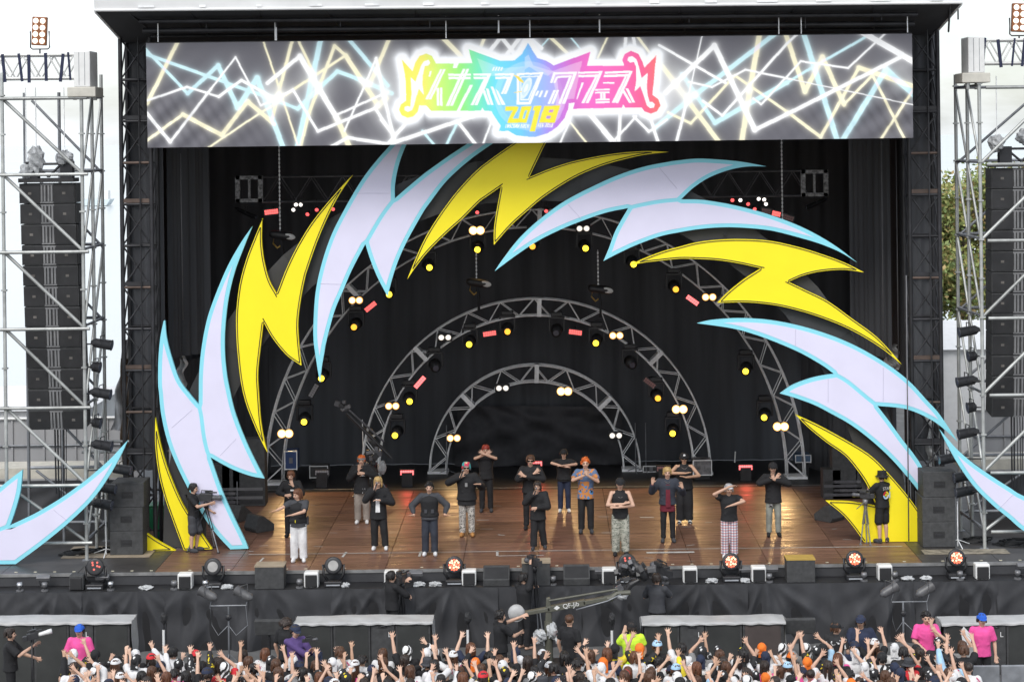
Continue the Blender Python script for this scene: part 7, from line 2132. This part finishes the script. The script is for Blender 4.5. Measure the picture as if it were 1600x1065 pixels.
pit('crew member in black cap and black printed shirt beside the prompt monitor', 1306, 988, -5.2, A(yaw=-1.0), C_logo, C_black, H['brown'], h=1.62, rz=2.8, sleeve=.8, hat=('cap', C_black))
pit('staff member in pink shirt with curly hair holding a hand to the face', 1447, 964, -4.9, A(ea=(-.27, -.06, 1.15), wa=(-.05, -.28, .98), eb=(.23, -.22, 1.20), wb=(.06, -.20, 1.50), hb=(.15, .1, 1), spread=.4, pitch=.1), C_pink, C_black, H['black'], h=1.76, sleeve=.85, fat=.025, hairstyle='curly')
pit('staff member in pink shirt and blue cap beside the subwoofers holding a white card', 1534, 972, -5.0, A(yaw=.1), C_pink, C_black, H['dark'], sleeve=.85, fat=.025, hat=('cap', C_blue))
# ------------------------------------------------------------ audience prototypes (backs to the camera)
POSES = {
 'down': A(), 'right': A(ea=(-.30, -.16, 1.54), wa=(-.18, -.28, 1.76), ha=(.3, -.1, 1), spread=.4), 'left': A(eb=(.26, -.10, 1.60), wb=(.30, -.20, 1.84), hb=(.1, -.2, 1), spread=.45),
 'both': A(ea=(-.34, -.16, 1.52), wa=(-.34, -.30, 1.74), eb=(.30, -.18, 1.55), wb=(.22, -.32, 1.76), spread=.4), 'half': A(ea=(-.31, -.18, 1.32), wa=(-.20, -.36, 1.54), eb=(.31, -.18, 1.32), wb=(.17, -.36, 1.57), spread=.3),
 'fist': A(eb=(.30, -.16, 1.48), wb=(.33, -.26, 1.70), curl=1.2, spread=.0), 'lean': A(ea=(-.20, -.12, 1.62), wa=(.02, -.18, 1.80), ha=(.8, -.1, 1), spread=.35), 'point': A(ea=(-.34, -.20, 1.40), wa=(-.42, -.40, 1.60), spread=.3), 'wave': A(eb=(.30, -.12, 1.58), wb=(.12, -.20, 1.78), hb=(-.6, -.1, 1), spread=.5), 'lowleft': A(eb=(.32, -.20, 1.28), wb=(.26, -.40, 1.48), spread=.3), 'side': A(eb=(.40, -.10, 1.46), wb=(.58, -.16, 1.62), hb=(.5, -.1, 1), spread=.4)}
AUD = {}
for nm, po in POSES.items():
    p = dict(BASE)
    p.update(po)
    AUD[nm] = p
    HS = 1.06
    p['spread'] *= 1.35
    later('aud_' + nm + 'body', body_mb(p), .0098, 1)
    later('aud_' + nm + 'tee', shirt_mb(p, .75, .86, .03), .018, 3)
    later('aud_' + nm + 'long', shirt_mb(p, 1.85, .84, .035), .018, 3)
    later('aud_' + nm + 'pants', pants_mb(p, .02), .02, 2)
pb_ = dict(BASE)
for st_ in ('short', 'bob', 'long', 'spiky', 'flat'):
    later('aud_hair_' + st_, hair_mb(pb_, st_, 5), .0085, 0)
flush()
BODIES = []
for d in PEOPLE:
    BODIES.append(make_person(d))
# microphones held by singers
for i, s_, off in MICS:
    b, M = BODIES[i]
    p = PEOPLE[i]['p']
    w_ = Vector(p['w' + s_]) + Vector((.02, -.05, .06))
    a, e = M @ w_, M @ (w_ + Vector((.035, .045, .10)))
    t = thing('hand_microphone', 'black hand microphone held by the %s' % ('blond singer' if i < 4 else 'rainbow-haired dancer' if i < 7 else 'singer all in black'), 'microphone', a)
    MB().tube(a - (e - a) * 1.0, e, .014, .018, 10).build('handle', M_blkpaint, t, smooth=True)
    MB().ell(e, (.028, .028, .03), 12, 8).build('mic_head', M_lampsm, t, smooth=True)
# STAFF lettering and ring emblem on the operator's back
b, M = BODIES[STAFF_I]
def on_back(o, x, y, z):
    o.matrix_basis = M @ Matrix.Translation((x, y, z)) @ Matrix.Rotation(math.pi, 4, 'Z')
    par(o, b)
on_back(obj('staff_lettering', textm('STAFF', .105, M_whitep)), .0, .182, 1.34)
rg = MB()
n = 24
for k in range(n):
    a0, a1 = 2 * math.pi * k / n, 2 * math.pi * (k + 1) / n
    rg.add([(r * math.cos(a), 0, r * math.sin(a)) for r, a in ((.05, a0), (.095, a0), (.095, a1), (.05, a1))], [(0, 1, 2, 3)], k * 4 // n)
on_back(rg.build('ring_emblem', [C_yellow, C_red, C_lblue, C_white]), .035, .176, 1.18)
on_back(MB().ell((0, 0, 0), (.035, .004, .035), 12, 8).build('emblem_centre', C_yellow), .035, .178, 1.18)
on_back(MB().box((0, 0, 0), (.03, .004, .16)).build('emblem_bar', C_lblue), -.09, .172, 1.18)
# ============================================================ cameras, cranes, cases, audience, trees
M_cam = mat('camera body', (0.035, 0.035, 0.038), 0.45, var=0.25, scale=12)
M_lens = mat('camera lens grey', (0.10, 0.10, 0.11), 0.35, var=0.2)
def camera_rig(p, d, lab, sc=1.0, name='video_camera', white=False):
    p, d = Vector(p), Vector(d).normalized()
    t = thing(name, lab, 'camera', p)
    q = d.to_track_quat('Y', 'Z').to_matrix()
    def B(c, s_, nm, m=M_cam):
        return MB().box(p + q @ (Vector(c) * sc), tuple(Vector(s_) * sc), q).build(nm, m, t, bevel=.008)
    B((0, 0, 0), (.16, .36, .22), 'body')
    B((0, -.26, -.02), (.13, .16, .17), 'battery')
    B((-.11, .06, .14), (.09, .24, .09), 'viewfinder')
    MB().path([p + q @ (Vector(c) * sc) for c in ((0, -.14, .11), (0, -.14, .19), (0, .14, .19), (0, .14, .11))], .016 * sc, 6).build('handle', M_cam, t)
    Ls = 1.6 if white else 1.0
    pts = [p + q @ (Vector((0, .16 + (y - .16) * Ls, -.01)) * sc) for y in (.18, .22, .36, .37, .46)]
    MB().path(pts, [x * sc for x in (.06, .07, .072, .082, .085)], 14).build('lens', M_whitep if white else M_lens, t, smooth=True)
    e = p + q @ (Vector((0, .16 + .30 * Ls, -.01)) * sc)
    MB().tube(e, e + d * .012 * sc, .075 * sc, n=14).build('front_glass', M_lensoff, t)
    B((.06, .22, .15), (.05, .22, .04), 'microphone_mount')
    return t
def tripod(top, ground, lab, spread=.45, grp=None, m=None):
    top = Vector(top)
    m = m or M_blkpaint
    t = thing('camera_tripod', lab, 'tripod', (top.x, top.y, ground), grp)
    MB().tube(top - Vector((0, 0, .14)), top, .06, .07, 12).build('fluid_head', m, t, smooth=True)
    for k in range(3):
        a = 1.3 + k * 2.094
        f = Vector((top.x + math.cos(a) * spread, top.y + math.sin(a) * spread * .8, ground + .012))
        b = top - Vector((0, 0, .13))
        mid = b.lerp(f, .5)
        for s_ in (-1, 1):
            o_ = Vector((math.sin(a), -math.cos(a), 0)) * .03 * s_
            tubeo('upper_leg', b + o_, mid + o_, .014, m, t, 6)
        tubeo('lower_leg', mid, f, .016, M_scafd, t, 6)
        boxo('foot', f, (.07, .07, .024), m, t)
    tubeo('pan_bar', top - Vector((0, 0, .05)), top + Vector((-.25, -.2, -.2)), .011, m, t, 6)
    return t
c = PX(322, 776, FP(322, 860).y)
camera_rig(c, (1, -.05, -.03), 'big black broadcast camera of the side-on operator', .85)
tripod(c - Vector((0, 0, .13)), S, 'black tripod under the big broadcast camera', .48)
c = PX(1352, 773, FP(1352, 850).y)
camera_rig(c, (-1, .35, 0), 'black camera aimed across the stage by the bucket-hat operator', .68)
tripod(c - Vector((0, 0, .1)), S, 'slim grey tripod leaning beside the bucket-hat operator', .14, m=M_lampsm)
c = PX(628, 903, -1.1)
camera_rig(c, (.35, 1, -.02), 'black pit camera beside the white front fill', .85)
tripod(c - Vector((0, 0, .1)), 0, 'dark tripod of the pit camera beside the white front fill', .2)
c = PX(835, 877, -1.0)
camera_rig(c, (-.55, .9, -.05), 'black pit camera held high before the centre riser box', .8)
tripod(c - Vector((0, 0, .1)), 0, 'tall black tripod at the centre of the pit', .32)
c = PX(1036, 889, -1.15)
camera_rig(c, (-.6, 1, .12), 'black shoulder rig camera with cables beside the crane head', .95)
c = PX(51, 993, -5.25)
camera_rig(c, (.92, .38, .18), 'photo camera with a long white lens on a monopod', .62, 'photo_camera', True)
o = MB().tube((c.x - .02, c.y, 0), (c.x - .02, c.y, c.z - .06), .016, n=8).build('monopod', M_blkpaint, None, smooth=True)
tag(o, 'black monopod under the white lens', 'monopod')
c = PX(482, 999, -5.4)
camera_rig(c, (1, .4, 0), 'small black video camera of the purple shirt crew member', .4, 'handheld_camera')
# ---- pit crane
YC = -3.5
M_olive = mat('olive grey crane paint', (0.10, 0.10, 0.08), 0.5, var=0.25, scale=5)
t = thing('camera_crane', 'olive camera crane with long rising arm, lettering and plastic-covered base', 'camera crane', (PX(855, 1000, YC).x, YC, 0))
a0, a1, pv = PX(800, 961, YC), PX(985, 927, YC), PX(857, 948, YC)
dx = (a1 - a0).normalized()
R_ = dx.to_track_quat('X', 'Z').to_matrix()
for (u0, u1, hh) in ((0.02, 0.32, .085), (0.3, 0.62, .125), (0.6, 0.8, .085)):
    p, q = a0.lerp(a1, u0), a0.lerp(a1, u1)
    MB().box((p + q) / 2, ((q - p).length, .16, hh), R_).build('arm_section', M_olive, t, bevel=.012)
tubeo('arm_rod', PX(858, 938, YC - .05), PX(965, 920, YC - .05), .025, M_olive, t)
MB().path([a0.lerp(a1, .78), PX(955, 934, YC), PX(964, 926, YC), PX(985, 925, YC)], [.06, .08, .06, .05], 8).build('arm_tip', M_olive, t)
MB().path([PX(900, 952, YC - .1), PX(925, 945, YC - .1), PX(950, 938, YC - .1), PX(970, 928, YC - .1)], .014, 6).build('arm_cable', M_scafd, t, smooth=True)
q = PX(807, 957, YC)
MB().tube(q + Vector((0, -.09, 0)), q + Vector((0, .09, 0)), .17, n=24).build('counterweight', M_cover, t)
MB().ell(q + Vector((0, -.06, .02)), (.185, .1, .175), 16, 12, jit=.03).build('weight_cover', M_cover, t, smooth=True)
MB().tube(q + Vector((0, -.12, 0)), q + Vector((0, -.09, 0)), .07, n=16).build('hub', M_lampsm, t)
MB().box(PX(857, 955, YC), (.16, .14, .62), taper=(.55, .8)).build('post_head', M_olive, t, bevel=.02)
tubeo('post', (pv.x, YC, .3), PX(857, 970, YC), .09, M_olive, t, 12)
for (px, py, r1, r2) in ((843, 994, .2, .2), (862, 985, .16, .24), (872, 998, .12, .12)):
    q = PX(px, py, YC - .05)
    MB().ell(q, (r1 * .75, .16, r2 * .75), 13, 9, jit=.22).build('plastic_cover', M_plast, t)
q = PX(876, 993, YC - .2)
MB().ell(q, (.09, .06, .05), 10, 7).build('orange_cap', C_orange, t, smooth=True)
b_ = PX(850, 1012, YC)
MB().box((b_.x, YC, .38), (.75, .6, .12)).build('dolly_deck', M_blkpaint, t, bevel=.02)
for sx in (-1, 1):
    for sy in (-1, 1):
        tubeo('dolly_leg', (b_.x + sx * .3, YC + sy * .25, .36), (b_.x + sx * .42, YC + sy * .35, .1), .03, M_blkpaint, t)
        MB().tube((b_.x + sx * .42, YC + sy * .35 - .03, .1), (b_.x + sx * .42, YC + sy * .35 + .03, .1), .1, n=14).build('wheel', M_blkpaint, t)
tx = obj('arm_lettering', textm('QF-Jib', .14, M_whitep))
q = PX(892, 943.5, YC)
tx.matrix_basis = Matrix.Translation((q.x, YC - .085, q.z)) @ Matrix.Rotation(-math.atan2(dx.z, dx.x), 4, 'Y')
par(tx, t)
MB().add([(PX(870 + a, 948 + b, YC).x, YC - .085, PX(870 + a, 948 + b, YC).z) for a, b in ((-5, 0), (0, -4), (5, -1), (0, 3))], [(0, 1, 2, 3)]).build('arm_emblem', M_whitep, t)
# crane head: many small pieces of a remote head and camera
t = thing('crane_head', 'remote crane head with camera and hanging cables beside the shoulder rig', 'crane head', PX(990, 915, -1.9))
for k in range(26):
    u = k / 25
    q = PX(952 + 60 * u + random.uniform(-8, 8), 928 - 46 * math.sin(u * 2.4) + random.uniform(-9, 9), -2.0 + random.uniform(-.2, .2))
    R2 = Matrix.Rotation(random.uniform(-.8, .8), 3, 'Y') @ Matrix.Rotation(random.uniform(-.6, .6), 3, 'X')
    MB().box(q, (random.uniform(.06, .2), .12, random.uniform(.05, .16)), R2).build('head_module', random.choice([M_cam, M_cam, M_lens, M_lampsm]), t, bevel=.01)
MB().path([PX(975, 928, -2.0), PX(985, 912, -2), PX(998, 905, -2), PX(990, 893, -2), PX(975, 880, -2)], [.06, .08, .07, .09, .05], 10).build('head_arm', M_cam, t)
MB().path([PX(988, 880, -2.0), PX(1003, 893, -2.0), PX(1010, 905, -2)], [.10, .11, .08], 12).build('camera_body', M_cam, t, smooth=True)
MB().ell(PX(972, 930, -2.1), (.14, .1, .09), 12, 8, jit=.1).build('plastic_cover', M_plast, t)
# ---- stage crane at the back
YS = 9.4
t = thing('stage_crane', 'dark camera crane rising behind the bandana dancer', 'camera crane', (PX(585, 752, YS).x, YS, S))
tubeo('arm', PX(542, 645, YS), PX(612, 715, YS), .05, M_cam, t)
tubeo('arm_rod', PX(545, 640, YS), PX(600, 690, YS), .03, M_lens, t)
for k in range(22):
    q = PX(*random.choice([(533, 630), (540, 634), (585, 688), (590, 700), (582, 715), (578, 730), (596, 725)]), YS) + Vector((random.uniform(-.16, .16), random.uniform(-.1, .1), random.uniform(-.18, .18)))
    MB().box(q, (random.uniform(.08, .22), .14, random.uniform(.06, .2)), Matrix.Rotation(random.uniform(-.7, .7), 3, 'Y')).build('crane_module', random.choice([M_cam, M_cam, M_lens, M_lampsm]), t, bevel=.01)
tubeo('column', PX(583, 715, YS), (PX(583, 715, YS).x, YS, S), .07, M_cam, t)
tubeo('strut', PX(566, 655, YS), PX(568, 712, YS), .012, M_alu, t)
for sx in (-1, 1):
    tubeo('foot_strut', PX(583, 735, YS), (PX(583, 715, YS).x + sx * .55, YS - .3, S + .02), .03, M_lens, t)
q = PX(597, 730, YS - .3)
MB().ell(q, (.13, .1, .2), 12, 8, jit=.1).build('wrapped_weight', M_wrap, t)
# ---- flight cases and odd gear at the back of the stage
def case(px0, px1, py0, py1, Y, col, lab, edge=None, dpt=.6):
    a, b = PX(px0, py0, Y), PX(px1, py1, Y)
    zb = b.z if b.z > S + .12 else S + .005
    t = thing('flight_case', lab, 'flight case', ((a.x + b.x) / 2, Y, zb))
    MB().b2(a.x, b.x, Y, Y + dpt, zb, a.z).build('case_body', col, t)
    w = .025
    for x in (a.x, b.x):
        boxo('edge_rail', (x, Y - .004, (a.z + zb) / 2), (w, w, a.z - zb + w), edge or M_alu, t)
    for z in (zb + .01, a.z):
        boxo('edge_rail', ((a.x + b.x) / 2, Y - .004, z), (b.x - a.x - w, w, w), edge or M_alu, t)
    boxo('latch', ((a.x + b.x) / 2, Y - .008, (a.z + zb) / 2), (.1, .02, .16), M_lampsm, t)
    if zb > S + .1:
        boxo('case_stand', ((a.x + b.x) / 2, Y + .3, (S + zb) / 2), (b.x - a.x - .1, .4, zb - S), M_blkpaint, t)
    return t
case(445, 464, 705, 733, 10.7, mat('blue case laminate', (0.03, 0.06, 0.16), 0.5), 'blue flight case standing beside the outer arch foot')
case(1083, 1112, 719, 742, 11.2, mat('scratched metal case', (0.16, 0.16, 0.17), 0.4, 0.4, var=0.9, scale=5), 'scratched metal flight case behind the broad dancer with the badged cap')
case(1243, 1267, 711, 722, 11.6, mat('pale blue case', (0.10, 0.16, 0.25), 0.5), 'small pale blue case behind the outer arch foot at the wing')
case(484, 512, 728, 746, 11.6, M_blkbox, 'low black case with metal edges beside the unlit light panel')
case(1005, 1030, 728, 745, 12.6, M_blkbox, 'low black case behind the faded pink light panel')
RKS = ['low, beside the tall swoosh foot', 'mid-sized, behind the tall swoosh notch', 'wide, under the tall swoosh tip', 'tall, behind the standing yellow bolt', 'small, beside the outer arch lamp', 'broad, behind the bucket-hat operator', 'narrow, highest behind the standing yellow bolt']
for kf, (px, py, w, h) in enumerate(((345, 735, .5, .3), (360, 700, .5, .5), (388, 690, .9, .15), (1320, 720, .7, .8), (1300, 745, .5, .4), (1330, 770, .8, .5), (1345, 700, .3, .9))):
    Y = 8.0
    a = PX(px, py, Y)
    t = thing('rack_case', 'black equipment rack in the dark wing: ' + RKS[kf], 'rack', (a.x, Y, S), 'black racks in the dark wings')
    MB().b2(a.x - w / 2, a.x + w / 2, Y, Y + .5, S + .002, max(S + .3, a.z + h / 2)).build('rack_body', M_blkbox, t, bevel=.01)
    for k in range(4):
        zz = S + .12 + k * .12
        boxo('rack_unit', (a.x, Y - .005, zz), (w * .86, .02, .08), random.choice([M_lampsm, M_cam, M_lens]), t)
for (sx, px), sl_ in zip(((-1, 700), (1, 992), (1, 1008)), ('beside the foot of the smallest arch, crane side', 'at the smallest arch foot near the faded light panel', 'a step away from the smallest arch foot near the faded panel')):
    p = PX(px, 738, 13.2)
    mic_stand((p.x, 12.6, S), 1.5, 'thin stand ' + sl_, grp='thin stands at the smallest arch', m=M_scafd)
o = MB().tube(PX(1148, 722, 12), PX(1149, 705, 12), .02, n=8).build('light_stick', M_whitep, None)
tag(o, 'short white upright stick above the deck before the back curtain', 'stick')

# ------------------------------------------------------------ audience
rr = random.Random(21)
HEADS = [('short black hair', 'short', 'black', None, 7), ('short brown hair', 'short', 'brown', None, 5), ('long dark hair', 'long', 'dark', None, 5), ('long brown hair', 'long', 'brown', None, 5), ('brown bob', 'bob', 'brown', None, 6), ('black bob', 'bob', 'black', None, 6), ('spiky black hair', 'spiky', 'black', None, 3),
         ('copper bob', 'bob', 'copper', None, 4), ('cropped dark hair', 'flat', 'dark', None, 3),
         ('black cap', 'short', 'black', ('cap', C_black), 4), ('navy cap', 'short', 'dark', ('cap', C_navy), 3), ('red cap', 'bob', 'dark', ('cap', C_red), 2), ('light blue cap', 'short', 'brown', ('cap', C_lblue), 2), ('white cap', 'long', 'brown', ('cap', C_white), 4), ('orange cap', 'short', 'black', ('cap', C_orange), 1),
         ('orange head towel', 'flat', 'dark', ('towel', C_orange), 3), ('white head towel', 'flat', 'dark', ('towel', C_white), 7), ('black-and-white print head towel', 'flat', 'dark', ('towel', C_logo), 6), ('zebra striped head towel', 'flat', 'dark', ('towel', C_stripe), 4), ('black-and-yellow head towel', 'flat', 'dark', ('towel', C_logoy), 2),
         ('navy head towel', 'flat', 'dark', ('towel', C_navy), 3), ('plain black head towel', 'flat', 'dark', ('towel', C_black), 4), ('beige bucket hat', 'bob', 'brown', ('bucket', C_beige), 1), ('dark bucket hat', 'short', 'black', ('bucket', C_char), 2)]
SHIRTS = [('white shirt', C_white, 11), ('black shirt', C_black, 7), ('white-on-black print shirt', C_logo, 6), ('yellow-on-black print shirt', C_logoy, 2), ('white printed shirt', C_wprint, 4), ('grey shirt', C_grey, 2), ('navy shirt', C_navy, 2), ('yellow shirt', C_yellow, .5), ('red shirt', C_red, .6), ('light blue shirt', C_lblue, .6), ('pink shirt', C_pink, 1.5), ('zebra striped shirt', C_stripe, .7)]
ARMS = [('arms down', 'down', 17), ('right arm raised', 'right', 3.5), ('left arm raised', 'left', 3.5), ('both arms raised', 'both', 1.6), ('hands at head height', 'half', 2.5), ('left fist raised', 'fist', 1.5), ('right arm over the head', 'lean', 1.5), ('left arm raised sideways', 'side', 1.2), ('right arm stretched forward', 'point', 1.5), ('left hand waving overhead', 'wave', 1.5), ('left hand at shoulder height', 'lowleft', 2)]
HATC = {}
used = set()
def slot(o, m):
    o.material_slots[0].link = 'OBJECT'
    o.material_slots[0].material = m
for k_ in list(DONE):
    if k_.startswith('aud_'):
        DONE[k_].materials.clear()
        DONE[k_].materials.append(C_black)
def aud(x, y, sc, rz, hd, sh, ar, long_, skin):
    M = Matrix.Translation((x, y, 0)) @ Matrix.Rotation(rz, 4, 'Z') @ Matrix.Scale(sc, 4)
    def W(nm, me, m, parent):
        o = obj(nm, me)
        slot(o, m)
        o.matrix_basis = M
        if parent is not None:
            par(o, parent)
        return o
    pose = ar[1]
    b = W('person', DONE['aud_' + pose + 'body'], SKINS[skin], None)
    W('shirt', DONE['aud_' + pose + ('long' if long_ else 'tee')], sh[1], b)
    W('trousers', DONE['aud_' + pose + 'pants'], rr.choice([C_black, C_navy, C_denim]), b)
    W('hair', DONE['aud_hair_' + hd[1]], H[hd[2]], b)
    if hd[3]:
        kind, mm = hd[3]
        key = (kind, mm.name)
        if key not in HATC:
            n0 = set(bpy.data.objects)
            hat_objs(pb_, kind, mm, None, None)
            new = [o for o in bpy.data.objects if o not in n0]
            HATC[key] = [(o.name.split('.')[0], o.data, o.parent is not None) for o in new]
            for o in new:
                bpy.data.objects.remove(o)
        first = None
        for nm, me, sub in sorted(HATC[key], key=lambda z: z[2]):
            o = obj(nm, me)
            o.matrix_basis = M
            par(o, first if sub and first else b)
            first = first or o
    return b
rows = [(-6.75, 1), (-7.25, 1), (-7.75, 1), (-8.25, 1), (-8.75, 1), (-9.25, 1), (-9.75, 0)]
for ri, (y0, full) in enumerate(rows):
    xl, xr = PX(112 - ri * 2, 1040, y0).x, PX(1522, 1040, y0).x
    x = xl + rr.uniform(0, .3)
    while x < xr:
        for _ in range(200):
            hd = rr.choices(HEADS, [h_[4] for h_ in HEADS])[0]
            sh = rr.choices(SHIRTS, [s[2] for s in SHIRTS])[0]
            ar = rr.choices(ARMS, [a[2] for a in ARMS])[0]
            if not full and ar[1] == 'down':
                continue
            if (hd[0], sh[0], ar[0]) not in used:
                break
        used.add((hd[0], sh[0], ar[0]))
        b = aud(x + rr.uniform(-.06, .06), y0 + rr.uniform(-.14, .14), rr.uniform(.87, .98), math.pi + rr.uniform(-.35, .35), hd, sh, ar, rr.random() < .12, rr.choice([0, 0, 1, 2, 2]))
        tag(b, 'spectator with %s, %s, %s' % (hd[0], sh[0], ar[0]), 'person', 'audience in front of the barrier')
        x += rr.uniform(.37, .54)
# white card held up
q = PX(1509, 993, -5.6)
o = MB().add([q + Vector((-.10, 0, .10)), q + Vector((-.06, 0, -.16)), q + Vector((.10, .01, -.20)), q + Vector((.13, .01, .0)), q + Vector((-.04, .0, .20))], [(0, 1, 2, 3, 4)]).build('paper_card', C_white, None)
o.modifiers.new('thick', 'SOLIDIFY').thickness = .004
tag(o, 'white paper fan with a small print held up before the subwoofers', 'paper fan')

# ------------------------------------------------------------ tree and boat beyond the stage
M_leaf = [mat('leaf %d' % i, c, 0.6, var=0.3, scale=1.5, rand=0.0) for i, c in enumerate([(0.25, 0.31, 0.10), (0.33, 0.34, 0.11), (0.42, 0.31, 0.13), (0.19, 0.26, 0.09)])]
M_bark = mat('grey bark', (0.16, 0.13, 0.11), 0.9, var=0.4, scale=6)
def tree(px, Y, ztop, rad, zlow, seed, lab):
    r = random.Random(seed)
    x0 = PX(px, 400, Y).x
    t = thing('leafy_tree', lab, 'tree', (x0, Y, 0), 'trees behind the stage')
    tips = []
    tk = MB()
    tk.path([(x0, Y, 0), (x0 + .15, Y, zlow * .6), (x0 - .1, Y, zlow), (x0 + .1, Y, (zlow + ztop) / 2), (x0, Y, ztop - .6)], [.28, .24, .2, .12, .03], 10)
    for k in range(26):
        z = r.uniform(zlow * .7, ztop - 1)
        a = r.uniform(0, 6.28)
        L = rad * r.uniform(.5, 1.0) * (1.0 - .35 * (z - zlow) / max(1, ztop - zlow))
        p0 = Vector((x0, Y, z))
        p1 = p0 + Vector((math.cos(a) * L * .5, math.sin(a) * L * .5, L * .35))
        p2 = p0 + Vector((math.cos(a) * L, math.sin(a) * L, L * .55))
        tk.path([p0, p1, p2], [.09, .055, .015], 6)
        tips += [p1, p1.lerp(p2, .5), p2, p2]
        for j in range(3):
            q = p1.lerp(p2, r.random())
            e = q + Vector((r.uniform(-.7, .7), r.uniform(-.7, .7), r.uniform(-.1, .7)))
            tk.path([q, e], [.03, .008], 5)
            tips.append(e)
    tk.build('trunk', M_bark, t, smooth=True)
    cr = MB()
    for tp in tips:
        for j in range(110):
            d = Vector((r.gauss(0, .55), r.gauss(0, .55), r.gauss(0, .45)))
            c = tp + d
            n = Vector((r.gauss(0, 1), r.gauss(0, 1), r.gauss(.6, 1))).normalized()
            u = n.orthogonal().normalized()
            u = (Matrix.Rotation(r.uniform(0, 6.28), 3, n) @ u)
            v = n.cross(u)
            s1, s2 = r.uniform(.08, .15), r.uniform(.05, .08)
            cr.add([c - u * s1, c + v * s2, c + u * s1, c - v * s2], [(0, 1, 2, 3)], 0 if d.length < .3 else r.choice((0, 1, 1, 2, 3)))
    o = cr.build('crown', M_leaf, t)
    return t
tree(1508, 34, PX(1500, 272, 34).z, 3.2, PX(1500, 440, 34).z, 3, 'yellow-green leafy tree standing behind the scaffold and the white tent')
tree(1600, 37, PX(1580, 290, 37).z, 3.2, PX(1580, 450, 37).z, 9, 'second leafy tree behind the hanging speakers')
b0 = PX(136, 321, 330)
t = thing('work_boat', 'small pale work boat with cranes out on the lake', 'boat', (b0.x, 330, -.4))
bl = 5.0
MB().prism([(b0.x - bl, .9), (b0.x - bl * .85, -.3), (b0.x + bl * .85, -.3), (b0.x + bl, .9)], 328, 332).build('hull', mat('pale blue hull', (0.6, 0.68, 0.72), 0.5), t)
MB().b2(b0.x + 3.0, b0.x + 4.4, 329, 331, .9, 2.6).build('cabin', M_whitep, t)
for dxx, hh in ((-3.5, 4.5), (-1.2, 3.5), (.8, 2.8)):
    tubeo('mast', (b0.x + dxx, 330, .9), (b0.x + dxx + .6, 330, .9 + hh), .12, mat('pale mast', (0.6, 0.66, 0.7), 0.5), t)
MB().b2(b0.x - 3.8, b0.x - 2.4, 329.3, 330.7, .9, 2.2).build('deck_load', mat('pale load', (0.6, 0.66, 0.68), 0.6), t)
